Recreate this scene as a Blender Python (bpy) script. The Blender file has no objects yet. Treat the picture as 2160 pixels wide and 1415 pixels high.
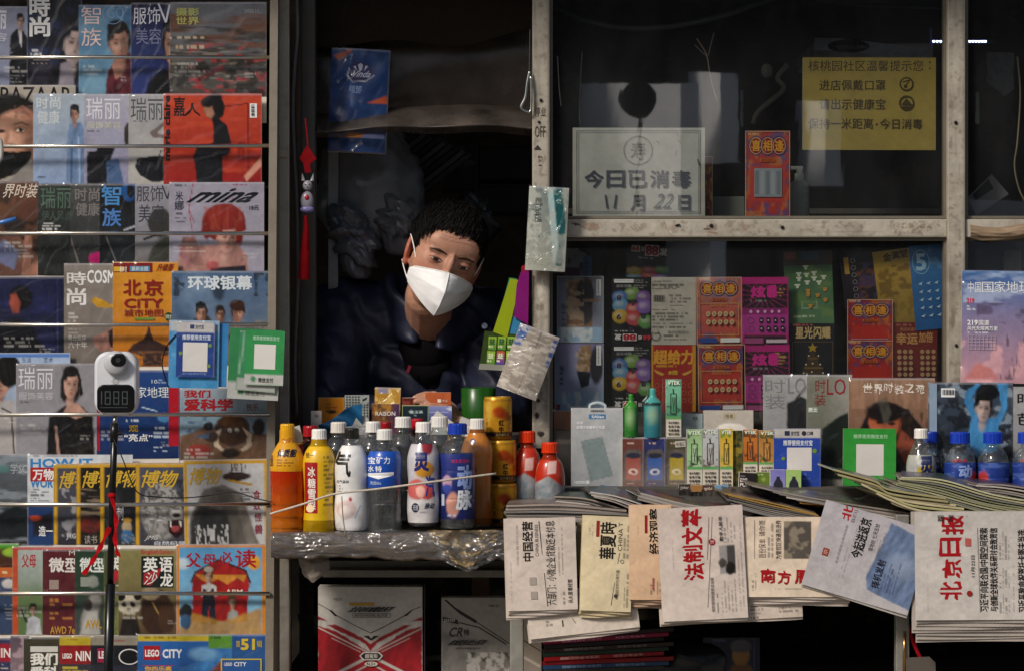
import bpy, math, random
import numpy as np
from mathutils import Vector, Matrix
random.seed(7); RNG = np.random.default_rng(7)
SC = bpy.context.scene; COLL = SC.collection
R = math.radians
# ------------------------------------------------------------------ camera, sky, sun, exposure
D = 6.0; ZC = 1.25                      # camera distance to the kiosk front (Y = 0) and height
cd = bpy.data.cameras.new('camera'); cam = bpy.data.objects.new('camera', cd); COLL.objects.link(cam)
cam.location = (0, -D, ZC); cam.rotation_euler = (R(90), 0, 0)
cd.sensor_width = 36; cd.lens = 36 * D / 2.16; cd.clip_start = 0.1; cd.clip_end = 500
SC.camera = cam
SUN_EL, SUN_AZ = 38.0, 42.0             # elevation, degrees to the left of the viewing axis, behind the camera
w = bpy.data.worlds.new('World'); SC.world = w; w.use_nodes = True
nt = w.node_tree; bgn = nt.nodes['Background']
sky = nt.nodes.new('ShaderNodeTexSky'); sky.sky_type = 'NISHITA'; sky.sun_disc = False
sky.sun_elevation = R(SUN_EL); sky.sun_rotation = R(180 + SUN_AZ); sky.dust_density = 3.0
nt.links.new(sky.outputs[0], bgn.inputs[0]); bgn.inputs[1].default_value = 0.062
sd = bpy.data.lights.new('sun', 'SUN'); sun = bpy.data.objects.new('sun', sd); COLL.objects.link(sun)
sd.energy = 2.3; sd.angle = R(11); sd.color = (1.0, 0.93, 0.85)
_dir = Vector((-math.sin(R(SUN_AZ)) * math.cos(R(SUN_EL)), -math.cos(R(SUN_AZ)) * math.cos(R(SUN_EL)), math.sin(R(SUN_EL))))
sun.rotation_euler = _dir.to_track_quat('Z', 'Y').to_euler(); sun.location = _dir * 8
SC.view_settings.view_transform = 'Standard'; SC.view_settings.look = 'None'
SC.view_settings.exposure = 0.28; SC.view_settings.gamma = 1.0
SC.render.engine = 'CYCLES'; SC.cycles.use_denoising = True
SC.cycles.max_bounces = 10; SC.cycles.transparent_max_bounces = 24; SC.cycles.transmission_bounces = 8
SC.cycles.sample_clamp_indirect = 4.0; SC.cycles.caustics_refractive = False; SC.cycles.caustics_reflective = False

# ------------------------------------------------------------------ helpers
def X(px, Y=0.0): return (px - 1080) / 1000 * (D + Y) / D
def Z(py, Y=0.0): return ZC - (py - 707.5) / 1000 * (D + Y) / D
def K(Y=0.0): return (D + Y) / D / 1000        # metres per photo pixel at depth Y
KC = 1.08
def hx(c):
    if not isinstance(c, str): return np.array(c[:3], float)
    if len(c) == 3: c = ''.join(a + a for a in c)
    v = np.array([int(c[i:i + 2], 16) for i in (0, 2, 4)]) / 255.0
    v = np.where(v <= 0.04045, v / 12.92, ((v + 0.055) / 1.055) ** 2.4)
    return np.minimum(v ** 1.14 * KC * 1.14, 0.82)
def vnoise(u, v, seed=0):
    u = np.asarray(u, float); v = np.asarray(v, float)
    iu = np.floor(u).astype(int); iv = np.floor(v).astype(int); fu = u - iu; fv = v - iv
    fu = fu * fu * (3 - 2 * fu); fv = fv * fv * (3 - 2 * fv)
    def h(a, b):
        n = (a * 374761393 + b * 668265263 + seed * 1442695041) & 0x7fffffff
        n = ((n ^ (n >> 13)) * 1274126177) & 0x7fffffff
        return ((n ^ (n >> 16)) & 0xffff) / 65535.0
    return (h(iu, iv) * (1 - fu) + h(iu + 1, iv) * fu) * (1 - fv) + (h(iu, iv + 1) * (1 - fu) + h(iu + 1, iv + 1) * fu) * fv
def fbm(u, v, seed=0, o=3):
    s = 0; a = 0.5
    for i in range(o): s = s + a * vnoise(u * 2 ** i, v * 2 ** i, seed + i); a *= 0.5
    return s / (1 - 0.5 ** o)

MATS = {}
def nodes_of(name):
    m = bpy.data.materials.new(name); m.use_nodes = True; t = m.node_tree
    return m, t, t.nodes['Principled BSDF'], t.nodes['Material Output']
def vmat(name, rough=.5, metal=0, spec=.5, bump=.1, bscale=40, namp=.08, nscale=30, trans=0, ior=1.45, sss=0, coat=0, dirt=0, dirtcol=(.12, .09, .06), sx=(1, 1, 1)):
    m, t, b, out = nodes_of(name); N = t.nodes.new; Lk = t.links.new
    at = N('ShaderNodeAttribute'); at.attribute_name = 'Col'
    tc = N('ShaderNodeTexCoord'); mp = N('ShaderNodeMapping'); mp.inputs['Scale'].default_value = sx; Lk(tc.outputs['Object'], mp.inputs[0])
    nz = N('ShaderNodeTexNoise'); nz.inputs['Scale'].default_value = nscale; nz.inputs['Detail'].default_value = 5; Lk(mp.outputs[0], nz.inputs[0])
    mr = N('ShaderNodeMapRange'); mr.inputs[3].default_value = 1 - namp * 1.6; mr.inputs[4].default_value = 1 + namp * 1.6; Lk(nz.outputs[0], mr.inputs[0])
    mx = N('ShaderNodeVectorMath'); mx.operation = 'MULTIPLY'; Lk(at.outputs[0], mx.inputs[0]); Lk(mr.outputs[0], mx.inputs[1])
    col = mx.outputs[0]
    if dirt:
        n2 = N('ShaderNodeTexNoise'); n2.inputs['Scale'].default_value = 9; n2.inputs['Detail'].default_value = 8; n2.inputs['Roughness'].default_value = .72; Lk(tc.outputs['Object'], n2.inputs[0])
        r2 = N('ShaderNodeMapRange'); r2.inputs[1].default_value = .50; r2.inputs[2].default_value = .68; r2.inputs[3].default_value = 0; r2.inputs[4].default_value = dirt; Lk(n2.outputs[0], r2.inputs[0])
        m2 = N('ShaderNodeMix'); m2.data_type = 'RGBA'; Lk(r2.outputs[0], m2.inputs[0]); Lk(col, m2.inputs[6]); m2.inputs[7].default_value = (*dirtcol, 1); col = m2.outputs[2]
    Lk(col, b.inputs['Base Color'])
    b.inputs['Metallic'].default_value = metal; b.inputs['Specular IOR Level'].default_value = spec; b.inputs['IOR'].default_value = ior
    b.inputs['Transmission Weight'].default_value = trans; b.inputs['Coat Weight'].default_value = coat; b.inputs['Coat Roughness'].default_value = .12
    if sss: b.inputs['Subsurface Weight'].default_value = sss; b.inputs['Subsurface Radius'].default_value = (.012, .004, .002); b.inputs['Subsurface Scale'].default_value = 1.0
    rr = N('ShaderNodeMapRange'); rr.inputs[3].default_value = max(0, rough - .08); rr.inputs[4].default_value = min(1, rough + .08); Lk(nz.outputs[0], rr.inputs[0]); Lk(rr.outputs[0], b.inputs['Roughness'])
    if bump:
        n3 = N('ShaderNodeTexNoise'); n3.inputs['Scale'].default_value = bscale; n3.inputs['Detail'].default_value = 3; n3.inputs['Distortion'].default_value = .6; Lk(mp.outputs[0], n3.inputs[0])
        bp = N('ShaderNodeBump'); bp.inputs['Strength'].default_value = bump; bp.inputs['Distance'].default_value = .01; Lk(n3.outputs[0], bp.inputs['Height']); Lk(bp.outputs[0], b.inputs['Normal'])
    MATS[name] = m; return m
vmat('coated_print', rough=.34, bump=.10, bscale=14, namp=.06, nscale=60)
vmat('newsprint', rough=.92, spec=.15, bump=.35, bscale=16, namp=.07, nscale=14)
vmat('card_print', rough=.5, bump=.05, bscale=30, namp=.05)
vmat('plastic', rough=.28, bump=.03, bscale=20, namp=.04)
vmat('matte_plastic', rough=.55, bump=.06, bscale=60, namp=.08)
vmat('painted_metal', rough=.48, bump=.08, bscale=60, namp=.10, dirt=.55, nscale=20)
vmat('worn_metal', rough=.5, metal=.5, bump=.12, bscale=50, namp=.2, dirt=.6)
vmat('chrome', rough=.22, metal=1, bump=.02, namp=.1)
vmat('foil', rough=.3, metal=.4, bump=.25, bscale=30, namp=.2)
vmat('fabric', rough=.95, spec=.15, bump=.5, bscale=22, namp=.2, nscale=120)
vmat('nylon', rough=.5, spec=.45, bump=.35, bscale=13, namp=.12, nscale=60)
vmat('plaster', rough=.9, bump=.2, bscale=8, namp=.06, nscale=3)
vmat('skin', rough=.46, spec=.42, bump=.14, bscale=230, namp=.13, nscale=55, sss=.10)
vmat('hair', rough=.8, spec=.2, bump=.3, bscale=120, namp=.3, sx=(1, 1, .2))
vmat('wood', rough=.8, bump=.2, bscale=30, namp=.3, sx=(1, 1, .15), dirt=.4)
vmat('wall_paint', rough=.9, spec=.2, bump=.2, bscale=25, namp=.15, dirt=.5)
vmat('liquid', rough=.08, trans=.55, ior=1.33, bump=.06, bscale=20, namp=.08)
vmat('dark_film', rough=.3, bump=.5, bscale=12, namp=.2, spec=.7)
vmat('label_film', rough=.3, bump=.05, bscale=25, namp=.05, coat=.5)
def filmmat(name, base, gain, rough, tint=(1, 1, 1), bump=.5, bscale=9, haze=0, hazecol=(.7, .72, .75), stretch=(1, 1, .35)):
    m = bpy.data.materials.new(name); m.use_nodes = True; t = m.node_tree; t.nodes.clear(); N = t.nodes.new; Lk = t.links.new
    out = N('ShaderNodeOutputMaterial'); tr = N('ShaderNodeBsdfTransparent'); tr.inputs[0].default_value = (*tint, 1)
    gl = N('ShaderNodeBsdfGlossy'); gl.inputs['Roughness'].default_value = rough
    tc = N('ShaderNodeTexCoord'); mp = N('ShaderNodeMapping'); mp.inputs['Scale'].default_value = stretch; Lk(tc.outputs['Object'], mp.inputs[0])
    lw = N('ShaderNodeLayerWeight'); lw.inputs[0].default_value = .5; fr = N('ShaderNodeMath'); fr.operation = 'POWER'; fr.inputs[1].default_value = 4.0; Lk(lw.outputs['Facing'], fr.inputs[0])
    if bump:
        nz = N('ShaderNodeTexNoise'); nz.inputs['Scale'].default_value = bscale; nz.inputs['Detail'].default_value = 4; nz.inputs['Distortion'].default_value = 1.2; Lk(mp.outputs[0], nz.inputs[0])
        bp = N('ShaderNodeBump'); bp.inputs['Strength'].default_value = bump; bp.inputs['Distance'].default_value = .02; Lk(nz.outputs[0], bp.inputs['Height'])
        Lk(bp.outputs[0], gl.inputs['Normal']); Lk(bp.outputs[0], lw.inputs['Normal'])
    ma = N('ShaderNodeMath'); ma.operation = 'MULTIPLY_ADD'; ma.inputs[1].default_value = gain * .6; ma.inputs[2].default_value = base + .04 * gain; ma.use_clamp = True; Lk(fr.outputs[0], ma.inputs[0])
    mx = N('ShaderNodeMixShader'); Lk(ma.outputs[0], mx.inputs[0]); Lk(tr.outputs[0], mx.inputs[1]); Lk(gl.outputs[0], mx.inputs[2]); o = mx.outputs[0]
    if haze:
        df = N('ShaderNodeBsdfDiffuse'); df.inputs[0].default_value = (*hazecol, 1)
        n4 = N('ShaderNodeTexNoise'); n4.inputs['Scale'].default_value = 14; n4.inputs['Detail'].default_value = 6; Lk(mp.outputs[0], n4.inputs[0])
        r4 = N('ShaderNodeMapRange'); r4.inputs[1].default_value = .3; r4.inputs[2].default_value = .75; r4.inputs[3].default_value = haze * .4; r4.inputs[4].default_value = haze * 1.6; Lk(n4.outputs[0], r4.inputs[0])
        m5 = N('ShaderNodeMixShader'); Lk(r4.outputs[0], m5.inputs[0]); Lk(o, m5.inputs[1]); Lk(df.outputs[0], m5.inputs[2]); o = m5.outputs[0]
    Lk(o, out.inputs[0]); MATS[name] = m; return m
filmmat('sleeve_film', .0, .6, .10, bump=.6, bscale=4.5, haze=.002)
filmmat('crumpled_film', .10, 1.6, .09, bump=1.0, bscale=19, haze=.04, stretch=(.5, 1, 1))
filmmat('window_glass', .15, 3.2, .014, tint=(.93, .95, .93), bump=.012, bscale=3, haze=.012)
filmmat('tarp_film', .02, .5, .3, tint=(.50, .41, .34), bump=.12, bscale=4, haze=.30, hazecol=(.20, .165, .14), stretch=(1, 1, 1))
filmmat('clear_pet', .06, 1.5, .06, tint=(.86, .89, .89), bump=.3, bscale=25, haze=.055, hazecol=(.5, .53, .54))
filmmat('bottle_film', .01, 1.5, .05, tint=(.95, .96, .96), bump=.1, bscale=30, haze=.03)
m, t, b, out = nodes_of('led_light'); b.inputs['Emission Color'].default_value = (.45, .55, 1, 1); b.inputs['Emission Strength'].default_value = 14; MATS['led_light'] = m

def link(o): COLL.objects.link(o); return o
def tag(o, label=None, cat=None, group=None, kind=None):
    if label: o['label'] = label
    if cat: o['category'] = cat
    if group: o['group'] = group
    if kind: o['kind'] = kind
    return o
def empty(name, loc, label, cat, group=None, kind=None, rot=(0, 0, 0)):
    o = link(bpy.data.objects.new(name, None)); o.location = loc; o.rotation_euler = rot; o.empty_display_size = .02
    return tag(o, label, cat, group, kind)
class MB:
    """collects geometry (metres) with one colour per vertex and becomes ONE mesh object"""
    def __init__(s): s.v = []; s.c = []; s.f = []; s.n = 0
    def add(s, v, f, c):
        v = np.asarray(v, float).reshape(-1, 3); c = np.asarray(c, float)
        if c.ndim == 1: c = np.tile(c, (len(v), 1))
        s.v.append(v); s.c.append(c); n = s.n
        if isinstance(f, np.ndarray): s.f.append(f + n)
        else: s.f.append([[i + n for i in q] for q in f])
        s.n += len(v); return s
    def box(s, x0, y0, z0, x1, y1, z1, c, bev=0):
        c = hx(c)
        if bev:
            me = bpy.data.meshes.new('t'); import bmesh; bm = bmesh.new(); bmesh.ops.create_cube(bm, size=1)
            bmesh.ops.scale(bm, vec=(x1 - x0, y1 - y0, z1 - z0), verts=bm.verts); bmesh.ops.translate(bm, vec=((x0 + x1) / 2, (y0 + y1) / 2, (z0 + z1) / 2), verts=bm.verts)
            bmesh.ops.bevel(bm, geom=bm.edges[:], offset=bev, segments=2, affect='EDGES', profile=.6)
            bm.verts.index_update(); s.add([v.co[:] for v in bm.verts], [[v.index for v in f.verts] for f in bm.faces], c); bm.free(); bpy.data.meshes.remove(me); return s
        v = [(x, y, z) for z in (z0, z1) for y in (y0, y1) for x in (x0, x1)]
        return s.add(v, [[0, 2, 3, 1], [4, 5, 7, 6], [0, 1, 5, 4], [2, 6, 7, 3], [0, 4, 6, 2], [1, 3, 7, 5]], c)
    def prism(s, pts, y0, y1, c):
        """polygon in x,z (counter-clockwise seen from the front) extruded from y0 (front) to y1"""
        n = len(pts); v = [(p[0], y0, p[1]) for p in pts] + [(p[0], y1, p[1]) for p in pts]
        f = [list(range(n)), list(range(2 * n - 1, n - 1, -1))] + [[i, i + n, (i + 1) % n + n, (i + 1) % n] for i in range(n)]
        return s.add(v, f, hx(c))
    def tube(s, pts, r, c, n=8, caps=True):
        P = [Vector(p) for p in pts]; m = len(P); rr = r if hasattr(r, '__len__') else [r] * m; V = []; up = None
        for i in range(m):
            d = (P[min(i + 1, m - 1)] - P[max(i - 1, 0)]).normalized()
            if up is None: up = d.orthogonal().normalized()
            up = (up - d * up.dot(d)); up = up.normalized() if up.length > 1e-6 else d.orthogonal().normalized(); q = d.cross(up)
            for k in range(n): a = 2 * math.pi * k / n; V.append(P[i] + (up * math.cos(a) + q * math.sin(a)) * rr[i])
        f = [[i * n + k, i * n + (k + 1) % n, (i + 1) * n + (k + 1) % n, (i + 1) * n + k] for i in range(m - 1) for k in range(n)]
        if caps: f += [list(range(n))[::-1], [(m - 1) * n + k for k in range(n)]]
        return s.add([p[:] for p in V], f, hx(c))
    def lathe(s, prof, c, n=36, cx=0, cy=0, cf=None):
        V = [(cx + r * math.cos(2 * math.pi * k / n), cy + r * math.sin(2 * math.pi * k / n), z) for r, z in prof for k in range(n)]
        f = [[i * n + k, i * n + (k + 1) % n, (i + 1) * n + (k + 1) % n, (i + 1) * n + k] for i in range(len(prof) - 1) for k in range(n)]
        V = np.array(V); return s.add(V, f, hx(c) if cf is None else cf(V))
    def ell(s, cx, cy, cz, rx, ry, rz, c, n=20, m=12, rot=None):
        V = []
        for i in range(m + 1):
            t = math.pi * i / m
            for k in range(n): a = 2 * math.pi * k / n; V.append(Vector((rx * math.sin(t) * math.cos(a), ry * math.sin(t) * math.sin(a), rz * math.cos(t))))
        if rot is not None: V = [rot @ p for p in V]
        f = [[i * n + k, (i + 1) * n + k, (i + 1) * n + (k + 1) % n, i * n + (k + 1) % n] for i in range(m) for k in range(n)]
        return s.add([(p.x + cx, p.y + cy, p.z + cz) for p in V], f, hx(c))
    def grid(s, fn, nu, nv, c):
        """fn(u,v) in 0..1 -> arrays x,y,z; c colour or fn(u,v)->n,3"""
        u, v = np.meshgrid(np.linspace(0, 1, nu), np.linspace(0, 1, nv)); u = u.ravel(); v = v.ravel(); x, y, z = fn(u, v)
        i = np.arange(nu * nv).reshape(nv, nu); q = np.stack([i[:-1, :-1], i[1:, :-1], i[1:, 1:], i[:-1, 1:]], -1).reshape(-1, 4)
        return s.add(np.stack([x + 0 * u, y + 0 * u, z + 0 * u], 1), q, c(u, v) if callable(c) else hx(c))
    def build(s, name, mat, parent=None, smooth=False, loc=None, rot=None):
        me = bpy.data.meshes.new(name); v = np.concatenate(s.v); c = np.concatenate(s.c)
        L = []; cnt = []
        for f in s.f:
            if isinstance(f, np.ndarray): L.append(f.ravel()); cnt.append(np.full(len(f), f.shape[1]))
            elif f: L.append(np.array([i for q in f for i in q])); cnt.append(np.array([len(q) for q in f]))
        L = np.concatenate(L); cnt = np.concatenate(cnt)
        me.vertices.add(len(v)); me.vertices.foreach_set('co', v.ravel().astype('f'))
        me.loops.add(len(L)); me.loops.foreach_set('vertex_index', L.astype('i'))
        me.polygons.add(len(cnt)); st = np.concatenate([[0], np.cumsum(cnt)[:-1]]); me.polygons.foreach_set('loop_start', st.astype('i')); me.polygons.foreach_set('loop_total', cnt.astype('i'))
        a = me.color_attributes.new('Col', 'FLOAT_COLOR', 'POINT'); a.data.foreach_set('color', np.concatenate([c, np.ones((len(c), 1))], 1).ravel().astype('f'))
        me.update(calc_edges=True); me.validate()
        me.polygons.foreach_set('use_smooth', np.full(len(me.polygons), bool(smooth)))
        me.materials.append(MATS[mat] if isinstance(mat, str) else mat)
        o = link(bpy.data.objects.new(name, me))
        if parent is not None: o.parent = parent
        if loc is not None: o.location = loc
        if rot is not None: o.rotation_euler = rot
        return o
# ------------------------------------------------------------------ text outlines
TC = {}
def glyphs(s, bold=0):
    k = (s, bold)
    if k not in TC:
        c = bpy.data.curves.new('t', 'FONT'); c.body = s; c.size = 1; c.resolution_u = 2
        o = bpy.data.objects.new('t', c); m = o.to_mesh()
        v = np.array([x.co[:2] for x in m.vertices]); f = [list(p.vertices) for p in m.polygons]
        o.to_mesh_clear(); bpy.data.objects.remove(o); bpy.data.curves.remove(c)
        if not len(v): v = np.zeros((1, 2))
        f = [[q[0], q[i], q[i + 1]] for q in f for i in range(1, len(q) - 1)]; L0 = np.zeros(len(v))
        if bold > 0:
            n = len(v); e = bold * .75; off = ((-e, e), (e, -e), (e, e), (-e, -e)) if bold > .018 else ((-e, e * .6), (e, -e * .6))
            f = [[i + n * j for i in q] for j in range(len(off)) for q in f]; L0 = np.repeat(np.arange(len(off)) * .12, n); v = np.concatenate([v + np.array(o_) for o_ in off])
        lo = v.min(0); hi = v.max(0); TC[k] = ((v - lo) / np.maximum(hi - lo, 1e-6), f, L0)
    return TC[k]
def sdpoly(u, v, pts):
    """signed distance (negative inside) of points to a polygon"""
    p = np.array(pts, float); d = np.full(u.shape, 1e9); ins = np.zeros(u.shape, bool)
    for a, b in zip(p, np.roll(p, -1, 0)):
        e = b - a; wx = u - a[0]; wy = v - a[1]; t_ = np.clip((wx * e[0] + wy * e[1]) / max(e @ e, 1e-9), 0, 1)
        d = np.minimum(d, (wx - e[0] * t_) ** 2 + (wy - e[1] * t_) ** 2)
        cr = (a[1] > v) != (b[1] > v)
        with np.errstate(divide='ignore', invalid='ignore'): xi = a[0] + (v - a[1]) * e[0] / (e[1] if abs(e[1]) > 1e-9 else 1e-9)
        ins ^= cr & (u < xi)
    return np.where(ins, -1, 1) * np.sqrt(d)
class Ink:
    """artwork in photo pixels: soft painted ops (per vertex colour of the sheet) and crisp overlays (real outlines)"""
    def __init__(s, bg, warp=1.5): s.bg = hx(bg); s.ops = []; s.ov = []; s.wp = warp; s.uw = s.vw = None
    # painted
    def _m(s, fn): s.ops.append(fn); return s
    def blob(s, mask, col, shade): s.ops.append(lambda u, v, C: C + (col * shade(u, v)[:, None] - C) * mask(s.uw, s.vw)[:, None]); return s
    def mixin(s, mask, col): s.ops.append(lambda u, v, C: C + (col - C) * mask(u, v)[:, None]); return s
    def G(s, y0, y1, c0, c1):
        a, b = hx(c0), hx(c1); return s._m(lambda u, v, C: a + (b - a) * np.clip((v - y0) / (y1 - y0), 0, 1)[:, None])
    def H(s, x0, x1, c, a0=0, a1=1):
        c = hx(c); return s.mixin(lambda u, v: a0 + (a1 - a0) * np.clip((u - x0) / (x1 - x0), 0, 1), c)
    def V(s, y0, y1, c, a0=0, a1=1):
        c = hx(c); return s.mixin(lambda u, v: a0 + (a1 - a0) * np.clip((v - y0) / (y1 - y0), 0, 1), c)
    def E(s, cx, cy, rx, ry, c, rot=0, soft=2.0, a=1):
        c = hx(c); cr, sr = math.cos(R(rot)), math.sin(R(rot)); q = min(rx, ry)
        def mk(u, v):
            x = (u - cx) * cr + (v - cy) * sr; y = -(u - cx) * sr + (v - cy) * cr
            return a * np.clip(.5 - (np.sqrt((x / rx) ** 2 + (y / ry) ** 2) - 1) * q / soft, 0, 1)
        sh = .2 if q > 5 else 0
        return s.blob(mk, c, lambda u, v: 1 - sh * np.clip((u - cx) / rx * .7 + (v - cy) / ry * .7, -1.3, 1.3))
    def P(s, pts, c, soft=1.6, a=1):
        c = hx(c); mk = lambda u, v: a * np.clip(.5 - sdpoly(u, v, pts) / soft, 0, 1)
        if len(pts) < 5: return s.mixin(mk, c)
        return s.blob(mk, c, lambda u, v: 1 + .9 * (fbm(u / 9 + v / 30, v / 22, 55) - .5) + .3 * (fbm(u / 28, v / 28, 56) - .5))
    def B(s, x0, y0, x1, y1, c, a=1, soft=1.2): return s.P([(x0, y0), (x1, y0), (x1, y1), (x0, y1)], c, soft, a)
    def L(s, pts, wd, c, a=1, soft=1.4):
        c = hx(c)
        def mk(u, v):
            d = np.full(u.shape, 1e9)
            for p, q in zip(pts[:-1], pts[1:]):
                e = (q[0] - p[0], q[1] - p[1]); t_ = np.clip(((u - p[0]) * e[0] + (v - p[1]) * e[1]) / max(e[0] ** 2 + e[1] ** 2, 1e-9), 0, 1)
                d = np.minimum(d, np.hypot(u - p[0] - e[0] * t_, v - p[1] - e[1] * t_))
            return a * np.clip(.5 - (d - wd / 2) / soft, 0, 1)
        return s.mixin(mk, c)
    def N(s, su, sv, amp, seed=1):
        return s._m(lambda u, v, C: C * (1 + amp * 2 * (fbm(u / su, v / sv, seed) - .5))[:, None])
    def M(s, su, sv, c, lo=.5, hi=.6, seed=3, a=1, box=None):
        c = hx(c)
        def mk(u, v):
            k = a * np.clip((fbm(u / su, v / sv, seed) - lo) / (hi - lo), 0, 1)
            if box: k = k * ((u > box[0]) & (u < box[2]) & (v > box[1]) & (v < box[3]))
            return k
        return s.mixin(mk, c)
    def m(s, x0, y0, x1, n, lh, c, wd=.5, a=.8, seed=0):
        """n rows of text too small to read"""
        c = hx(c)
        def mk(u, v):
            r = np.floor((v - y0) / lh); fr = (v - y0) / lh - r; ok = (r >= 0) & (r < n) & (fr < wd) & (u > x0)
            ends = x0 + (x1 - x0) * (.55 + .45 * ((r * 37 + seed * 11) % 10) / 9.0)
            return a * ok * (u < ends) * (vnoise(u / (lh * .45), r * 7.3 + seed, 5) > .33)
        return s.mixin(mk, c)
    def mv(s, x0, y0, y1, n, lw, c, wd=.5, a=.75, seed=0):
        """n sideways lines of text too small to read"""
        t = Ink('000').m(-y1, x0, -y0, n, lw, c, wd, a, seed); f = t.ops[0]; return s._m(lambda u, v, C: f(-v, u, C))
    def F(s, cx, cy, w_, h_, sk='b08a74', hair='14110f', rot=0, side=1, hat=1.0, long=0, mouth='8a4a45', shade=.45, turn=0):
        """a printed portrait: hair, face, brows, eyes, nose, mouth"""
        cr, sr = math.cos(R(rot)), math.sin(R(rot))
        def q(x, y): return (cx + x * w_ * cr - y * h_ * sr, cy + x * w_ * sr + y * h_ * cr)
        def e(x, y, rx, ry, c, so=1.8, a=1, ro=0): p = q(x, y); s.E(p[0], p[1], rx * w_, ry * h_, c, rot + ro, so, a)
        so = max(1.6, w_ * .06); t_ = turn + .04 * side
        e(0, -.14 * hat, .58, .50, hair, so)
        if long: e(-.30, .2, .28, .25 + .4 * long, hair, so * 1.6); e(.30, .2, .28, .25 + .4 * long, hair, so * 1.6)
        e(0, .60, .22, .30, sk, so * 2, .9); e(0, .50, .26, .10, '4a2c20', so * 3, .45)
        e(-.46, .06, .06, .12, sk, so, .8 * (side > 0)); e(.46, .06, .06, .12, sk, so, .8 * (side < 0))
        e(0, .0, .43, .50, sk, so); e(0, .30, .30, .22, sk, so)
        e(.30 * side, .06, .24, .52, '2c160f', w_ * .34, shade); e(-.16 * side, .10, .16, .14, 'd8b8a4', w_ * .2, .28); e(0, -.26, .26, .10, 'd8b8a4', w_ * .2, .22)
        for k in (-1, 1):
            e(.19 * k + t_, -.02, .13, .07, '5a382a', w_ * .1, .5); e(.19 * k + t_, -.115, .105, .016, '1c1410', 1.3, .75, -5 * k); e(.19 * k + t_, -.015, .070, .020, '201612', 1.2, .9, 3 * k)
        e(t_ + .05 * side, .10, .035, .13, '6a4434', so * 1.4, .45); e(t_ - .03 * side, .08, .022, .12, 'd8b8a0', so, .3); e(t_, .195, .075, .018, '43261c', 1.4, .6)
        e(t_, .305, .105, .018, mouth, 1.3, .8); e(t_, .335, .085, .018, mouth, 1.5, .6); e(t_, .38, .09, .02, '5a382a', so, .35)
        e(-.06, -.47 * hat, .48, .20, hair, so * 1.2); e(-.36 * side, -.32 * hat, .14, .22, hair, so * 1.3)
        s.M(w_ * .06, h_ * .22, '4a443e', .58, .72, int(cx) % 19, .35, (cx - w_ * .6, cy - h_ * .7, cx + w_ * .6, cy - h_ * .34))
        return s
    def colour(s, u, v):
        C = np.tile(s.bg, (len(u), 1)); s.uw = u + s.wp * 2 * (fbm(u / 9, v / 9, 61, 2) - .5); s.vw = v + s.wp * 2 * (fbm(u / 9, v / 9, 62, 2) - .5)
        for o in s.ops: C = o(u, v, C)
        C = C * (1 + .26 * (fbm(u / 30, v / 22, 71) - .5) + .20 * (fbm(u / 6, v / 6, 72, 2) - .5))[:, None]
        return np.clip(C, 0, .82)
    # crisp
    def T(s, x0, y0, x1, y1, st, c, b=.0, rot=0, sh=0, wob=0):
        s.ov.append(('t', (x0, y0, x1, y1), st, hx(c), b, rot, sh, wob)); return s
    def r(s, x0, y0, x1, y1, c): s.ov.append(('p', [(x0, y1), (x1, y1), (x1, y0), (x0, y0)], hx(c))); return s
    def poly(s, pts, c): s.ov.append(('p', pts, hx(c))); return s
    def ring(s, cx, cy, rad, wd, c, n=28, ry=None):
        ry = ry or rad; s.ov.append(('r', cx, cy, rad, ry, wd, hx(c), n)); return s
    def disc(s, cx, cy, rx, c, ry=None, n=20):
        ry = ry or rx; return s.poly([(cx + rx * math.cos(2 * math.pi * k / n), cy + ry * math.sin(2 * math.pi * k / n)) for k in range(n)][::-1], c)
    def line(s, pts, wd, c):
        for p, q in zip(pts[:-1], pts[1:]):
            dx, dy = q[0] - p[0], q[1] - p[1]; l = math.hypot(dx, dy) or 1; nx, ny = -dy / l * wd / 2, dx / l * wd / 2
            s.poly([(p[0] + nx, p[1] + ny), (q[0] + nx, q[1] + ny), (q[0] - nx, q[1] - ny), (p[0] - nx, p[1] - ny)], c)
        return s
    def frame(s, x0, y0, x1, y1, wd, c):
        return s.r(x0, y0, x1, y0 + wd, c).r(x0, y1 - wd, x1, y1, c).r(x0, y0 + wd, x0 + wd, y1 - wd, c).r(x1 - wd, y0 + wd, x1, y1 - wd, c)
    def bars(s, x0, y0, x1, y1, c='1a1a1a', vert=True, n=14, bgc='e8e6e2'):
        s.r(x0, y0, x1, y1, bgc); a, b_ = (x0 + 2, x1 - 2) if vert else (y0 + 2, y1 - 2); k = (b_ - a) / n
        for i in range(n):
            t0 = a + i * k; t1 = t0 + k * (.3 + .4 * ((i * 7) % 3) / 2)
            s.r(t0, y0 + 3, t1, y1 - 5, c) if vert else s.r(x0 + 3, t0, x1 - 5, t1, c)
        return s
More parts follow.
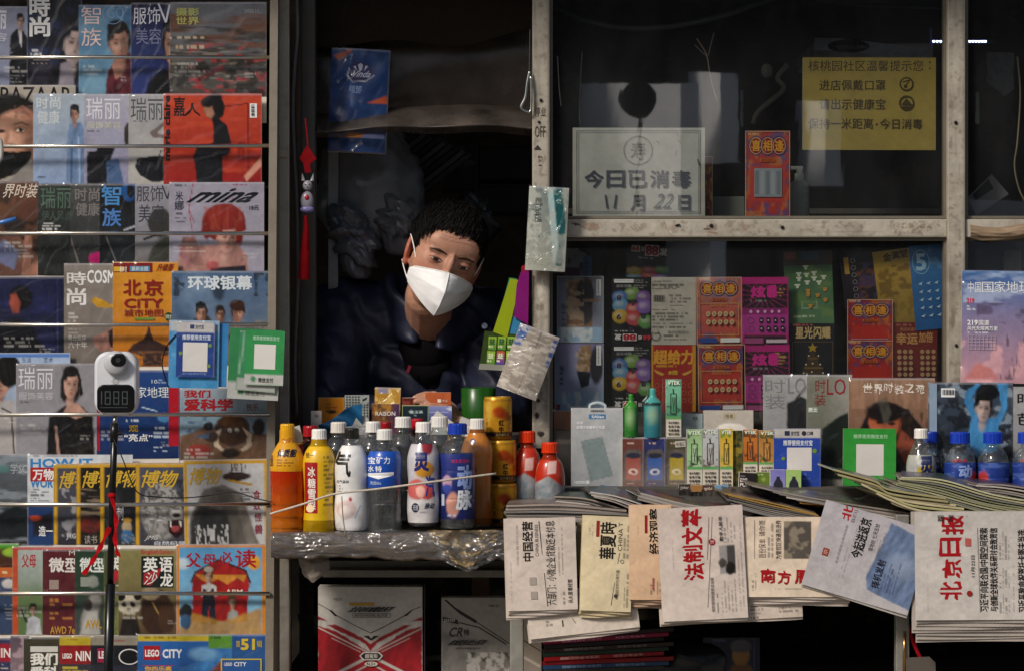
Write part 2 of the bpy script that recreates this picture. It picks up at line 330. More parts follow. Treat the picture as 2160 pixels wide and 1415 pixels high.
    def emit(s, mb, proj, step=.16, rect=None, fine=0):
        """append overlays to mb through proj(px, py, layer_mm)"""
        k = 1
        for o in s.ov:
            lz = 0
            if o[0] == 't':
                _, (x0, y0, x1, y1), st, c, b, rot, sh, wob = o; v, f, lz = glyphs(st, b); a, h = v[:, 0], v[:, 1]
                if sh: a = (a + sh * h); a = (a - a.min()) / (a.max() - a.min())
                if wob: h = h + wob * np.sin(a * 17) * .5; h = (h - h.min()) / (h.max() - h.min())
                if rot == 0: px, py = x0 + a * (x1 - x0), y1 - h * (y1 - y0)
                elif rot == 90: px, py = x0 + (1 - h) * (x1 - x0), y1 - a * (y1 - y0)
                elif rot == -90: px, py = x0 + h * (x1 - x0), y0 + a * (y1 - y0)
                else: px, py = x1 - a * (x1 - x0), y0 + h * (y1 - y0)
            elif o[0] == 'p':
                p = np.array(o[1], float); c = o[2]; px, py = p[:, 0], p[:, 1]; f = [list(range(len(p)))]
                if len(p) == 4 and (abs(px[0] - px[1]) > 14 or abs(py[1] - py[2]) > 14):   # long patches follow the curved sheet
                    g = np.linspace(0, 1, 9); a, b_ = [q.ravel() for q in np.meshgrid(g, g)]
                    px, py = [(1 - b_) * ((1 - a) * q[0] + a * q[1]) + b_ * ((1 - a) * q[3] + a * q[2]) for q in (p[:, 0], p[:, 1])]
                    i = np.arange(81).reshape(9, 9); f = np.stack([i[:-1, :-1], i[:-1, 1:], i[1:, 1:], i[1:, :-1]], -1).reshape(-1, 4)
            else:
                _, cx, cy, rx, ry, wd, c, n = o; a = np.arange(n) * 2 * math.pi / n
                px = np.concatenate([cx + rx * np.cos(a), cx + (rx - wd) * np.cos(a)]); py = np.concatenate([cy + ry * np.sin(a), cy + (ry - wd) * np.sin(a)])
                f = [[i, i + n, (i + 1) % n + n, (i + 1) % n] for i in range(n)]
            if rect is not None: px = np.clip(px, rect[0], rect[2]); py = np.clip(py, rect[1], rect[3])
            if fine:
                T_ = np.array([[q[0], q[i], q[i + 1]] for q in (f.tolist() if isinstance(f, np.ndarray) else f) for i in range(1, len(q) - 1)]); lz = np.zeros(len(px)) + lz; Q = np.stack([px, py, lz], 1)
                for _ in range(3):
                    A, B_, C_ = Q[T_[:, 0]], Q[T_[:, 1]], Q[T_[:, 2]]; big = np.maximum(np.maximum(abs(A - B_)[:, :2].max(1), abs(B_ - C_)[:, :2].max(1)), abs(C_ - A)[:, :2].max(1)) > fine
                    if not big.any(): break
                    n = len(Q); m_ = int(big.sum()); A, B_, C_ = A[big], B_[big], C_[big]; Q = np.concatenate([Q, (A + B_) / 2, (B_ + C_) / 2, (C_ + A) / 2]); ab, bc, ca = n + np.arange(m_), n + m_ + np.arange(m_), n + 2 * m_ + np.arange(m_); t0, t1, t2 = T_[big].T
                    T_ = np.concatenate([T_[~big], np.stack([t0, ab, ca], 1), np.stack([ab, t1, bc], 1), np.stack([ca, bc, t2], 1), np.stack([ab, bc, ca], 1)])
                px, py, lz, f = Q[:, 0], Q[:, 1], Q[:, 2], T_
            mb.add(np.stack(proj(px, py, k * step + lz * step), 1), f, c); k += 1
def front(f): return f
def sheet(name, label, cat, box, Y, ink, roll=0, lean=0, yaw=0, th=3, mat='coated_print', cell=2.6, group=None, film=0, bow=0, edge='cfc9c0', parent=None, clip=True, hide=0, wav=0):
    """a flat printed thing; box = x0,y0,x1,y1 in photo pixels, standing at depth Y. hide = extra pixels below, tucked away"""
    x0, y0, x1, y1 = box; k = K(Y); cx = (x0 + x1) / 2; W, Hh = x1 - x0, y1 - y0
    nu, nv = max(2, int(W / cell) + 1), max(2, int(Hh / cell) + 1)
    def proj(px, py, lay=0):
        a = np.clip((px - x0) / W, 0, 1); t_ = np.clip((py - y0) / Hh, 0, 1)
        wv = wav * .001 * (fbm(px / 60 + cx, py / 75 + y0, 31, 2) - .5) * 2 if wav else 0
        return (px - cx) * k, -lay * .001 - bow * .001 * (4 * a * (1 - a)) * (.6 + .4 * t_) - wv, (y1 - py) * k
    if film: ink.B(x0, y0, x1, y0 + 2.6, 'b9b7bd', .55).B(x1 - 1.8, y0, x1, y1, 'b4b2b8', .4)  # pale top and right strips: sleeve seam plus its edge glints, painted in
    mb = MB()
    def fn(u, v): return proj(x0 + u * W, y0 + v * Hh)
    mb.grid(fn, nu, nv, lambda u, v: ink.colour(x0 + u * W, y0 + v * Hh))
    i = np.arange(nu * nv).reshape(nv, nu); bd = np.concatenate([i[0], i[1:, -1], i[-1, -2::-1], i[-2:0:-1, 0]])   # rim to give thickness
    V = mb.v[0][bd]; Vb = V.copy(); Vb[:, 1] = th * .001; n = len(bd); f = [[j, (j + 1) % n, (j + 1) % n + n, j + n] for j in range(n)]
    mb.add(np.concatenate([V, Vb]), f, hx(edge)); mb.add(Vb, [list(range(n))[::-1]], hx(edge))
    if hide: mb.box(-W / 2 * k, 0, -hide * k, W / 2 * k, th * .001, 0, edge)
    ink.emit(mb, proj, rect=(x0, y0, x1, y1) if clip else None)
    loc = (X(cx, Y), Y, Z(y1, Y)); rot = (R(lean), R(roll), R(yaw))
    o = mb.build(name, mat, parent, loc=loc, rot=rot)
    if roll:   # roll about the centre of the box
        M_ = o.rotation_euler.to_matrix(); cen = Vector((0, 0, Hh / 2 * k)); o.location = Vector(loc) + cen - M_ @ cen
    if not parent: tag(o, label, cat, group)
    if film:
        fm = MB(); sd_ = random.random() * 50; ph = random.random() * 9
        def fn2(u, v): return (((u - .5) * (W + 6)) * k, -.0032 - bow * .001 * (4 * u * (1 - u)) - .0022 * film * fbm(u * 4 + sd_, v * 2.2 + ph, 4) - .0024 * film * np.abs(np.sin(9 * (u * .8 + v * 1.3) + 6 * fbm(u * 2 + sd_, v * 3 + ph, 8))) ** 10 + .006 * (np.clip(np.abs(u - .5) * 2 - .94, 0, 1) / .06) ** 2 * .5 + .003 * np.clip(.03 - v, 0, 1) / .03, ((1 - v) * (Hh + 3)) * k)
        fm.grid(fn2, 44, 60, 'ffffff'); fm.build('plastic_sleeve', 'sleeve_film', o, smooth=True)
    return o
def catmull(pts, n=8):
    P = [np.array(p, float) for p in pts]; P = [2 * P[0] - P[1]] + P + [2 * P[-1] - P[-2]]; out = []
    for i in range(1, len(P) - 2):
        for t_ in np.linspace(0, 1, n, endpoint=False):
            a, b_, c, d = P[i - 1:i + 3]; out.append(.5 * ((2 * b_) + (c - a) * t_ + (2 * a - 5 * b_ + 4 * c - d) * t_ ** 2 + (3 * b_ - a - 3 * c + d) * t_ ** 3))
    out.append(P[-2]); return [tuple(p) for p in out]
def wire(name, pts, r, c, mat, label=None, cat=None, parent=None, group=None, n=8, sm=8):
    """pts: (px, py, Y)"""
    q = catmull([(X(a, Y), Y, Z(b_, Y)) for a, b_, Y in pts], sm) if sm > 1 else [(X(a, Y), Y, Z(b_, Y)) for a, b_, Y in pts]
    o = MB().tube(q, r, c, n).build(name, mat, parent, smooth=True)
    return tag(o, label, cat, group) if label else o
# ------------------------------------------------------------------ setting: ground, street behind the camera
def structure(name, mb, mat): return tag(mb.build(name, mat), kind='structure')
structure('pavement', MB().grid(lambda u, v: (-30 + 60 * u, -8.5 + 18 * v, 0 * u), 2, 2, '8a8680'), 'wall_paint')
structure('road', MB().grid(lambda u, v: (-60 + 120 * u, -60 + 51.5 * v, 0 * u - .12), 2, 2, '4a4a4a'), 'wall_paint')
# the house across the road, seen only as reflections in the kiosk panes
hs = empty('street_house', (0, -14, 0), 'dark shopfront with pale plaster bays angled sunward across the road from the kiosk', 'building')
hb = MB().box(-14, -.6, -.1, 14, 0, 4.2, '26282a'); hb.build('wall', 'wall_paint', hs)
for a, b_, c, d in ((.47, 2.0, 1.19, 3.02), (1.24, 2.46, 1.47, 3.10), (1.08, 1.62, 1.40, 1.95), (2.0, 2.3, 2.2, 2.9), (-3.5, .4, -1.9, 2.6), (3.2, .5, 4.6, 2.2)):  # unseen pale bays, angled sunward so the panes reflect them brightly
    pb = MB(); dY = 3.5; q_ = (20 - dY) / 20; c2, b2_, d2 = c * q_, 1.25 + (b_ - 1.25) * q_, 1.25 + (d - 1.25) * q_; v_ = [(a, .02, b_), (c2, dY, b2_), (c2, dY, d2), (a, .02, d), (a + .1, .015, b_), (c2 + .1, dY, b2_), (c2 + .1, dY, d2), (a + .1, .015, d)]
    pb.add(v_, [[0, 3, 2, 1], [4, 5, 6, 7], [0, 1, 5, 4], [3, 7, 6, 2], [0, 4, 7, 3], [1, 2, 6, 5]], hx('fffdf6')); pb.build('sunward_bay', 'plaster', hs)
hl = empty('round_street_sign', (.70, -9.8, 0), 'dark round sign on a post across the road, reflected in the pane', 'sign')
MB().lathe([(0, -.02), (.10, -.02), (.10, .02), (0, .02)], '151515').build('disc', 'matte_plastic', hl, loc=(0, 0, 2.56), rot=(R(90), 0, 0))
MB().box(-.007, .03, -.1, .007, .045, 2.56, '151515').build('post', 'matte_plastic', hl)

# ------------------------------------------------------------------ the kiosk
kiosk = empty('kiosk', (0, 0, 0), 'weathered metal news kiosk with glazed display windows and an open serving hatch', 'kiosk')
CR = '9d978c'
def kbox(name, px0, py0, px1, py1, y0, y1, c=CR, mat='painted_metal', bev=.002, parent=kiosk):
    return MB().box(X(px0, y0), y0, Z(py1, y0), X(px1, y0), y1, Z(py0, y0), c, bev).build(name, mat, parent)
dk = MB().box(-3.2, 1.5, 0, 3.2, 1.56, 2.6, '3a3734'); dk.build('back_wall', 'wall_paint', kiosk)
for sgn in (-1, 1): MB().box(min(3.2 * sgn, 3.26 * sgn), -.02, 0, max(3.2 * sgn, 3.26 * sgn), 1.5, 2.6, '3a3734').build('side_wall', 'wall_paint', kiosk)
MB().box(-3.3, -.33, 2.36, 3.3, 1.6, 2.42, '4a4640').build('roof', 'painted_metal', kiosk)
MB().box(-3.3, -.36, 2.24, 3.3, -.331, 2.42, '7a7468').build('roof_fascia', 'painted_metal', kiosk)
MB().box(-3.2, .02, 0.02, 3.2, 1.5, .06, '2a2826').build('floor_plate', 'wood', kiosk)
MB().box(-3.2, 0.0, 2.02, 3.2, .05, 2.3, '6a6256').build('lintel', 'painted_metal', kiosk)
# posts and beams of the front
kbox('post', 588, -40, 610, 2000, -.02, .05, 'a09a8e')
kbox('post', 1123, -40, 1159, 945, -.02, .05, 'a29c90')
kbox('post', 1999, -40, 2036, 835, -.02, .05, 'a39d91')
kbox('crossbeam', 1159.5, 463, 1998.5, 501, -.012, .04, 'aaa498')
kbox('crossbeam', 2036.5, 463, 2300, 501, -.012, .04, 'aaa498')
for a, b_, c, d, y in ((1159, -40, 1166, 1000, .0), (1991, -40, 1998.6, 462, .0), (1991, 501, 1998.6, 1000, .0), (1166, 456, 1991, 462, .0), (1166, 502, 1991, 508, .0), (2036.5, -40, 2042, 462, 0), (2036.5, 502, 2042, 1000, 0), (2042, 456, 2300, 462, 0), (2042, 502, 2300, 508, 0)):
    kbox('glazing_bead', a, b_, c, d, y, .03, '6d675c', bev=0)
kbox('hatch_jamb', 610.5, -40, 634, 1000, .0, .05, '3a2c22', 'wood')
kbox('hatch_jamb', 634.5, -40, 664, 1000, .06, .12, '55534f', 'painted_metal')
kbox('hatch_frame', 692, -40, 713, 900, .25, .3, '8a8c8e', 'painted_metal')
# black marks and screws on the posts
sc_ = MB()
for px, py, r_ in ((1141, 212, 3.5), (1137, 258, 3), (2016, 259, 4), (2017, 728, 3.5), (1650, 480, 4), (1500, 476, 4), (1432, 475, 2.5), (1429, 475, 2), (1426, 476, 2), (1214, 474, 2)):
    y = -.0225 if px < 1160 or px > 1990 else -.0145; sc_.ell(X(px, y), y, Z(py, y), r_ * K(), .003, r_ * K(), '120e0b', 10, 6)
sc_.build('screw', 'matte_plastic', kiosk)
gr = Ink('a89e8c')
gr.T(1128, 226, 1151, 246, '停业', '4a4038').T(1128, 266, 1150, 290, 'OFF', '4a4038').poly([(1126, 316), (1134, 306), (1142, 316)], '3a302a').T(1134, 326, 1144, 350, '1寸', '4a4038', rot=90).T(1128, 640, 1146, 654, '收费', '8d8474')
gm = MB(); gr.emit(gm, lambda a, b_, l: (np.array([X(q, -.0225) for q in a]), 0 * a - .0222 - l * 1e-4, np.array([Z(q, -.0225) for q in b_]))); gm.build('scribble', 'card_print', kiosk)
def skin_(px0, py0, px1, py1, y, ink, step=2.2):
    MB().grid(lambda u, v: (X(px0 + (px1 - px0) * u, y), y + 0 * u, Z(py0 + (py1 - py0) * v, y)), int((px1 - px0) / step) + 2, int((py1 - py0) / step) + 2, lambda u, v: ink.colour(px0 + (px1 - px0) * u, py0 + (py1 - py0) * v)).build('paint_coat', 'painted_metal', kiosk)
def jag(cx, cy, rx, ry, sd_, n=18):
    rg = random.Random(sd_); return [(cx + rx * (.55 + .5 * rg.random()) * math.cos(2 * math.pi * k / n), cy + ry * (.55 + .5 * rg.random()) * math.sin(2 * math.pi * k / n)) for k in range(n)]
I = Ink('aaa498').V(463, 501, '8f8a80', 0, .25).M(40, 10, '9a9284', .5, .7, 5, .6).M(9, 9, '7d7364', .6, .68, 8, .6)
I.P(jag(1248, 479, 24, 12, 1), '8f7f70').P(jag(1246, 478, 17, 8, 21), '9a8878').L([(1400, 466), (1412, 494), (1418, 497)], 1.2, '6a6054').P(jag(1420, 481, 16, 9, 2), 'a0958a').P(jag(1502, 480, 16, 9, 3), '93877a').L([(1486, 484), (1496, 484)], 3, '4a3a30').L([(1492, 490), (1512, 492)], 3, '8a6a5c').L([(1560, 474), (1572, 488), (1584, 474), (1562, 492)], 1.1, '8f6a5c').P(jag(1922, 482, 40, 9, 5), 'a09789').M(5, 5, '6f6558', .55, .62, 9, .7, (1885, 470, 1965, 494)).L([(1208, 472), (1222, 474)], 3, '2a241e').L([(1330, 478), (1338, 486)], 1.5, '7a6a5c').L([(1640, 468), (1720, 469)], 1, '8d8578').L([(1760, 490), (1860, 489)], 1, '8d8578')
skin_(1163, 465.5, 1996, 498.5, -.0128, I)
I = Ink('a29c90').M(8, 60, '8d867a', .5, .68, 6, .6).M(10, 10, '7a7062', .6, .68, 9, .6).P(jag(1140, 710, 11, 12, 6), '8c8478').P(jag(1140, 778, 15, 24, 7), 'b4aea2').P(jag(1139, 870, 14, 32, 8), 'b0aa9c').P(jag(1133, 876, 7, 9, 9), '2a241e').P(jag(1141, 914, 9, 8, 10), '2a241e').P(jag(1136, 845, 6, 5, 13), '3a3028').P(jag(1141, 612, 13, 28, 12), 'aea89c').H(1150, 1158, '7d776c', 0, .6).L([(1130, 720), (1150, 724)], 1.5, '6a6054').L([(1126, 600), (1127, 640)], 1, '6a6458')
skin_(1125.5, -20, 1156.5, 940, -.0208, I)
I = Ink('a39d91').M(8, 60, '8f887c', .5, .7, 7, .6).M(9, 9, '7a7062', .62, .7, 4, .6).P(jag(2010, 672, 6, 26, 11), '8a8276').P(jag(2016, 808, 13, 18, 14), '93897a').H(2028, 2034, '7d776c', 0, .5).V(-20, 60, '3c3833', .3, 0)  # the fade at the top is the roof's shade, painted into the coat
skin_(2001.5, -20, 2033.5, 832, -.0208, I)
# panes
for a, b_, c, d in ((1166, -40, 1991, 456), (1166, 508, 1991, 880), (2042, -40, 2300, 456), (2042, 508, 2300, 830)):
    MB().grid(lambda u, v: (X(a, .012) + (X(c, .012) - X(a, .012)) * u, .012 + 0 * u, Z(b_, .012) + (Z(d, .012) - Z(b_, .012)) * v), 2, 2, 'ffffff').build('glass_pane', 'window_glass', kiosk)
# counter and its stepped ledge
MB().box(X(640), -.072, 1.02, X(1110), .60, 1.044, '3a3632', .003).build('hatch_counter', 'wood', kiosk)
MB().box(X(1080), -.34, .835, 2.2, .012, .872, '6a655e', .003).build('counter', 'wood', kiosk)
MB().box(X(1165), -.13, .8725, 2.2, .2, .936, '4d4a46', .003).build('counter_ledge', 'wood', kiosk)
MB().box(X(1165), .03, .9365, 2.2, .25, Z(868, .03), '4a4743', .002).build('display_step', 'wood', kiosk)
for px in (1076, 1890):
    kbox('leg', px, 1085, px + 28, 2100, -.33, -.30, '97948c', 'worn_metal')
kbox('lower_rail', 690, 1181, 1078, 1199, -.10, -.06, '77756f', 'worn_metal')
kbox('lower_rail', 680, 1201, 1078, 1217, -.13, -.09, '88857e', 'worn_metal')
kbox('lower_board', 600, 1420, 2300, 1440, -.05, .6, '3a3632', 'wood')
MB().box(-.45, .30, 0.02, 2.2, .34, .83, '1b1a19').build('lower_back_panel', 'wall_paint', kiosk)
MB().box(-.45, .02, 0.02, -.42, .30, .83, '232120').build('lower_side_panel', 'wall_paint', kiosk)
# far inner wall piece and white fittings seen through the panes
kbox('inner_cabinet', 1715, 92, 1968, 122, .9, 1.3, '9ea3ab', 'painted_metal')
kbox('inner_shelf', 1200, 440, 1990, 452, .25, .5, '55524c', 'wood')
# ------------------------------------------------------------------ open shelf in front of the hatch
sh = empty('display_shelf', (X(830, -.24), -.24, Z(1130, -.24)), 'shallow metal shelf wrapped in dirty plastic carrying the drink bottles', 'shelf')
def shb(name, mb, mat, sm=False): o = mb.build(name, mat, None, sm); o.parent = sh; o.matrix_parent_inverse = Matrix.Translation(-Vector(sh.location)); return o
SZ = .8585
shb('shelf_board', MB().box(X(578, -.33), -.335, SZ - .03, X(1080, -.33), -.06, SZ - .002, '6d6558', .003), 'worn_metal')
def wrapf(u, v):
    x = X(572, -.34) + (X(1068, -.34) - X(572, -.34)) * u
    ru = .006 * (fbm(u * 14 + v, v * 9, 2) - .5) + .004 * (np.abs(np.sin(v * 30 + 9 * fbm(u * 8, v * 3, 6))) - .5) * fbm(u * 20, v * 4, 3)
    z = np.where(v < .35, SZ + .0010 + ru * .3, SZ - (v - .35) * (.058 + .03 * fbm(u * 7, u * 0, 12)) + ru * .5); y = np.where(v < .35, -.345 + .06 * (.35 - v) / .35 + 0 * u, -.345 - .008 * np.sin((v - .35) * 4.6) + ru)
    return x, y, z
shb('plastic_wrap', MB().grid(wrapf, 260, 40, 'b5a48c'), 'crumpled_film', True)
shb('wrap_lining', MB().grid(lambda u, v: (lambda q: (q[0], q[1] + .005, q[2] - .003))(wrapf(u, v)), 150, 20, lambda u, v: hx('544534')[None] * (.25 + 1.4 * fbm(u * 24, v * 16, 9))[:, None]), 'card_print', True)
shb('upright', MB().box(X(590, -.3), -.30, .02, X(609, -.3), -.26, SZ - .031, '837d74'), 'worn_metal')
shb('bracket', MB().box(X(1005, -.3), -.318, Z(1172, -.3), X(1070, -.3), -.312, Z(1132, -.3), '8b8577', .002), 'worn_metal')
# torn paper and plastic hanging under the shelf
tb = MB()
def hangf(px0, px1, py0, py1, y, seed, amp=.012, taper=.5, sw=0):
    def fn(u, v):
        c = (px0 + px1) / 2; wdt = (px1 - px0) / 2 * (1 - taper * v ** 1.5 + .18 * (fbm(v * 4 + 9, u * 0 + 1, seed) - .5))
        px = c + sw * v + (u * 2 - 1) * wdt; py = py0 + (py1 - py0) * v * (1 - .25 * np.abs(u - .5 + .15 * np.sin(seed)) * 2)
        return (px - 1080) / 1000 * (D + y) / D, y + amp * (fbm(u * 6, v * 7, seed) - .5) * 2 - .01 * np.sin(u * 3.1), ZC - (py - 707.5) / 1000 * (D + y) / D
    return fn
tag(MB().grid(hangf(895, 1062, 1118, 1205, -.352, 3, .02, .35, 10), 50, 40, 'd8c7a2').build('plastic_bag', 'crumpled_film', smooth=True), 'clear crumpled plastic bag hanging from the bottle shelf edge', 'plastic bag')
lb = MB().grid(hangf(905, 1050, 1116, 1196, -.343, 3, .02, .4, 8), 40, 30, lambda u, v: hx('9c8a68')[None] * (.45 + 1.1 * fbm(u * 9, v * 9, 5))[:, None])
tag(lb.build('foil_liner', 'foil', smooth=True), 'crinkled shiny liner inside the plastic bag below the drink bottles', 'packaging')
tag(MB().grid(hangf(622, 690, 1152, 1228, -.30, 8, .008, .25, 12), 20, 20, '837a70').build('torn_paper', 'newsprint', smooth=True), 'torn grey paper flap hanging below the left end of the bottle shelf', 'paper')
tag(MB().grid(hangf(820, 868, 1150, 1184, -.2, 11, .004, .1), 12, 12, '6a625a').build('paper_tab', 'newsprint', smooth=True), 'small brown paper tab under the middle of the bottle shelf', 'paper')
# tie rope across the bottles
tag(wire('tie_rope', [(570, 1083, -.35), (640, 1062, -.362), (706, 1041, -.368), (800, 1030, -.368), (930, 1013, -.366), (1046, 998, -.33)], .0022, 'b8b0a2', 'fabric', n=7), 'thin grey rope stretched in front of the drink bottles', 'rope')
tag(wire('twine', [(721, 1046, -.366), (723, 1085, -.362), (729, 1130, -.354)], .0012, '9a8f80', 'fabric'), 'short twine hanging from the rope in front of the white bottle', 'string')
# small fittings of the front
tag(kbox('latch', 580, 316, 607, 332, -.027, -.0205, 'a39a8a', 'worn_metal', parent=None), 'small metal latch plate on the post beside the magazine rack', 'latch')
# ------------------------------------------------------------------ the vendor
from mathutils.bvhtree import BVHTree
def evaluated(mb, name, voxel, smooth_it, fac=.5):
    o = mb.build(name, 'skin'); md = o.modifiers.new('r', 'REMESH'); md.mode = 'VOXEL'; md.voxel_size = voxel
    if smooth_it: sm = o.modifiers.new('s', 'SMOOTH'); sm.iterations = smooth_it; sm.factor = fac
    dg = bpy.context.evaluated_depsgraph_get(); me = bpy.data.meshes.new_from_object(o.evaluated_get(dg))
    old = o.data; bpy.data.objects.remove(o); bpy.data.meshes.remove(old)
    v = np.empty(len(me.vertices) * 3); me.vertices.foreach_get('co', v); f = [list(p.vertices) for p in me.polygons]; bpy.data.meshes.remove(me)
    return v.reshape(-1, 3), f
def limb(mb, pts, rad, c='888'):
    for i, (p, r_) in enumerate(zip(pts, rad)): mb.ell(*p, r_, r_, r_, c, 16, 10)
    mb.tube(pts, rad, c, 16)
MH = Matrix.Rotation(R(18), 3, 'Y') @ Matrix.Rotation(R(13), 3, 'Z') @ Matrix.Rotation(R(7), 3, 'X')
YH = .10
eye_mid = Vector((X(949.5, YH - .08), YH - .08, Z(556.5, YH - .08)))
HO = eye_mid - MH @ Vector((0, -.088, -.002))
MHi = MH.inverted()
def hp(x, y, z): return HO + MH @ Vector((x / 1000, y / 1000, z / 1000))
def hell(mb, x, y, z, a, b, c, rot=None): mb.ell(*hp(x, y, z), a / 1000, b / 1000, c / 1000, '888', 28, 20, MH if rot is None else MH @ rot)
def PW(px, py, Y): return Vector((X(px, Y), Y, Z(py, Y)))
bm_ = MB()
for a in ((0, 6, 36, 77, 92, 80), (0, -24, -20, 72, 66, 80), (0, -28, -74, 50, 50, 42), (0, -60, -92, 24, 20, 18), (0, -70, 34, 56, 22, 34), (0, -90, -6, 9, 13, 24), (0, -98, -32, 14, 14, 13), (-12, -92, -36, 10, 12, 9), (12, -92, -36, 10, 12, 9)): hell(bm_, *a)
for s in (-1, 1):
    hell(bm_, 42 * s, -46, -28, 22, 24, 20); hell(bm_, 30 * s, -74, 17, 24, 12, 9); hell(bm_, 31 * s, -73, -3, 17, 14, 12)
    hell(bm_, 77 * s, 10, -8, 7, 18, 31, Matrix.Rotation(R(-14), 3, 'X') @ Matrix.Rotation(R(18 * s), 3, 'Z')); hell(bm_, 76 * s, 4, -34, 7, 11, 12)
SHO = [PW(722, 672, .30), PW(1030, 690, .32)]; NK = PW(905, 690, .235)
limb(bm_, [hp(0, 22, -55), hp(0, 16, -95), NK, PW(890, 760, .30)], [.054, .051, .055, .07])
CH = PW(880, 800, .38); HIP = Vector((-.18, .72, .92))
limb(bm_, [PW(885, 740, .34), CH, (CH + HIP) / 2, HIP], [.12, .15, .145, .15])
EL = [PW(690, 872, .17), PW(1065, 868, .20)]; WR = [PW(850, 898, .08), PW(985, 890, .10)]
HC = [PW(925, 892, .055), PW(940, 862, .065)]
for i in (0, 1):
    limb(bm_, [SHO[i], (SHO[i] + EL[i]) / 2, EL[i]], [.058, .050, .043]); limb(bm_, [EL[i], (EL[i] * .6 + WR[i] * .4), WR[i]], [.043, .040, .027])
    limb(bm_, [PW(890, 720, .32), SHO[i]], [.07, .06])
    d = (HC[i] - WR[i]).normalized(); up = Vector((0, -.5, .85)); side = d.cross(up).normalized(); up = side.cross(d)
    bm_.ell(*((WR[i] + HC[i]) / 2 + d * .012), .045, .036, .016, '888', 20, 12, Matrix((d, side, up)).transposed())
    for k in range(4):
        base = HC[i] + side * (-.028 + .019 * k); L = (.068, .076, .071, .056)[k]
        limb(bm_, [base, base + d * L * .45 + up * .006, base + d * L * .8 - up * .006, base + d * L - up * .018], [.0095, .0088, .008, .007])
    tb_ = WR[i] + d * .025 + side * (-.034 if i == 0 else .034); limb(bm_, [tb_, tb_ + d * .03 + side * (-.016 if i == 0 else .016), tb_ + d * .058 + side * (-.012 if i == 0 else .012)], [.011, .010, .008])
for s in (-1, 1): limb(bm_, [HIP + Vector((.09 * s, 0, -.02)), Vector((HIP.x + .1 * s, .70, .50)), Vector((HIP.x + .1 * s, .76, .12)), Vector((HIP.x + .11 * s, .66, .09))], [.085, .06, .042, .035])
V, F = evaluated(bm_, 'tmp', .0027, 5)
Hl = (V - np.array(HO)) @ np.array(MH) * 1000                    # head-local mm (rows times MH = MH^-1 v)
x, y, z = Hl.T; skin = np.tile(hx('ad8571'), (len(V), 1))
def blend(C, k, c): return C + (hx(c) - C) * np.clip(k, 0, 1)[:, None]
g = lambda a, b, c, ra, rb: np.exp(-(((x - a) / ra) ** 2 + ((z - b) / rb) ** 2)) * (y < 0)
for s in (-1, 1): skin = blend(skin, .45 * g(46 * s, -26, 0, 20, 14), 'a8604c'); skin = blend(skin, .5 * g(30 * s, -14, 0, 16, 5), '7a4c3a'); skin = blend(skin, .35 * g(30 * s, 8, 0, 18, 6), '7d5240'); skin = blend(skin, .5 * (np.abs(x) > 70) * (y > -10) * (y < 40) * (z > -45) * (z < 30), 'a8604c')
for zz, amp in ((46, .5), (54, .4), (61, .3)): skin = blend(skin, amp * np.exp(-((z - zz - 2.5 * np.sin(x * .07)) / 1.3) ** 2) * (np.abs(x) < 38) * (y < -60), '6a4232')
skin = blend(skin, .45 * np.exp(-((np.abs(x) - 5) / 1.5) ** 2 - ((z - 14) / 7) ** 2) * (y < -60), '6a4232')
skin *= (1 + .25 * (fbm(x * .12 + 40, z * .12 + 40, 3) - .5))[:, None]
pm = MB().add(V, F, skin); person = pm.build('person', 'skin', smooth=True)
tag(person, 'man in a dark navy jacket and white folding mask leaning out of the serving hatch', 'person')
bvh = BVHTree.FromPolygons([Vector(v) for v in V], F)
def onface(lx, lz, off):
    o_ = hp(lx, -200, lz); d = MH @ Vector((0, 1, 0)); h = bvh.ray_cast(o_, d)[0]
    return (h - d * off / 1000) if h else hp(lx, -85, lz)
def facepatch(name, cx, cz, w_, h_, ink, mat, off, nu=30, nv=18, shape=None, bulge=0):
    mb = MB(); Vv = []; C = []
    us, vs = np.meshgrid(np.linspace(-1, 1, nu), np.linspace(-1, 1, nv)); us = us.ravel(); vs = vs.ravel()
    for u, v in zip(us, vs):
        lx, lz = shape(u, v) if shape else (cx + u * w_, cz + v * h_); Vv.append(onface(lx, lz, off + bulge * max(0, 1 - u * u) * max(0, 1 - v * v))[:])
    i = np.arange(nu * nv).reshape(nv, nu); q = np.stack([i[:-1, :-1], i[:-1, 1:], i[1:, 1:], i[1:, :-1]], -1).reshape(-1, 4)
    mb.add(Vv, q, ink(us, vs)); return mb.build(name, mat, person, smooth=True)
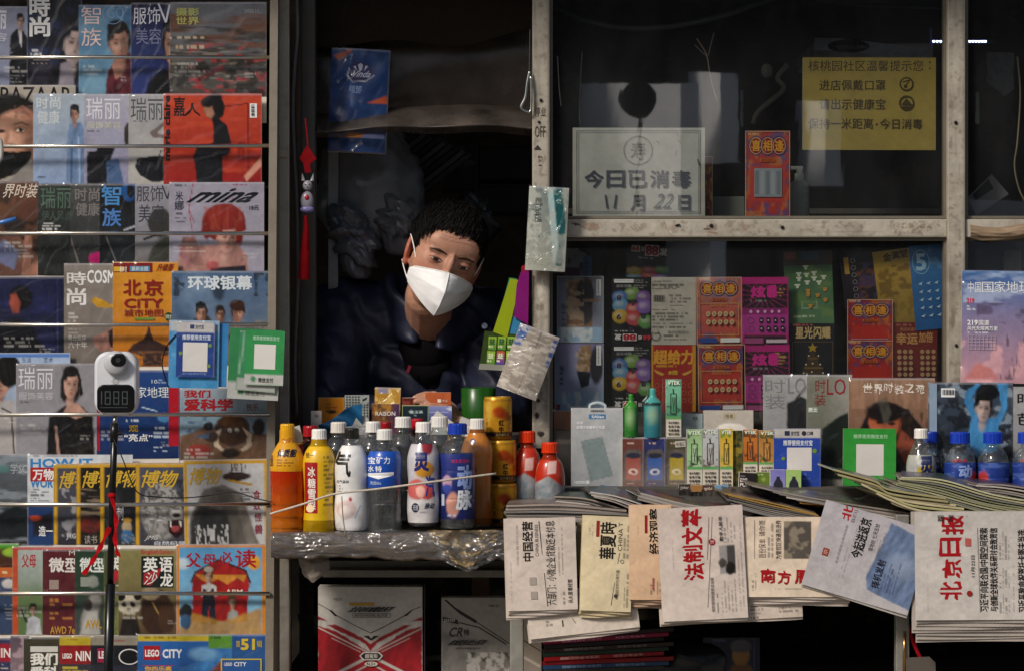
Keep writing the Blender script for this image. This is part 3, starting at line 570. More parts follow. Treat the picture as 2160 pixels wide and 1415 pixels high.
for s in (-1, 1):
    cx, cz = 31 * s, -3
    def shp(u, v, s=s, cx=cx, cz=cz):
        top = 4.6 * (1 - abs(u) ** 2.2) ** .8; bot = -3.0 * (1 - abs(u) ** 2.0); return cx + u * 13, cz + (bot + (top - bot) * (v + 1) / 2) + 1.2 * u * s
    def eye(u, v):
        X_ = u * 14 + 1.5; Z_ = v * 4.2; r_ = np.hypot(X_, Z_ - .6); C = np.tile(hx('9a877c'), (len(u), 1))
        C = np.where((r_ < 6.4)[:, None], hx('160d09'), C); C = np.where((r_ < 2.6)[:, None], hx('080606'), C); C = C
        C = np.where((v > .72)[:, None], hx('140e0c'), C); C = np.where((v < -.86)[:, None], hx('6a4438'), C); return C
    facepatch('eye', cx, cz, 14, 5, eye, 'skin', .7, 36, 20, shp, .8)
    lid = MB(); pts = [onface(cx + u * 15, cz + 4.2 * (1 - abs(u) ** 2.2) ** .8 + 1.2 * u * s + .6, .2) for u in np.linspace(-1, 1, 13)]
    lid.tube(pts, [  .0005 + .0011 * (1 - (2 * i / 12 - 1) ** 2) for i in range(13)], '7a4f3e', 8); lid.build('eyelid', 'skin', person, smooth=True)
    lid2 = MB(); pts = [onface(cx + u * 13, cz - 3.6 * (1 - abs(u) ** 2.0) + 1.2 * u * s - .8, -.2) for u in np.linspace(-1, 1, 13)]
    lid2.tube(pts, [.0004 + .0012 * (1 - (2 * i / 12 - 1) ** 2) for i in range(13)], '7a4f3e', 8); lid2.build('eyelid', 'skin', person, smooth=True)
    def brow(u, v, s=s): return 31 * s + u * 19, 14.5 + 3.0 * (1 - u * u) + 1.2 * s * u + v * (3.4 - 2.2 * abs(u))
    facepatch('eyebrow', 0, 0, 0, 0, lambda u, v: hx('3c291f')[None] * (.6 + .9 * fbm(u * 14 + v * 4, v * 1.5, 4))[:, None], 'skin', .15, 40, 10, brow, .9)
# hair
hm = MB(); nU, nV = 150, 90; uu, vv = np.meshgrid(np.linspace(0, 2 * np.pi, nU, endpoint=False), np.linspace(0.0, 2.3, nV)); uu = uu.ravel(); vv = vv.ravel()
n1 = fbm(uu * 7, vv * 4, 5) - .5; n2 = np.abs(np.sin(uu * 26 + 5 * fbm(uu * 3, vv * 3, 8))) - .5; rr = 1 + .05 * n1 + .01 * n2
hxx = 81 * np.sin(vv) * np.cos(uu) * rr; hy = 8 + 99 * np.sin(vv) * np.sin(uu) * rr; hz = 36 + 84 * np.cos(vv) * rr
line_ = np.interp(hy, [-95, -78, -62, -45, -22, 0, 20, 40, 110], [76, 68, 58, 42, 0, -8, 24, -30, -52]) + 8 * (fbm(uu * 16, uu * 0, 3) - .5) + np.where(hy < -50, 5 * np.cos(hxx * .06), 0)
keep = hz > line_; idx = np.arange(nU * nV).reshape(nV, nU)
q = np.stack([idx[:-1, :], idx[1:, :], np.roll(idx, -1, 1)[1:, :], np.roll(idx, -1, 1)[:-1, :]], -1).reshape(-1, 4); q = q[keep[q].all(1)]
P3 = np.array([hp(a, b, c)[:] for a, b, c in zip(hxx, hy, hz)]); hm.add(P3, q, hx('0c0a09')[None] * (.7 + .7 * fbm(uu * 14, vv * 2, 6))[:, None])
rg = random.Random(4)
HL = ([-95, -78, -62, -45, -22, 0, 20, 40, 110], [76, 68, 58, 42, 0, -8, 24, -30, -52])
for i in range(3400):
    a = rg.uniform(0, 2 * math.pi); b = math.acos(rg.uniform(-.35, 1)); p = Vector((79 * math.sin(b) * math.cos(a), 8 + 97 * math.sin(b) * math.sin(a), 35 + 83 * math.cos(b)))
    if p.z < float(np.interp(p.y, *HL)) + 1: continue
    nrm = Vector((p.x / 79, (p.y - 8) / 97, (p.z - 35) / 83)).normalized(); flow = Vector((-.45 + .25 * math.sin(p.x * .05), -1.0, -.35)) + .55 * Vector((p.x / 79, 0, -.8 if p.z < 40 else -.1)) + Vector((rg.gauss(0, .22), rg.gauss(0, .2), rg.gauss(0, .2)))
    t_ = (flow - nrm * flow.dot(nrm)).normalized(); L = rg.uniform(18, 34) * (.5 if p.z < 42 else 1) * (.7 if p.y < -60 else 1); lf = rg.uniform(.05, .22)
    e0 = p - nrm * 3; e1 = p + t_ * L * .5 + nrm * L * lf * .9; e2 = p + t_ * L + nrm * L * (lf * .6 - .10)
    hm.tube([hp(*e0), hp(*e1), hp(*e2)], [.0013, .0011, .0002], ('0b0908', '14100d', '080706')[i % 3], 4, False)
hm.build('hair', 'hair', person, smooth=False)
# mask
def maskP(s, t):
    a = np.abs(s); ry = np.interp(t, [0, .12, .45, .8, 1], [-108, -118, -136, -126, -106]); rz = np.interp(t, [0, .12, .45, .8, 1], [-19, -27, -58, -92, -116])
    sx_ = np.interp(t, [0, .3, .7, 1], [65, 73, 72, 66]); sy = np.interp(t, [0, .3, .7, 1], [-60, -48, -45, -48]); sz = np.interp(t, [0, .3, .7, 1], [-33, -41, -60, -72])
    b = 4 * a * (1 - a); k = a ** 1.02
    return np.sign(s) * sx_ * k, ry * (1 - k) + sy * k - 12 * b - 1.2 * np.sin(t * 9 + a * 6) * b * (t > .05), rz * (1 - k) + sz * k + 3 * b * (1 - t) - 4 * b * t
mm = MB(); ss, tt = np.meshgrid(np.linspace(-1, 1, 57), np.linspace(0, 1, 30)); ss = ss.ravel(); tt = tt.ravel(); a, b, c = maskP(ss, tt)
b = b + 1.5 * (fbm(ss * 3 + 9, tt * 9 + ss * 2, 3) - .5) * 2
P3 = np.array([hp(*p)[:] for p in zip(a, b, c)]); ix = np.arange(57 * 30).reshape(30, 57); q = np.stack([ix[:-1, :-1], ix[1:, :-1], ix[1:, 1:], ix[:-1, 1:]], -1).reshape(-1, 4)
Cm = np.tile(hx('dedddb'), (len(ss), 1)); mk = MB().add(P3, q, Cm)
mask = mk.build('face_mask', 'matte_plastic', person, smooth=True)
sm = MB(); ts_ = np.linspace(0, 1, 20); a, b, c = maskP(ts_ * 0, ts_); sm.tube([hp(p, q_ - .6, r_) for p, q_, r_ in zip(a, b, c)], .0011, 'e6e4e0', 8); sm.build('centre_seam', 'matte_plastic', mask, smooth=True)
sm = MB(); ts_ = np.linspace(-1, 1, 30); a, b, c = maskP(ts_, ts_ * 0 + .02); sm.tube([hp(p, q_ - .6, r_) for p, q_, r_ in zip(a, b, c)], .0011, 'd8d6d2', 6); sm.build('nose_seam', 'matte_plastic', mask, smooth=True)
for s in (-1, 1):
    for pts in (((62, -50, -28), (71, -38, -6), (80, -14, 14), (84, 4, 22)), ((64, -46, -70), (71, -30, -60), (78, -4, -46), (82, 12, -36))):
        MB().tube(catmull([hp(a * s, b, c)[:] for a, b, c in pts], 6), .0013, 'd8d6d2', 8).build('ear_loop', 'fabric', mask, smooth=True)
# jacket: torso, sleeves, stand-up collar
jm = MB()
limb(jm, [PW(880, 800, .37), CH + Vector((0, .01, .0)), (CH + HIP) / 2, HIP + Vector((0, 0, -.05))], [.165, .195, .19, .175])
for i in (0, 1):
    limb(jm, [PW(885, 715, .33), SHO[i] * .5 + PW(885, 715, .33) * .5, SHO[i]], [.11, .105, .088]); limb(jm, [SHO[i], (SHO[i] + EL[i]) / 2, EL[i]], [.088, .078, .066]); limb(jm, [EL[i], EL[i] * .5 + WR[i] * .5, WR[i]], [.066, .058, .045])
limb(jm, [SHO[1], PW(985, 668, .255), PW(962, 690, .235)], [.085, .062, .050])
for lev in (-.02, .0, .02, .04, .06, .08, .095):
    pts = []
    for th in range(-68, 256, 12):
        a = R(th); fr = max(0, -math.sin(a)); pts.append(NK + Vector(((.070 + .010 * (lev + .02) / .075) * math.cos(a), .066 * math.sin(a) + .012 - .01 * fr, -.02 + (lev + .02) * (1 - .5 * fr ** .8) - .018 * fr - .012 * math.cos(a))))
    limb(jm, pts, [.0135] * len(pts))
V2, F2 = evaluated(jm, 'tmp', .006, 6)
def fold(V):
    n = np.abs(np.sin(V[:, 2] * 42 + V[:, 0] * 30 + 6 * fbm(V[:, 0] * 8, V[:, 2] * 8, 3))) ** 2 * .008 + .012 * (fbm(V[:, 0] * 16 + 5, V[:, 2] * 16 + V[:, 1] * 10, 7) - .5); return n
cen = np.array([X(885), .42, 1.1]); nr = V2 - cen; nr /= np.linalg.norm(nr, axis=1)[:, None]; V2 = V2 + nr * fold(V2)[:, None]
# V opening at the neck
vx = V2[:, 0]; vz = V2[:, 2]; pxv = 1080 + vx * 1000 * D / (D + V2[:, 1]); pyv = 707.5 - (vz - ZC) * 1000 * D / (D + V2[:, 1])
op = sdpoly(pxv, pyv, [(884, 648), (922, 652), (912, 680), (894, 704)]) < 0; op &= V2[:, 1] < .30
F2 = [f for f in F2 if not op[f].all()]
jc = MB().add(V2, F2, hx('262a3e')[None] * (.8 + .5 * fbm(V2[:, 0] * 12, V2[:, 2] * 12, 4))[:, None]); jacket = jc.build('jacket', 'nylon', person, smooth=True)
sh_ = MB(); limb(sh_, [NK + Vector((-.01, .0, -.055)), NK + Vector((-.01, .03, -.11))], [.062, .07], '0e0b0d'); sh_.build('inner_shirt', 'fabric', jacket, smooth=True)
p_ = MB().lathe([(.0005, 0), (.006, 0), (.0065, .002), (.0005, .0025)], '8a8c90', 16); p_.build('snap_button', 'chrome', jacket, loc=PW(1022, 688, .2), rot=(R(75), 0, 0))
lg = MB().add([PW(862, 769, .17)[:], PW(868, 772, .17)[:], PW(862, 786, .17)[:], PW(856, 784, .17)[:]], [[0, 1, 2, 3]], hx('7a2c40')); lg.build('chest_emblem', 'fabric', jacket)
# ------------------------------------------------------------------ magazine rack
rack = empty('magazine_rack', (X(285), 0, .3), 'tall slanted magazine rack with polished horizontal retaining bars', 'magazine rack')
def rp(name, mb, mat, sm=False): o = mb.build(name, mat, None, sm); o.parent = rack; o.matrix_parent_inverse = Matrix.Translation(-Vector(rack.location)); return o
RY = [-.022 - .019 * k for k in range(9)]
rb = MB(); yb = .02
rb.prism([(0, 0)] * 0 or [(X(-160), .02), (X(566), .02), (X(566), 2.1), (X(-160), 2.1)], .016, .03, '2c2622')
rp('back_panel', rb, 'wood')
for k, py in enumerate((122, 308, 493, 684, 874, 1062, 1251)):
    y = RY[k] - .034; rp('bar', MB().tube([(X(-120, y), y, Z(py + 1, y)), (X(200, y), y, Z(py + (1.5 if k % 2 else -.8), y)), (X(569, y), y, Z(py, y))], .0042, 'c9c4bb', 12), 'chrome', True)
    rp('shelf_lip', MB().box(X(-120, RY[k]), RY[k] + .008, Z(207 + 188 * k, RY[k]), X(566, RY[k]), .016, Z(205 + 188 * k, RY[k]), '4a443d'), 'worn_metal')
for px, c, a in ((566, '7d766a', 19), (-150, '7d766a', 19)):
    mb = MB(); x0, x1 = X(px, -.1), X(px + 17, -.1)
    v = [(x, y, z) for z, ya in ((.02, -.225), (2.05, -.05)) for y in (ya, .03) for x in (x0, x1)]
    mb.add(v, [[0, 2, 3, 1], [4, 5, 7, 6], [0, 1, 5, 4], [2, 6, 7, 3], [0, 4, 6, 2], [1, 3, 7, 5]], hx(c)); rp('side_post', mb, 'painted_metal')
MG = 'magazines in the wall rack'
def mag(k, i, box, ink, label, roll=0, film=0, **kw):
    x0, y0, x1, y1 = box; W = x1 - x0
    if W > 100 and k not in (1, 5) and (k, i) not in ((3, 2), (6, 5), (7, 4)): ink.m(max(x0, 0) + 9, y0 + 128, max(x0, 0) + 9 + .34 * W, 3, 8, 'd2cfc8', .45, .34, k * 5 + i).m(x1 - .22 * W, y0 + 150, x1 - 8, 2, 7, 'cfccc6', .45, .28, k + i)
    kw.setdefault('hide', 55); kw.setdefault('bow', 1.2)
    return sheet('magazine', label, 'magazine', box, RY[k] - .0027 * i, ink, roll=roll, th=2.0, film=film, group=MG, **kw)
W_ = 'd8d6d4'
# ---- tier 1
mag(0, 0, (-120, 14, 58, 205), Ink('8f93a6').V(60, 205, '7a819a', 0, .7).P([(20, 205), (22, 78), (34, 62), (50, 66), (60, 84), (60, 205)], '15161f').P([(39, 64), (47, 64), (45, 100), (41, 90)], 'c9c6cc').F(43, 46, 13, 26, 'a58a7c').T(-40, 20, 14, 62, '瑞丽', 'd4d4da', .03).T(-10, 70, 15, 88, '容', 'c8c8d0', .01), 'pale lilac magazine with a man in a dark suit starting the top tier', film=1)
mag(0, 1, (58, -12, 172, 205), Ink('14161f').V(-12, 205, '2a2c3c', 0, .6).M(30, 22, '323a58', .5, .75, 4).F(158, 92, 46, 92, 'a89a98', '191a22', 8, 1, long=.6).P([(122, 205), (128, 135), (150, 128), (160, 205)], '8f8992', 4).P([(92, 205), (110, 140), (126, 150), (120, 205)], '101118', 3).E(90, 150, 20, 22, '3a3442', 0, 12, .7).T(62, -6, 106, 36, '時', 'dcdcdf', .035).T(62, 36, 106, 78, '尚', 'dcdcdf', .035).m(64, 105, 92, 2, 8, 'c8c8cc', .6), 'dark navy magazine with big white masthead and a pale face', film=1)
mag(0, 2, (166, 11, 280, 205), Ink('5b7d9c').G(11, 205, '466f96', '6d93a8').M(40, 60, '7fa2b4', .5, .8, 2, .5).P([(222, 205), (228, 150), (250, 120), (275, 110), (280, 205)], '5e2530', 3).P([(236, 140), (246, 118), (262, 122), (258, 160), (244, 168)], 'a87c6c', 3).F(252, 92, 44, 74, 'a27c6e', '12100f', -4, 1).M(9, 9, '2a161a', .55, .6, 8, .7, (230, 170, 280, 205)).ring(238, 30, 22, 1.4, '7d9cc0').T(226, 16, 262, 44, 'GQ', '7d9cc0').T(171, 14, 213, 52, '智', 'd9c2bd', .0).T(172, 60, 214, 98, '族', 'd9c2bd', 0), 'blue magazine with pink characters and a frowning man resting his chin on his hand', film=1)
mag(0, 3, (277, 6, 360, 205), Ink('232a50').G(6, 205, '1c2344', '2f3c74').P([(305, 205), (318, 165), (345, 148), (360, 150), (360, 205)], '0c0d12', 3).F(366, 95, 42, 88, 'b08c78', '0d0d10', 0, -1).T(281, 16, 338, 52, '服饰', 'cfcfda', .0).T(287, 60, 340, 94, '美容', '7c7f9c', 0).line([(334, 8), (350, 48), (358, 10)], 4, 'cfcfda'), 'narrow navy magazine with white characters half hidden by a landscape cover', film=1)
mag(0, 4, (359, 5, 562, 205), Ink('6b6660').G(5, 205, '71747a', '4c463f').M(90, 16, '6e4c3a', .45, .6, 5, .9, (0, 30, 600, 110)).M(60, 8, '3c342e', .5, .62, 7, .8, (0, 55, 600, 140)).M(30, 5, '8a8378', .52, .66, 9, .7, (0, 100, 600, 185)).M(22, 8, '9c3038', .56, .66, 3, .8, (400, 90, 600, 205)).M(14, 14, '2a2824', .52, .6, 12, .8, (0, 125, 600, 205)).T(371, 17, 420, 34, '摄影', 'b3b56a', .02).T(371, 36, 420, 53, '世界', 'b3b56a', .02).m(372, 78, 480, 1, 8, 'b6a894').m(372, 97, 480, 1, 9, 'b6a48a', .6).T(516, 20, 545, 27, '2022.11', 'b6b4b0'), 'landscape photography magazine with reddish hills and olive title at the top tier end', film=1)
# ---- tier 2
mag(1, 0, (-110, 180, 159, 392), Ink('a39c92').E(18, 246, 66, 48, '17130f', 0, 8).E(30, 300, 54, 66, 'b48a74', 8, 8).E(66, 300, 16, 60, '5c3c2e', 0, 16, .75).E(20, 262, 40, 14, '3a2a22', 4, 9, .5).E(14, 300, 22, 26, 'd4ae98', 0, 18, .5).L([(30, 263), (46, 259), (60, 265)], 3.2, '2a1c16', .85, 2).E(43, 275, 13, 8, '6a4436', 0, 5, .7).E(43, 276, 9, 3.6, 'c8b8ac', -4, 1.3).E(44, 276, 3.8, 3.8, '20140f', 0, 1.2).L([(33, 274), (43, 271.5), (53, 276)], 1.8, '1c1310').E(2, 277, 9, 4, '3a241c', 0, 3).E(26, 308, 13, 4, '5c3024', 6, 4, .8).E(14, 292, 5, 18, '7a4c3a', 10, 6, .6).P([(-40, 392), (-40, 316), (20, 322), (66, 318), (66, 345), (30, 370)], '121110').P([(10, 392), (66, 336), (80, 392)], '8a8580', 2).L([(34, 236), (48, 228), (64, 238), (70, 250)], 9, '9c6c58', 1, 4).L([(44, 246), (62, 252)], 6, 'a87862', 1, 3).M(6, 6, '6b574a', .55, .6, 6, .6, (30, 222, 75, 255)).T(1, 184, 152, 222, 'BAZAAR', '16130f', .01), 'beige fashion magazine with large black serif title and staring brown eyes', film=1.0)
mag(1, 1, (70, 198, 184, 392), Ink('9fabb6').G(198, 392, 'a2adb6', '8b9fbe').P([(140, 392), (142, 290), (146, 262), (168, 258), (178, 270), (182, 392)], '6f86a6', 2).L([(152, 300), (150, 392)], 4, '4d6488').L([(166, 290), (168, 392)], 3, '9fb2cc').F(158, 242, 18, 32, 'a37d6c', '1a1718', 0, -1).T(77, 205, 128, 230, '时尚', 'c3cacd', .02).T(79, 234, 126, 262, '健康', 'c3cacd', .02).T(80, 372, 96, 376, '鞋履特刊', '3a4250'), 'pale blue magazine with faint white characters and a man in a denim coat', film=.9)
mag(1, 2, (177, 199, 274, 392), Ink('9092a2').G(199, 392, 'a3a3b0', '8c8aa4').P([(184, 392), (184, 322), (204, 318), (208, 308), (244, 310), (236, 330), (226, 392)], '15151c').P([(226, 392), (224, 340), (250, 335), (262, 392)], '50688c').L([(225, 350), (240, 352), (228, 362)], 2, '20303c').E(270, 285, 9, 26, '3a3330', 0, 2).T(182, 206, 254, 252, '瑞丽', 'cfced2', .0).T(183, 257, 255, 272, '服饰美容', 'bdbcae', .015).m(184, 276, 232, 1, 6, '34323c').T(184, 288, 232, 295, 'LESSON 9 / 10', 'b4b2c0'), 'lilac grey magazine with white twin characters and a figure in black trousers', film=.9)
mag(1, 3, (271, 199, 352, 392), Ink('8f8f8f').G(199, 392, '9a9a9e', 'a9a7a2').P([(284, 352), (290, 336), (322, 330), (352, 330), (352, 384), (320, 384), (296, 372)], '191a20').P([(316, 280), (345, 258), (352, 262), (330, 282), (352, 286), (352, 294), (322, 290)], '6e6160').L([(335, 332), (340, 318), (352, 318)], 2, '17181c').T(276, 207, 344, 254, '瑞丽', '54555c', .0).m(278, 255, 340, 1, 6, '46464e'), 'grey magazine with dark twin characters and a black leather shoe', film=.8)
m_ = mag(1, 4, (345, 198, 552, 392), Ink('a83626').G(198, 392, 'b4482c', '8e1c1c').M(70, 12, 'bf5238', .5, .7, 5, .5).M(8, 40, '7d1518', .56, .66, 2, .6, (470, 300, 552, 392)).L([(455, 228), (523, 219), (525, 392)], 2.4, '64161a').L([(480, 300), (545, 306)], 2, '6e1a1c').P([(416, 392), (408, 330), (418, 308), (450, 302), (450, 262), (444, 244), (456, 246), (478, 264), (488, 300), (484, 326), (470, 332), (470, 392)], '14141a', 2).E(452, 228, 22, 26, '15110f', -10, 2).P([(432, 222), (446, 220), (452, 240), (446, 252), (436, 246), (430, 234)], '96705c', 2).L([(436, 226), (444, 226)], 1.6, '201612').E(446, 212, 24, 12, '100d0c', -20, 3).P([(515, 372), (552, 330), (552, 350), (520, 384)], 'c99480', 3).T(366, 205, 390, 246, '嘉', '17120f', .02).T(388, 218, 424, 246, '人', '17120f', .01).T(346, 202, 359, 340, 'marie claire', '17100f', .05, 90).bars(527, 219, 542, 249, vert=False, n=10), 'bright red fashion magazine with a man in a black turtleneck and a barcode', roll=0, film=.6, edge='cfc6c4')
# ---- tier 3
mag(2, 0, (-110, 383, 82, 582), Ink('4c3a30').G(383, 480, '523e32', '2a211c').M(30, 30, '7a543c', .5, .7, 4, .6).E(30, 520, 90, 70, '8c6656', 20, 6, .0).P([(-40, 582), (-40, 500), (40, 498), (80, 540), (84, 582)], '6a4c40', 3).P([(46, 582), (52, 498), (68, 498), (64, 560), (84, 545), (84, 582)], '946c5c', 3).P([(-30, 540), (10, 505), (40, 530), (30, 570)], '6d7390', 4).E(60, 442, 26, 26, '5e3d30', 0, 6).T(6, 388, 82, 418, '界时装', 'cfc6b8', .008, 0, .12), 'brown magazine with white brush script and bare knees', film=.8)
mag(2, 1, (80, 388, 153, 582), Ink('2b2e2d').G(388, 582, '363a38', '1a1a1a').M(40, 30, '3c4240', .5, .7, 6, .5).T(86, 395, 150, 440, '瑞丽', '57705f', .0).T(88, 445, 150, 466, '伊人风尚', '4f6254', .0).m(88, 470, 132, 3, 6, 'c8c8c4', .55), 'dark charcoal magazine with dim green characters', film=.6)
mag(2, 2, (150, 388, 213, 582), Ink('3c3c3e').G(388, 582, '4b4d4c', '2a2b2c').L([(148, 500), (172, 575)], 3, '77706c').E(205, 548, 18, 16, 'a01c62', 0, 3).T(158, 397, 210, 425, '时尚', '7b7674', .02).T(160, 428, 210, 456, '健康', '7b7674', .02), 'grey magazine with dull silver characters and a pink pompom', film=.6)
mag(2, 3, (210, 388, 288, 582), Ink('15171a').M(40, 60, '2c3034', .5, .75, 3, .7).L([(224, 500), (248, 560)], 2.5, '6c6c6c').E(272, 404, 16, 22, '1f4e80', 0, 1.5).E(276, 404, 8, 13, '15171a', 0, 1.5).T(214, 392, 256, 434, '智', '4d86b8', .02).T(216, 440, 256, 478, '族', '4f7cb4', .02).L([(262, 486), (284, 478)], 4, 'a8a6ae'), 'black magazine with bright blue characters', film=.6)
mag(2, 4, (285, 389, 362, 582), Ink('8e8d96').V(480, 582, '5f5c50', .1, .95).E(338, 470, 26, 30, '3a3836', 0, 4).L([(305, 505), (345, 490)], 5, '1c1a18').E(340, 545, 26, 50, '3e4038', 20, 6).T(288, 393, 344, 426, '服饰', '3c3c46', -.01).T(292, 432, 346, 470, '美容', '3c3c46', -.01).line([(342, 392), (353, 420), (360, 396)], 3, '3c3c46'), 'light grey magazine with thin black characters and a curly head', film=.6)
mag(2, 5, (357, 385, 557, 580), Ink('94919e').V(385, 580, '9d9aa8', 0, 1).P([(372, 580), (376, 545), (420, 518), (462, 516), (500, 514), (522, 540), (524, 580)], 'a37c74', 3).P([(376, 540), (386, 500), (412, 500), (430, 560), (410, 560)], '8f6a64', 3).P([(478, 500), (496, 512), (476, 560), (454, 566)], 'ab857c', 3).E(472, 470, 46, 40, '7c2a22', 0, 3).F(480, 502, 44, 62, 'bc958a', '7c2a22', 6, 1, mouth='8c1f26').E(470, 464, 40, 22, '84291f', 0, 4).M(5, 26, '9c4a38', .5, .62, 5, .5, (430, 436, 514, 484)).E(505, 492, 8, 26, '7a241c', 0, 3).E(436, 486, 8, 20, '7a241c', 0, 3).P([(428, 470), (440, 445), (436, 492), (424, 490)], '7a241c', 2).P([(512, 445), (520, 485), (508, 492)], '7a241c', 2).P([(440, 580), (446, 566), (518, 560), (520, 580)], '24222c', 3).E(448, 560, 14, 9, 'a03a44', 0, 4, .7).L([(408, 386), (398, 440), (408, 500)], 1.6, '96244a').L([(398, 440), (410, 470)], 1.4, '96244a').L([(500, 386), (484, 450), (478, 500)], 1.4, '8e2442').L([(380, 520), (398, 560)], 5, '9a6674').T(370, 404, 386, 424, '米', '3a3846', .02).T(368, 424, 388, 444, '娜', '3a3846', .02).T(392, 398, 546, 428, 'mina', '17161c', .03, 0, .35).T(526, 434, 546, 444, '18元', '2a2934', .02).m(370, 450, 396, 3, 8, '3c3a46', .5).m(366, 390, 420, 1, 7, '4a4856').m(490, 388, 548, 1, 7, '8a3a5a'), 'lilac fashion magazine with a red haired bare shouldered woman and cursive black title', film=.7)
# ---- tier 4
mag(3, 0, (-110, 584, 137, 770), Ink('1c2038').G(584, 770, '20264a', '16182a').M(50, 40, '30346a', .5, .75, 3, .7).E(44, 628, 24, 26, '120e10', 0, 4).P([(22, 622), (34, 618), (44, 640), (40, 660), (26, 662), (20, 640)], '8d4a3c', 4).P([(-20, 770), (-10, 690), (30, 668), (70, 690), (110, 770)], '11121c', 6).L([(120, 590), (122, 770)], 2, '3c4274'), 'dark blue magazine with a man in profile under purple light', film=.7)
mag(3, 1, (135, 556, 242, 770), Ink('827a72').G(556, 770, '878079', '78706a').P([(192, 634), (200, 626), (216, 632), (232, 642), (242, 642), (242, 648), (226, 650), (204, 648)], 'b98f2c', 2).P([(196, 712), (222, 700), (242, 690), (242, 738), (214, 742), (200, 728)], '9c7468', 3).P([(228, 700), (242, 690), (242, 735), (232, 730)], '26211f', 2).T(141, 574, 182, 602, '時', 'd8d6d2', .02).T(141, 608, 182, 644, '尚', 'd8d6d2', .03).T(184, 570, 242, 598, 'COSM', 'dedcd8', .03).T(144, 706, 182, 718, '舞台姐妹', 'cfccc6').T(144, 720, 184, 734, '六十年', 'cfccc6').m(144, 660, 166, 3, 8, 'b8b4ae', .6), 'taupe magazine with white title, yellow fish ornament and a bent elbow', film=1)
mag(3, 2, (238, 553, 376, 772), Ink('c1812a').G(553, 772, 'c8902e', 'b26f22').P([(300, 772), (302, 752), (268, 740), (282, 725), (304, 716), (310, 700), (314, 684), (318, 700), (324, 716), (350, 728), (370, 742), (340, 752), (342, 772)], '3c2a26', 1.6).L([(278, 742), (362, 742)], 3, '6a4a38').M(8, 3, '7a5a40', .5, .6, 4, .6, (280, 740, 360, 772)).r(239, 555, 322, 575, '7d1a1c').r(322, 555, 375, 573, 'c98a2a').r(240, 563, 262, 573, 'c9a43a').T(252, 562, 268, 575, '树', 'e4dccc').r(274, 562, 316, 573, '4a8ea8').T(278, 563, 312, 572, '最新全图', 'dfe4e4').T(330, 557, 368, 572, '升级版', '7d1c18', .02, 0, .15).T(260, 590, 298, 624, '北', '8a221c', .03).T(304, 590, 344, 624, '京', '8a221c', .03).T(262, 630, 344, 650, 'CiTY', '8a221c', .03).T(262, 652, 344, 668, '城市地图', '8a221c', .015).r(284, 670, 326, 675, '6d8a3c').disc(356, 668, 9, '1f4a2a').T(350, 664, 362, 673, '附', 'd8d8c8'), 'golden city map with dark red characters and a temple roof', film=.7)
mag(3, 3, (362, 572, 568, 770), Ink('5a6f88').G(572, 770, '4d6684', '6c7a88').P([(372, 590), (400, 582), (420, 690), (372, 690)], '3a5270', 20, .7).M(60, 50, '7d94ac', .5, .75, 5, .6).P([(400, 700), (410, 672), (440, 666), (452, 690), (470, 700)], '3a3a36', 3).F(425, 662, 22, 38, '94705e', '171513').F(465, 664, 18, 30, '8a6656', '2a221e').F(502, 660, 26, 40, '9a7262', '2a1c16', 0, -1).E(500, 645, 16, 12, '3c2218', 0, 3).P([(372, 720), (420, 690), (500, 690), (568, 676), (568, 770), (372, 770)], '6e675e', 6, .8).M(5, 12, '8c8880', .52, .6, 9, .7, (480, 675, 568, 715)).E(461, 610, 14, 24, '1c2636', 0, 6, .8).T(396, 582, 532, 612, '环球银幕', 'c9d0d4', .035).M(12, 12, '1c2430', .5, .6, 7, .8, (365, 572, 390, 625)).M(12, 12, '1c2430', .5, .6, 8, .8, (535, 572, 568, 625)), 'blue grey film magazine with three heads and blocky white title', film=.9)
# ---- tier 5
mag(4, -1, (-110, 744, 148, 960), Ink('9fb0c8').V(752, 960, '8c9298', 0, 1).F(8, 800, 36, 74, 'b08c7c', '15120f', 10, -1).E(20, 782, 26, 34, '14110f', 0, 4).P([(-20, 960), (-10, 850), (30, 842), (40, 960)], 'a8a4a2', 3).L([(4, 860), (24, 870), (30, 955)], 3, '1c1a1a').r(-100, 746, 146, 753, '5d82bc').T(46, 753, 66, 764, '生活', '59647c').T(92, 753, 112, 764, '艺术', '59647c'), 'pale magazine with blue top edge and a dark haired man in profile', film=.4)
mag(4, 0, (34, 766, 207, 960), Ink('8d8b8f').V(766, 960, '96949a', 0, 1).P([(98, 960), (104, 880), (130, 860), (150, 846), (176, 858), (196, 880), (200, 960)], '141416', 3).P([(134, 870), (146, 846), (164, 850), (186, 872), (160, 884)], 'b59080', 3).F(150, 810, 34, 58, 'bb9686', '14110f', 4, 1, long=.5).P([(128, 800), (136, 780), (134, 840), (128, 838)], '14110f', 2).P([(168, 790), (176, 830), (168, 838)], '14110f', 2).L([(118, 900), (124, 960)], 6, 'a8887c').M(7, 7, '3c342c', .55, .6, 5, .7, (140, 890, 200, 960)).T(39, 774, 112, 820, '瑞丽', 'cfced2', .0).T(40, 826, 112, 842, '服饰美容', 'c2c1c6', .0).m(42, 846, 92, 1, 6, '3a383e'), 'grey magazine with white twin characters and a bob haired woman in black', film=.8)
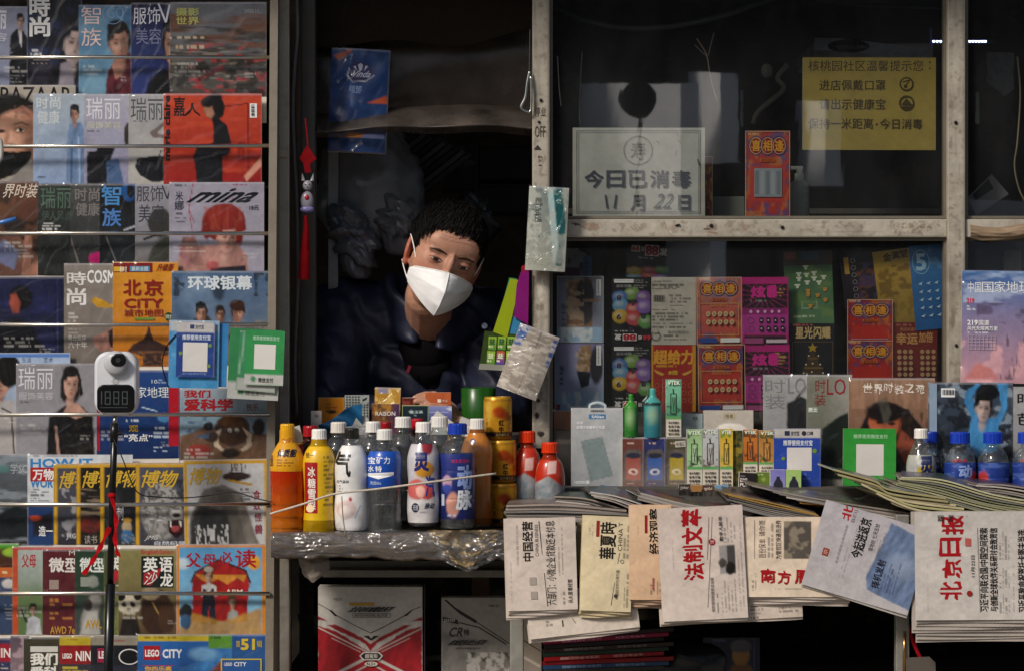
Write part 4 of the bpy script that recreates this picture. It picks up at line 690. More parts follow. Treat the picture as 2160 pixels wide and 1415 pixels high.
mag(4, 1, (204, 780, 378, 966), Ink('1d3c74').G(780, 966, '244a84', '17305e').r(205, 781, 290, 788, 'a01c2c').r(356, 782, 377, 940, 'a8182c').r(205, 788, 211, 950, 'a01c34').T(288, 815, 356, 838, '家地理', 'd2dae2', -.0).T(320, 800, 332, 808, '10', 'c8d4e0').m(332, 800, 356, 2, 5, '9fb4cc').E(346, 880, 14, 10, '4f86b0', 0, 3).m(266, 884, 312, 1, 7, 'c8d0d8').T(272, 896, 292, 910, '观', 'c8a83c', .02).T(262, 914, 322, 930, '“亮点”', 'e0e4e6', .02).m(324, 900, 368, 3, 9, 'b8c4d0', .6).m(324, 940, 362, 2, 8, 'b8c4d0', .6).L([(300, 858), (330, 866)], 2, 'b8ccd8'), 'deep blue geography magazine with red border behind the thermometer', film=.5)
mag(4, 2, (379, 818, 563, 970), Ink('7a8894').G(818, 880, '95a2ae', '7d94a4').P([(379, 970), (379, 920), (430, 900), (563, 915), (563, 970)], '6a5240', 4).E(490, 906, 38, 34, '4a3424', 0, 3).E(491, 890, 22, 20, '5f4026', 0, 4).P([(468, 900), (450, 915), (452, 940), (470, 952), (474, 946), (462, 936), (462, 920)], 'b8a894', 2).P([(512, 900), (532, 915), (530, 940), (512, 952), (508, 946), (520, 936), (522, 920)], 'b8a894', 2).E(484, 906, 4, 4, 'd8d4c8').E(499, 906, 4, 4, 'd8d4c8').E(484, 907, 1.6, 1.6, '141210').E(499, 907, 1.6, 1.6, '141210').E(446, 920, 16, 12, '3a2a22', 0, 4).E(440, 898, 10, 9, '2a2220', 0, 3).M(16, 10, '3c5a78', .52, .62, 4, .8, (385, 875, 440, 925)).E(546, 900, 14, 18, '2c2622', 0, 5).E(420, 950, 24, 14, '8a3a34', 0, 5).E(486, 955, 20, 10, '2a211c', 0, 4).T(388, 822, 444, 838, '我们', 'a01c24', .04).T(388, 840, 492, 866, '爱科学', 'a01c24', .05).T(520, 850, 545, 866, '快乐', '7a4c3c', .02).r(380, 866, 562, 868, '8c9aa0'), 'children science magazine with red characters and a shaggy brown mammoth', film=.8)
# ---- tier 6
mag(5, -1, (-110, 958, 64, 1150), Ink('4a4e52').G(958, 1150, '60666c', '2a2c30').M(50, 16, '8a9298', .5, .62, 4, .8).P([(-20, 1090), (30, 1064), (64, 1074), (64, 1130), (-20, 1140)], '1c2428', 8).E(4, 988, 16, 9, '5c8080', 0, 2).T(22, 976, 58, 998, '学SC', 'a8aeb2'), 'slate grey car magazine cut off beside the blue science one', film=.6)
mag(5, 0, (58, 958, 280, 1150), Ink('c1c5c8').V(1050, 1150, '2c4a74', .0, .2).B(58, 1066, 280, 1150, '23406e', 1).P([(70, 1090), (110, 1080), (112, 1120), (70, 1130)], '20202a', 6).E(74, 1092, 12, 6, 'b84c2c', 0, 4).m(62, 960, 250, 1, 6, '3a3e44').T(64, 966, 196, 986, 'HOW IT', '3a82b8', .035).T(64, 1008, 112, 1028, 'WOR', '3a82b8', .035).r(64, 985, 116, 1014, 'a82426').T(69, 988, 114, 1012, '万物', 'e4e0dc', .03).m(64, 1030, 108, 5, 6, '4a4e54', .55).T(82, 1108, 112, 1130, '造一', 'dfe2e4', .02), 'white science magazine with blue block title and red box', film=.5)
def bowu(i, box, ink, label, roll=0, film=.4, tx=None):
    x0, y0, x1, y1 = box; Yl = 'c29a22'
    ink.B(x0, y0, x1, y0 + 9, Yl).B(x0, y0, x0 + 8, y1, Yl).B(x1 - 8, y0, x1, y1, Yl)
    a, b_ = tx or (x0 + 12, min(x1 - 10, x0 + 92)); ink.T(a, y0 + 16, b_, y0 + 52, '博物', 'c6a63c', .02, 0, .15)
    return mag(5, i, box, ink, label, roll, film)
bowu(1, (113, 977, 203, 1148), Ink('4a4c58').G(977, 1148, '50525e', '33343e').M(12, 16, '9a9a9c', .5, .62, 4, .8, (130, 1030, 170, 1130)).m(124, 1028, 150, 1, 8, 'a8a8a8').T(140, 1124, 160, 1138, 'JRG', 'c8c8c8'), 'yellow bordered nature magazine with a grey animal, first of the fan')
bowu(2, (161, 976, 254, 1148), Ink('17130f').M(50, 5, '8a7a66', .5, .6, 6, .8, (170, 1030, 215, 1090)).E(190, 1106, 24, 16, '7a2420', 0, 8, .8).M(8, 8, '3a2a20', .5, .6, 5, .7, (170, 1090, 215, 1148)).T(178, 1128, 205, 1146, '读书', 'a8a49c'), 'yellow bordered nature magazine with brown horn stripes and a red patch')
bowu(3, (211, 975, 305, 1148), Ink('1d1e22').M(30, 30, '3a3c44', .5, .7, 8, .8).E(268, 1110, 10, 12, 'a89878', 0, 3).E(268, 1130, 12, 14, '3c6a94', 0, 3).E(268, 1096, 9, 5, 'b08c3c', 0, 2).M(4, 4, '8a8a8a', .5, .56, 3, .7, (256, 1125, 285, 1148)).T(246, 1068, 260, 1096, '刺', 'c8c8c8'), 'yellow bordered nature magazine with a tiny blue bird behind the tripod pole')
bowu(4, (286, 975, 400, 1149), Ink('50525e').G(975, 1149, '555866', '3c3e4a').E(342, 1078, 44, 60, '9c9a98', 0, 6).E(322, 1040, 14, 14, '7d7b7a', 0, 4).M(5, 5, '2a2a2c', .5, .6, 6, .75, (300, 1010, 392, 1075)).M(4, 9, '55534f', .5, .6, 9, .6, (300, 1070, 392, 1148)).E(364, 1066, 9, 5, '24282c', 0, 1.5).E(340, 1062, 7, 4, '24282c', 0, 1.5).E(364, 1065, 3, 3, 'a0a890').E(372, 1084, 14, 9, 'c4c0bc', 0, 3).E(372, 1086, 8, 5, '3a2c2c', 0, 2).P([(354, 1098), (384, 1094), (388, 1124), (372, 1134), (356, 1122)], '2c1012', 2).E(370, 1114, 9, 7, '9a4a4c', 0, 2).L([(360, 1100), (361, 1110)], 3, 'e4dcd0').L([(380, 1098), (381, 1108)], 3, 'e4dcd0').L([(310, 1080), (350, 1092)], 1.2, 'dadada').L([(308, 1092), (348, 1098)], 1.2, 'dadada').T(304, 1128, 336, 1140, 'JMG', 'c8c8c8', 0, 0, .3).T(326, 1140, 392, 1149, '自然纪录', 'b8bcc4', .03), 'yellow bordered nature magazine with a roaring snow leopard')
bowu(5, (388, 968, 566, 1148), Ink('b9babb').P([(400, 1148), (400, 1090), (430, 1030), (470, 1020), (510, 1040), (545, 1148)], '77726c', 5).P([(455, 1030), (490, 1030), (520, 1148), (490, 1148)], '5a5650', 6, .8).P([(400, 1100), (420, 1060), (480, 1080), (490, 1148), (400, 1148)], '2c2e30', 8, .9).M(3, 14, 'd8d8d6', .5, .58, 5, .7, (410, 1105, 480, 1148)).E(500, 1004, 30, 9, '3a2a24', 0, 2).L([(490, 1004), (490, 976)], 1.6, '3a2a24').L([(510, 1004), (512, 978)], 1.6, '3a2a24').M(5, 6, '4a3a34', .5, .6, 4, .8, (484, 978, 520, 1002)).L([(482, 1012), (530, 1022)], 5, 'b8922c').m(508, 1030, 540, 5, 7, '55555a', .5).T(534, 1034, 550, 1054, '食', '8a3248', .02).T(534, 1058, 550, 1076, '蚁', '8a3248', .02).T(536, 1082, 552, 1100, '怪', '8a3248', .02).T(536, 1106, 553, 1126, '兽', '8a3248', .02), 'yellow bordered nature magazine with a long snouted anteater and a sailing ship', roll=-1.0, tx=(400, 470))
# ---- tier 7
mag(6, -1, (-90, 1145, 40, 1338), Ink('9a7a3c').B(-90, 1145, 40, 1158, '4f9a2c').E(14, 1182, 30, 28, '4a2c1c', 0, 4).E(28, 1164, 22, 10, '8fb03c', 0, 4).B(-90, 1196, 40, 1216, 'b8662c').B(-90, 1216, 40, 1338, '3a4a66').E(18, 1230, 14, 10, 'b8b4b0', 0, 4).m(0, 1204, 30, 1, 8, 'd8c8a8'), 'green topped children magazine with an orange band at the left end', film=.8)
mag(6, 0, (26, 1152, 200, 1338), Ink('97a09c').G(1152, 1338, 'a3aca8', '5c7048').V(1225, 1260, '5f7448', 0, .9).B(26, 1152, 38, 1338, 'b8502c').B(26, 1152, 200, 1158, 'b0442c').F(70, 1284, 13, 20, 'b08c78').P([(54, 1338), (58, 1304), (70, 1298), (84, 1304), (88, 1338)], 'b4b6ba', 2).L([(56, 1310), (44, 1282)], 5, '24282c').T(46, 1168, 76, 1196, '父母', 'a82430', .02), 'orange edged parenting magazine with a waving child on grass', film=.4)
mag(6, 1, (90, 1158, 165, 1338), Ink('5a1c26').M(40, 40, '6c2630', .5, .7, 4, .5).r(104, 1222, 124, 1242, '9c8c84').m(104, 1262, 158, 2, 9, 'b07a3c', .65).m(104, 1290, 158, 2, 9, 'b07a3c', .65).T(106, 1320, 158, 1336, 'AWD 7e', 'b8923c', .02).T(103, 1175, 136, 1206, '微', 'd8d2cc', .03).T(137, 1175, 168, 1206, '型', 'd8d2cc', .03).T(146, 1160, 158, 1170, 'M', 'c8c0b8'), 'maroon magazine with white characters and gold lines', film=.4)
mag(6, 2, (158, 1158, 225, 1338), Ink('27402f').V(1235, 1338, '4a4c4e', .0, .9).E(192, 1290, 16, 44, '8a8884', 20, 6).P([(168, 1338), (184, 1290), (205, 1286), (212, 1338)], 'a8a6a0', 5).E(186, 1275, 9, 12, '3a3230', 0, 3).r(170, 1216, 188, 1236, '8c9288').E(196, 1226, 12, 12, 'a0a29c', 0, 4, .7).T(168, 1175, 196, 1206, '微', 'd2d6d0', .03).T(196, 1175, 224, 1206, '型', 'd2d6d0', .03).T(180, 1306, 215, 1324, 'AWL', 'b8943c', .02), 'green magazine with white characters and a grey draped figure', film=.4)
mag(6, 3, (219, 1156, 302, 1338), Ink('5c5e44').B(219, 1160, 302, 1238, '1b2420').V(1240, 1338, '77804a', .3, .9).M(14, 14, '3a4030', .5, .7, 3, .6, (219, 1240, 302, 1338)).P([(224, 1232), (236, 1206), (258, 1196), (250, 1222), (232, 1236)], '9c2430', 2).T(230, 1172, 258, 1204, '英', 'd8d6d0', .03).T(258, 1172, 283, 1204, '语', 'd8d6d0', .03).T(256, 1206, 284, 1234, '龙', 'd8d6d0', .03).m(232, 1162, 290, 1, 8, 'b03438').m(232, 1234, 288, 1, 5, 'c8c4bc'), 'english learning magazine with dark title box behind the tripod pole', film=.4)
mag(6, 4, (250, 1156, 384, 1340), Ink('6a5a46').G(1156, 1340, '8a8456', '5a4632').E(272, 1272, 26, 22, 'c4bca8', 0, 3).E(256, 1258, 9, 9, '15120f', 0, 2).E(290, 1256, 9, 9, '15120f', 0, 2).E(262, 1274, 5, 6, '15120f', 20, 2).E(280, 1274, 5, 6, '15120f', -20, 2).E(272, 1284, 5, 3, '15120f', 0, 1.5).P([(252, 1340), (258, 1304), (290, 1304), (298, 1340)], '1c1814', 3).E(330, 1290, 34, 50, '3c281c', 0, 6).E(318, 1250, 20, 14, '8f8268', 0, 3).L([(322, 1270), (352, 1326)], 3, 'a88a4c').E(352, 1300, 18, 36, '4a3220', 0, 4).T(298, 1158, 366, 1170, 'EnglishSalon', 'b03438', .02).r(298, 1172, 366, 1238, '17211d').poly([(302, 1232), (304, 1208), (330, 1200), (342, 1196), (334, 1216), (318, 1234)], 'a02832').T(302, 1174, 333, 1206, '英', 'dedcd4', .03).T(336, 1174, 364, 1206, '语', 'dedcd4', .03).T(338, 1208, 365, 1236, '龙', 'dedcd4', .03).T(304, 1206, 332, 1232, '沙', 'dedcd4', .0, 0, .3), 'english learning magazine with black title box, panda mask and fur coat', film=.4)
mag(6, 5, (372, 1147, 562, 1340), Ink('5f9ec4').G(1147, 1290, '5a98c2', '86b4cc').P([(406, 1225), (412, 1208), (460, 1180), (518, 1202), (526, 1230), (520, 1310), (406, 1310)], '9c2222', 1.6).L([(404, 1226), (412, 1206), (460, 1180), (518, 1202), (528, 1228)], 4, '34201c').P([(410, 1210), (520, 1212), (515, 1226), (500, 1218), (480, 1232), (460, 1220), (440, 1230), (420, 1218)], 'c8923c', 2, .8).F(440, 1214, 16, 26, 'b89480', '221814').E(440, 1200, 10, 6, 'a8a296', 0, 2).P([(424, 1256), (426, 1234), (440, 1228), (456, 1234), (458, 1256)], 'c8c8c4', 2).P([(424, 1316), (428, 1240), (434, 1240), (440, 1256), (446, 1240), (452, 1240), (456, 1316), (444, 1316), (441, 1275), (436, 1316)], '1c2434', 1.6).F(490, 1268, 15, 24, 'b8947c', '2a1c16').E(490, 1258, 10, 6, '5a3c2c', 0, 2).P([(478, 1312), (482, 1290), (490, 1284), (502, 1290), (506, 1312)], '8a8c88', 2).P([(380, 1320), (400, 1290), (470, 1310), (552, 1280), (552, 1340), (380, 1340)], 'a8823c', 6, .9).E(392, 1290, 14, 18, '20242c', 0, 3).E(392, 1310, 12, 16, '3c5a78', 0, 3).E(384, 1188, 16, 12, 'd2dce0', 0, 6, .7).B(372, 1147, 562, 1153, 'c8862c').B(372, 1147, 379, 1340, 'c8862c').B(553, 1147, 562, 1340, 'c8862c').E(536, 1186, 14, 16, 'd09c34', 0, 4).T(392, 1164, 424, 1196, '父', 'a81c30', .02, wob=.1).T(428, 1168, 456, 1192, '母', 'a81c30', .02).T(462, 1162, 490, 1190, '必', 'a81c30', .02).T(496, 1158, 540, 1196, '读', 'a81c30', .02).T(476, 1242, 512, 1252, 'ABM', 'd8cfc0', .03), 'orange bordered parenting magazine with a red barn and farmer under blue sky', film=.5)
# ---- tier 8
mag(7, -1, (-90, 1345, 24, 1480), Ink('34405e').B(-90, 1356, 24, 1395, '9a1f34').T(-14, 1366, 22, 1386, 'NIN', 'd8cfc8', .03).m(-10, 1398, 20, 2, 8, 'c8b8a8'), 'blue children magazine with a crimson title band at the left edge', film=.5)
mag(7, 0, (22, 1340, 62, 1480), Ink('8c7a80').G(1340, 1480, '564a54', 'a08a90').M(12, 12, 'b09aa0', .5, .6, 3, .7), 'narrow dusty pink magazine strip on the bottom tier', film=.4)
mag(7, 1, (50, 1343, 132, 1480), Ink('3a372c').G(1343, 1480, '46412f', '2a2a26').r(64, 1362, 122, 1374, 'c4c2ba').m(66, 1364, 120, 1, 8, '3a3a38').T(64, 1376, 122, 1402, '我们', 'd6d4cc', .05).T(64, 1404, 122, 1430, '爱科', 'd6d4cc', .05), 'dark olive magazine with chunky white characters on the bottom tier', film=.5)
mag(7, 2, (125, 1340, 200, 1480), Ink('8a1820').B(125, 1340, 200, 1360, 'b3a02c').B(125, 1400, 200, 1480, '3a3a44').m(142, 1346, 180, 1, 9, '8a6a2c').T(132, 1377, 152, 1388, 'LEGO', 'e4dcd4', .05).T(160, 1372, 192, 1393, 'NIN', 'e4dcd4', .03).m(132, 1405, 190, 2, 8, 'c8b43c', .7), 'red children magazine with yellow strip and white block lettering', film=.6)
mag(7, 3, (191, 1340, 302, 1480), Ink('1a1c24').B(191, 1340, 302, 1360, '8c8678').m(236, 1348, 296, 1, 8, '8a3c3a').r(205, 1366, 232, 1396, '8e1d44').T(208, 1372, 230, 1388, 'LEG', 'd8d0cc', .05).disc(273, 1384, 23, 'c8c8c4', 17).disc(273, 1384, 20, '141418', 14.5).P([(191, 1480), (191, 1402), (302, 1402), (302, 1480)], '2c2e3a', 4), 'black children magazine with a plain oval badge behind the tripod pole', film=.6)
mag(7, 4, (290, 1337, 561, 1480), Ink('2a5f9c').G(1337, 1480, '2c68a8', '1f4274').P([(380, 1415), (450, 1380), (540, 1345), (561, 1350), (561, 1415)], '4a88bc', 14, .7).E(430, 1378, 30, 14, '86b4d0', 0, 8, .6).B(290, 1337, 446, 1352, 'b8a82c').B(440, 1337, 490, 1366, '5a8a34').B(490, 1337, 561, 1480, '234a80', .8).m(300, 1341, 430, 1, 9, '8c6a2c', .7).m(446, 1342, 486, 1, 8, '2c4a20').P([(440, 1420), (470, 1388), (500, 1400), (500, 1420)], '7a3a2c', 6).r(303, 1361, 338, 1391, 'a01c24').T(306, 1369, 336, 1384, 'LEGO', 'e8e0d8', .05).T(343, 1368, 384, 1387, 'CITY', 'dfe4e8', .04).T(305, 1404, 362, 1414, '你的乐高', 'd8a83c', .03).r(300, 1402, 366, 1403, 'c83c3c').T(508, 1346, 538, 1370, '51', 'c8b03c', .05).T(498, 1350, 507, 1364, '第', 'c8b03c').T(542, 1350, 553, 1364, '辑', 'c8b03c').frame(466, 1388, 552, 1480, 2.5, 'c8b43c').r(469, 1391, 549, 1480, '2a5a94').T(474, 1396, 490, 1403, 'LEGO', 'd8d4d0', .04).T(494, 1395, 520, 1404, 'CITY', 'd8dce0', .03), 'blue construction toy magazine with yellow banner and red logo box', film=1)
# ------------------------------------------------------------------ signs and tickets behind the panes
YG = .022      # just behind the glass
s_ = Ink('aeada4').V(270, 460, 'a3a39c', 0, .8).M(70, 60, 'bab8ae', .5, .7, 6, .4)
s_.frame(1216, 276, 1478, 451, 1.4, '5c5a56').frame(1220, 280, 1474, 447, .8, '77746e').ring(1346, 318, 31, 1.2, '6a6864').ring(1346, 318, 29, .7, '8a8882')
s_.T(1330, 300, 1362, 338, '寿', '7a7872', .0)
for i, ch in enumerate('今日已消毒'): s_.T(1233 + i * 46, 360, 1273 + i * 46, 397, ch, '2c2d31', .03)
s_.line([(1277, 412), (1281, 440)], 4, '2c2c2e').line([(1300, 412), (1296, 440)], 4, '2c2c2e').T(1330, 412, 1360, 446, '月', '36373a', .03).T(1377, 409, 1420, 440, '22', '303236', -.005, 0, .35).T(1430, 412, 1456, 444, '日', '36373a', .03)
s_.line([(1424, 276), (1430, 288)], .8, '5a3a36').line([(1384, 298), (1390, 302)], 1.5, '8a5a54').line([(1430, 298), (1436, 302)], 1.5, '8a5a54').line([(1427, 318), (1424, 330)], 1.2, '6a4a44').line([(1471, 336), (1475, 350)], 2.5, '4a3a38')
sheet('disinfection_notice', 'white framed notice with black characters and a handwritten date behind the pane', 'notice', (1208, 270, 1487, 458), YG, s_, mat='card_print', cell=5)
y_ = Ink('948443').V(122, 316, '9d8c4a', 0, 1)
tx_ = '4a3c1c'
y_.T(1705, 128, 1948, 151, '核桃园社区温馨提示您', tx_, .012).disc(1961, 132, 2, tx_).disc(1961, 145, 2, tx_).T(1728, 169, 1868, 192, '进店佩戴口罩', tx_, .015).T(1728, 209, 1868, 232, '请出示健康宝', tx_, .015).T(1705, 250, 1842, 273, '保持一米距离', tx_, .012).disc(1849, 263, 2.2, tx_).T(1856, 251, 1946, 273, '今日消毒', tx_, .012)
y_.disc(1912, 178, 15, tx_).disc(1912, 178, 11.5, '948443').line([(1904, 174), (1916, 170)], 3, tx_).line([(1908, 184), (1920, 168)], 3, tx_).disc(1910, 183, 4, tx_)
y_.ring(1912, 218, 16, 3, tx_).poly([(1900, 222), (1924, 222), (1912, 208)], tx_).r(1902, 225, 1922, 228, tx_)
sheet('community_notice', 'yellow community notice with dark characters and two round icons', 'notice', (1693, 122, 1974, 317), YG, y_, mat='card_print', cell=6, roll=.1)
TG = 'lottery tickets behind the glass'
def tick(box, ink, label, Y=.034, roll=0, **k): return sheet('lottery_ticket', label, 'lottery ticket', box, Y, ink, roll=roll, th=.5, mat='card_print', cell=k.pop('cell', 2.2), group=TG, **k)
def xixiang(x0, y0, x1, y1, fade=0, shape=0, orange=0):
    W, H = x1 - x0, y1 - y0; p = lambda a: x0 + a * W; q = lambda a: y0 + a * H
    I = Ink('a82a1c').M(16, 16, '2f4a86', .56, .62, int(x0) % 17, .75).M(12, 18, 'b8742a', .54, .62, int(x0 + y0) % 13, .7).M(10, 10, '7a2a50', .58, .64, 5, .6)
    I.B(p(.1), q(.4), p(.9), q(.82), 'a8241c', .95, 6).B(p(.12), q(.42), p(.88), q(.80), 'b03020', .9)
    if fade: I.V(y0, y1, 'c8a090', fade, fade * .3)
    for i in range(3): I.ring(p(.24 + .26 * i), q(.17), W * .17, W * .02, '2c3f78', 20, H * .115).ring(p(.24 + .26 * i), q(.17), W * .145, W * .014, 'c8a878', 20, H * .098).disc(p(.24 + .26 * i), q(.17), W * .125, '8c1f16', H * .085, 16)
    for i, ch in enumerate('喜相逢'): I.T(p(.14 + .26 * i), q(.105), p(.345 + .26 * i), q(.235), ch, 'd29a34', .03)
    I.r(p(.33), q(.31), p(.67), q(.355), 'b8642c'); I.T(p(.36), q(.315), p(.64), q(.35), '喜相逢奖', '7a1c14')
    if shape == 1:
        I.r(p(.2), q(.43), p(.82), q(.76), '8c949a'); I.ops.append(lambda u, v, C: C)
        for i in range(5): I.r(p(.22 + .12 * i), q(.46), p(.30 + .12 * i), q(.73), ('767d84', '9aa0a6')[i % 2])
    elif shape == 0:
        I.frame(p(.06), q(.385), p(.94), q(.86), W * .012, 'c29a5c'); I.T(p(.3), q(.40), p(.7), q(.44), '我的号码', 'c88a3c')
        for r_ in range(2):
            for i in range(5): I.disc(p(.26 + .13 * i), q(.545 + .12 * r_), W * .048, 'c8b48c', H * .038, 12).disc(p(.26 + .13 * i), q(.545 + .12 * r_), W * .03, 'a08a66', H * .022, 10)
        I.r(p(.03), q(.90), p(.46), q(.97), '2c4a8c').r(p(.52), q(.90), p(.96), q(.965), 'c8c4bc').bars(p(.54), q(.905), p(.94), q(.96), n=18)
    else:
        I.frame(p(.1), q(.62), p(.9), q(1.2), W * .012, '8a9ab4'); I.T(p(.2), q(.72), p(.8), q(.82), '最高奖金25万', 'c88434')
    I.m(p(.04), q(.015), p(.5), 1, H * .05, 'd8b48c'); I.frame(x0, y0, x1, y1, 1.2, 'c8a88c'); return I
tick((1572, 277, 1666, 460), xixiang(1572, 277, 1666, 460, .1, 1), 'tall red scratch ticket with a silver panel above the crossbeam', Y=.03)
tick((1485, 330, 1503, 459), Ink('9a4a24').M(10, 20, 'b8922c', .5, .6, 3).M(8, 12, '7a1c1c', .5, .6, 5).frame(1485, 330, 1503, 459, 1.2, 'b8a890'), 'narrow orange ticket beside the white framed notice', Y=.05, yaw=0)
ph1 = Ink('8a8fa0').B(1195, 590, 1250, 690, '8c6a50').E(1234, 622, 18, 38, '3c3434', 0, 3).E(1236, 662, 14, 22, '4a4644', 0, 3).M(14, 10, 'b8a48c', .5, .6, 3, .8, (1192, 586, 1232, 690)).E(1216, 640, 9, 9, 'b89880', 0, 3).L([(1232, 634), (1262, 634)], 6, '9a7a68').B(1176, 690, 1270, 722, '9ab4cc').M(10, 18, 'd8dce0', .46, .55, 7, .8, (1182, 690, 1250, 720)).V(583, 600, '6a584c', .5, 0).T(1184, 640, 1194, 690, '环球', '4a5878', .02, 90).bars(1258, 590, 1268, 624, vert=False).frame(1175, 583, 1273, 722, 1.3, 'b4bcb8')
tick((1175, 583, 1273, 723), ph1, 'photo ticket with a brown owl face, upper of the bluish pair')
ph2 = Ink('8c86a8').G(722, 865, '8c86ac', '9aa8c0').P([(1218, 770), (1224, 728), (1246, 726), (1250, 760), (1244, 784), (1216, 782)], '94785c', 2).M(6, 5, 'c0a88c', .5, .6, 4, .7, (1214, 735, 1250, 782)).P([(1216, 782), (1246, 784), (1242, 812), (1226, 818)], '22242e', 2).E(1258, 770, 14, 40, '2c2c38', 0, 4).B(1177, 828, 1272, 865, '8fa8c4').M(10, 20, 'c0c8d0', .46, .56, 8, .8, (1182, 825, 1262, 860)).T(1180, 770, 1190, 812, '环球', '3c3c70', .02, 90).bars(1258, 728, 1268, 770, vert=False).frame(1170, 722, 1273, 866, 1.3, 'b4bcb8').r(1174, 852, 1182, 862, 'a02c34')
tick((1170, 724, 1273, 866), ph2, 'photo ticket with a clay jug, lower of the bluish pair')
tick((1190, 524, 1248, 590), Ink('4a4a50').M(16, 20, '8a8a90', .5, .6, 5).B(1190, 565, 1225, 590, '5c3c48').B(1230, 540, 1248, 590, '4a6a8c').T(1232, 550, 1244, 585, '环球', '3c3c5c', .01, 90), 'dim photo ticket standing behind the owl ticket', Y=.09)
def bubbles(x0, y0, x1, y1, up=False):
    I = Ink('121214'); W, H = x1 - x0, y1 - y0; f = (lambda b: y0 + H * (1 - b)) if not up else (lambda b: y0 + H * b)
    cs = ['6f8f4c', '4a6a9c', '6c4f86', '5c8ca8', 'a83c30', 'b0942c', 'a84c50', '7a5c9c', '5c8a4c']
    for i, (a, b_) in enumerate(((.5, .76), (.2, .70), (.8, .70), (.22, .58), (.55, .52), (.2, .42), (.55, .38), (.82, .56), (.86, .34))):
        I.E(x0 + a * W, f(b_), W * .2, H * .1, cs[i], 0, 3).E(x0 + (a - .03) * W, f(b_) - H * .02, W * .1, H * .04, 'd0c8c0', 0, 5, .35)
    return I
def t6688(x0, y0, x1, y1, label, **k):
    I = bubbles(x0, y0, x1, y1); W, H = x1 - x0, y1 - y0; p = lambda a: x0 + a * W; q = lambda a: y0 + a * H
    for a, b_, st in ((.18, .70, '8'), (.47, .23, '8'), (.17, .42, '9'), (.53, .62, '6'), (.80, .43, '8')): I.T(p(a - .06), q(1 - b_ - .03), p(a + .06), q(1 - b_ + .05), st, '3a3040', .04, 180)
    I.r(p(.05), q(.03), p(.55), q(.085), 'c4c4c0').bars(p(.06), q(.032), p(.54), q(.083), n=18)
    I.T(p(.1), q(.11), p(.5), q(.155), '福彩兑奖', 'a0a0a0', .01, 180).m(p(.55), q(.04), p(.98), 4, H * .035, '8a8a8a')
    I.T(p(.06), q(.84), p(.24), q(.93), '发', 'd8d4d0', .04, 180).r(p(.27), q(.84), p(.62), q(.94), 'd8d4d4').T(p(.28), q(.845), p(.61), q(.935), '88', 'a01c2c', .06, 180).T(p(.66), q(.86), p(.76), q(.92), '顺', 'c8c4c0', .02, 180).T(p(.78), q(.86), p(.98), q(.93), '66', 'b82c3c', .05, 180)
    I.m(p(.08), q(.79), p(.95), 1, H * .035, 'b8b8b4', .6)
    return tick((x0, y0, x1, y1), I, label, **k)
t6688(1291, 585, 1374, 727, 'black number ticket printed upside down, upper of two')
t6688(1291, 727, 1374, 868, 'black number ticket printed upside down, lower of two')
I = bubbles(1322, 540, 1412, 620, True).P([(1318, 508), (1416, 508), (1416, 548), (1318, 540)], '121214').r(1330, 520, 1348, 533, 'd8d0d0').T(1331, 521, 1347, 532, '66', 'a82c3c', .05).T(1350, 521, 1358, 532, '顺', 'c4c0bc', .02).r(1359, 517, 1388, 540, 'd8d0d0').T(1360, 518, 1387, 539, '88', 'a01c30', .06).T(1389, 521, 1406, 538, '发', 'd4d0cc', .04).m(1345, 543, 1404, 1, 6, 'c0bcb8', .6)
tick((1322, 512, 1412, 600), I, 'black number ticket tilted behind the upright row', Y=.07, roll=4)
I = Ink('b5afa4').m(1376, 592, 1450, 3, 8, '4a4a48', .45).m(1400, 604, 1462, 1, 7, '6a6a66').bars(1376, 620, 1404, 642, n=14, bgc='b5afa4').m(1410, 622, 1464, 4, 7, '6a6662', .45).m(1376, 652, 1464, 6, 7.2, '5a5854', .5).T(1408, 697, 1452, 703, '中国福利彩票', '5a5854', .0, 180).m(1400, 706, 1455, 2, 8, '4a4a48', .5).ring(1383, 708, 10, 1.6, '3a3a38').poly([(1378, 702), (1388, 702), (1383, 690)], 'b5afa4').frame(1376, 594, 1392, 610, .8, '5a5854')
tick((1372, 585, 1468, 727), I, 'white ticket back with barcode and fine print')
I = Ink('a01c14').G(727, 868, 'a8201a', '8a2a14').B(1372, 727, 1378, 868, 'c08e2c').B(1461, 727, 1468, 868, 'c08e2c').T(1378, 737, 1408, 768, '超', 'cf9a2c', .05).T(1408, 737, 1436, 768, '给', 'cf9a2c', .05).T(1436, 737, 1463, 768, '力', 'cf9a2c', .05).m(1384, 770, 1460, 1, 7, 'c8a02c', .6).poly([(1378, 778), (1402, 788), (1396, 792), (1384, 786)], 'c89a3c').poly([(1462, 778), (1438, 788), (1444, 792), (1456, 786)], 'c89a3c').T(1410, 780, 1430, 790, '8倍', 'd0a83c', .04)
for r_ in range(3):
    for i in range(6): I.ring(1386 + i * 14, 812 + r_ * 16, 5, 1, 'b86a2c', 10)
tick((1372, 728, 1468, 868), I, 'red and gold ticket with blocky yellow characters')
tick((1469, 585, 1564, 727), xixiang(1469, 585, 1564, 727, .35), 'sun faded red scratch ticket, upper one in the glass row', roll=-.4)
tick((1472, 727, 1571, 868), xixiang(1472, 727, 1571, 868, .05), 'red scratch ticket with ten coin spots, lower one in the glass row', roll=-.6)
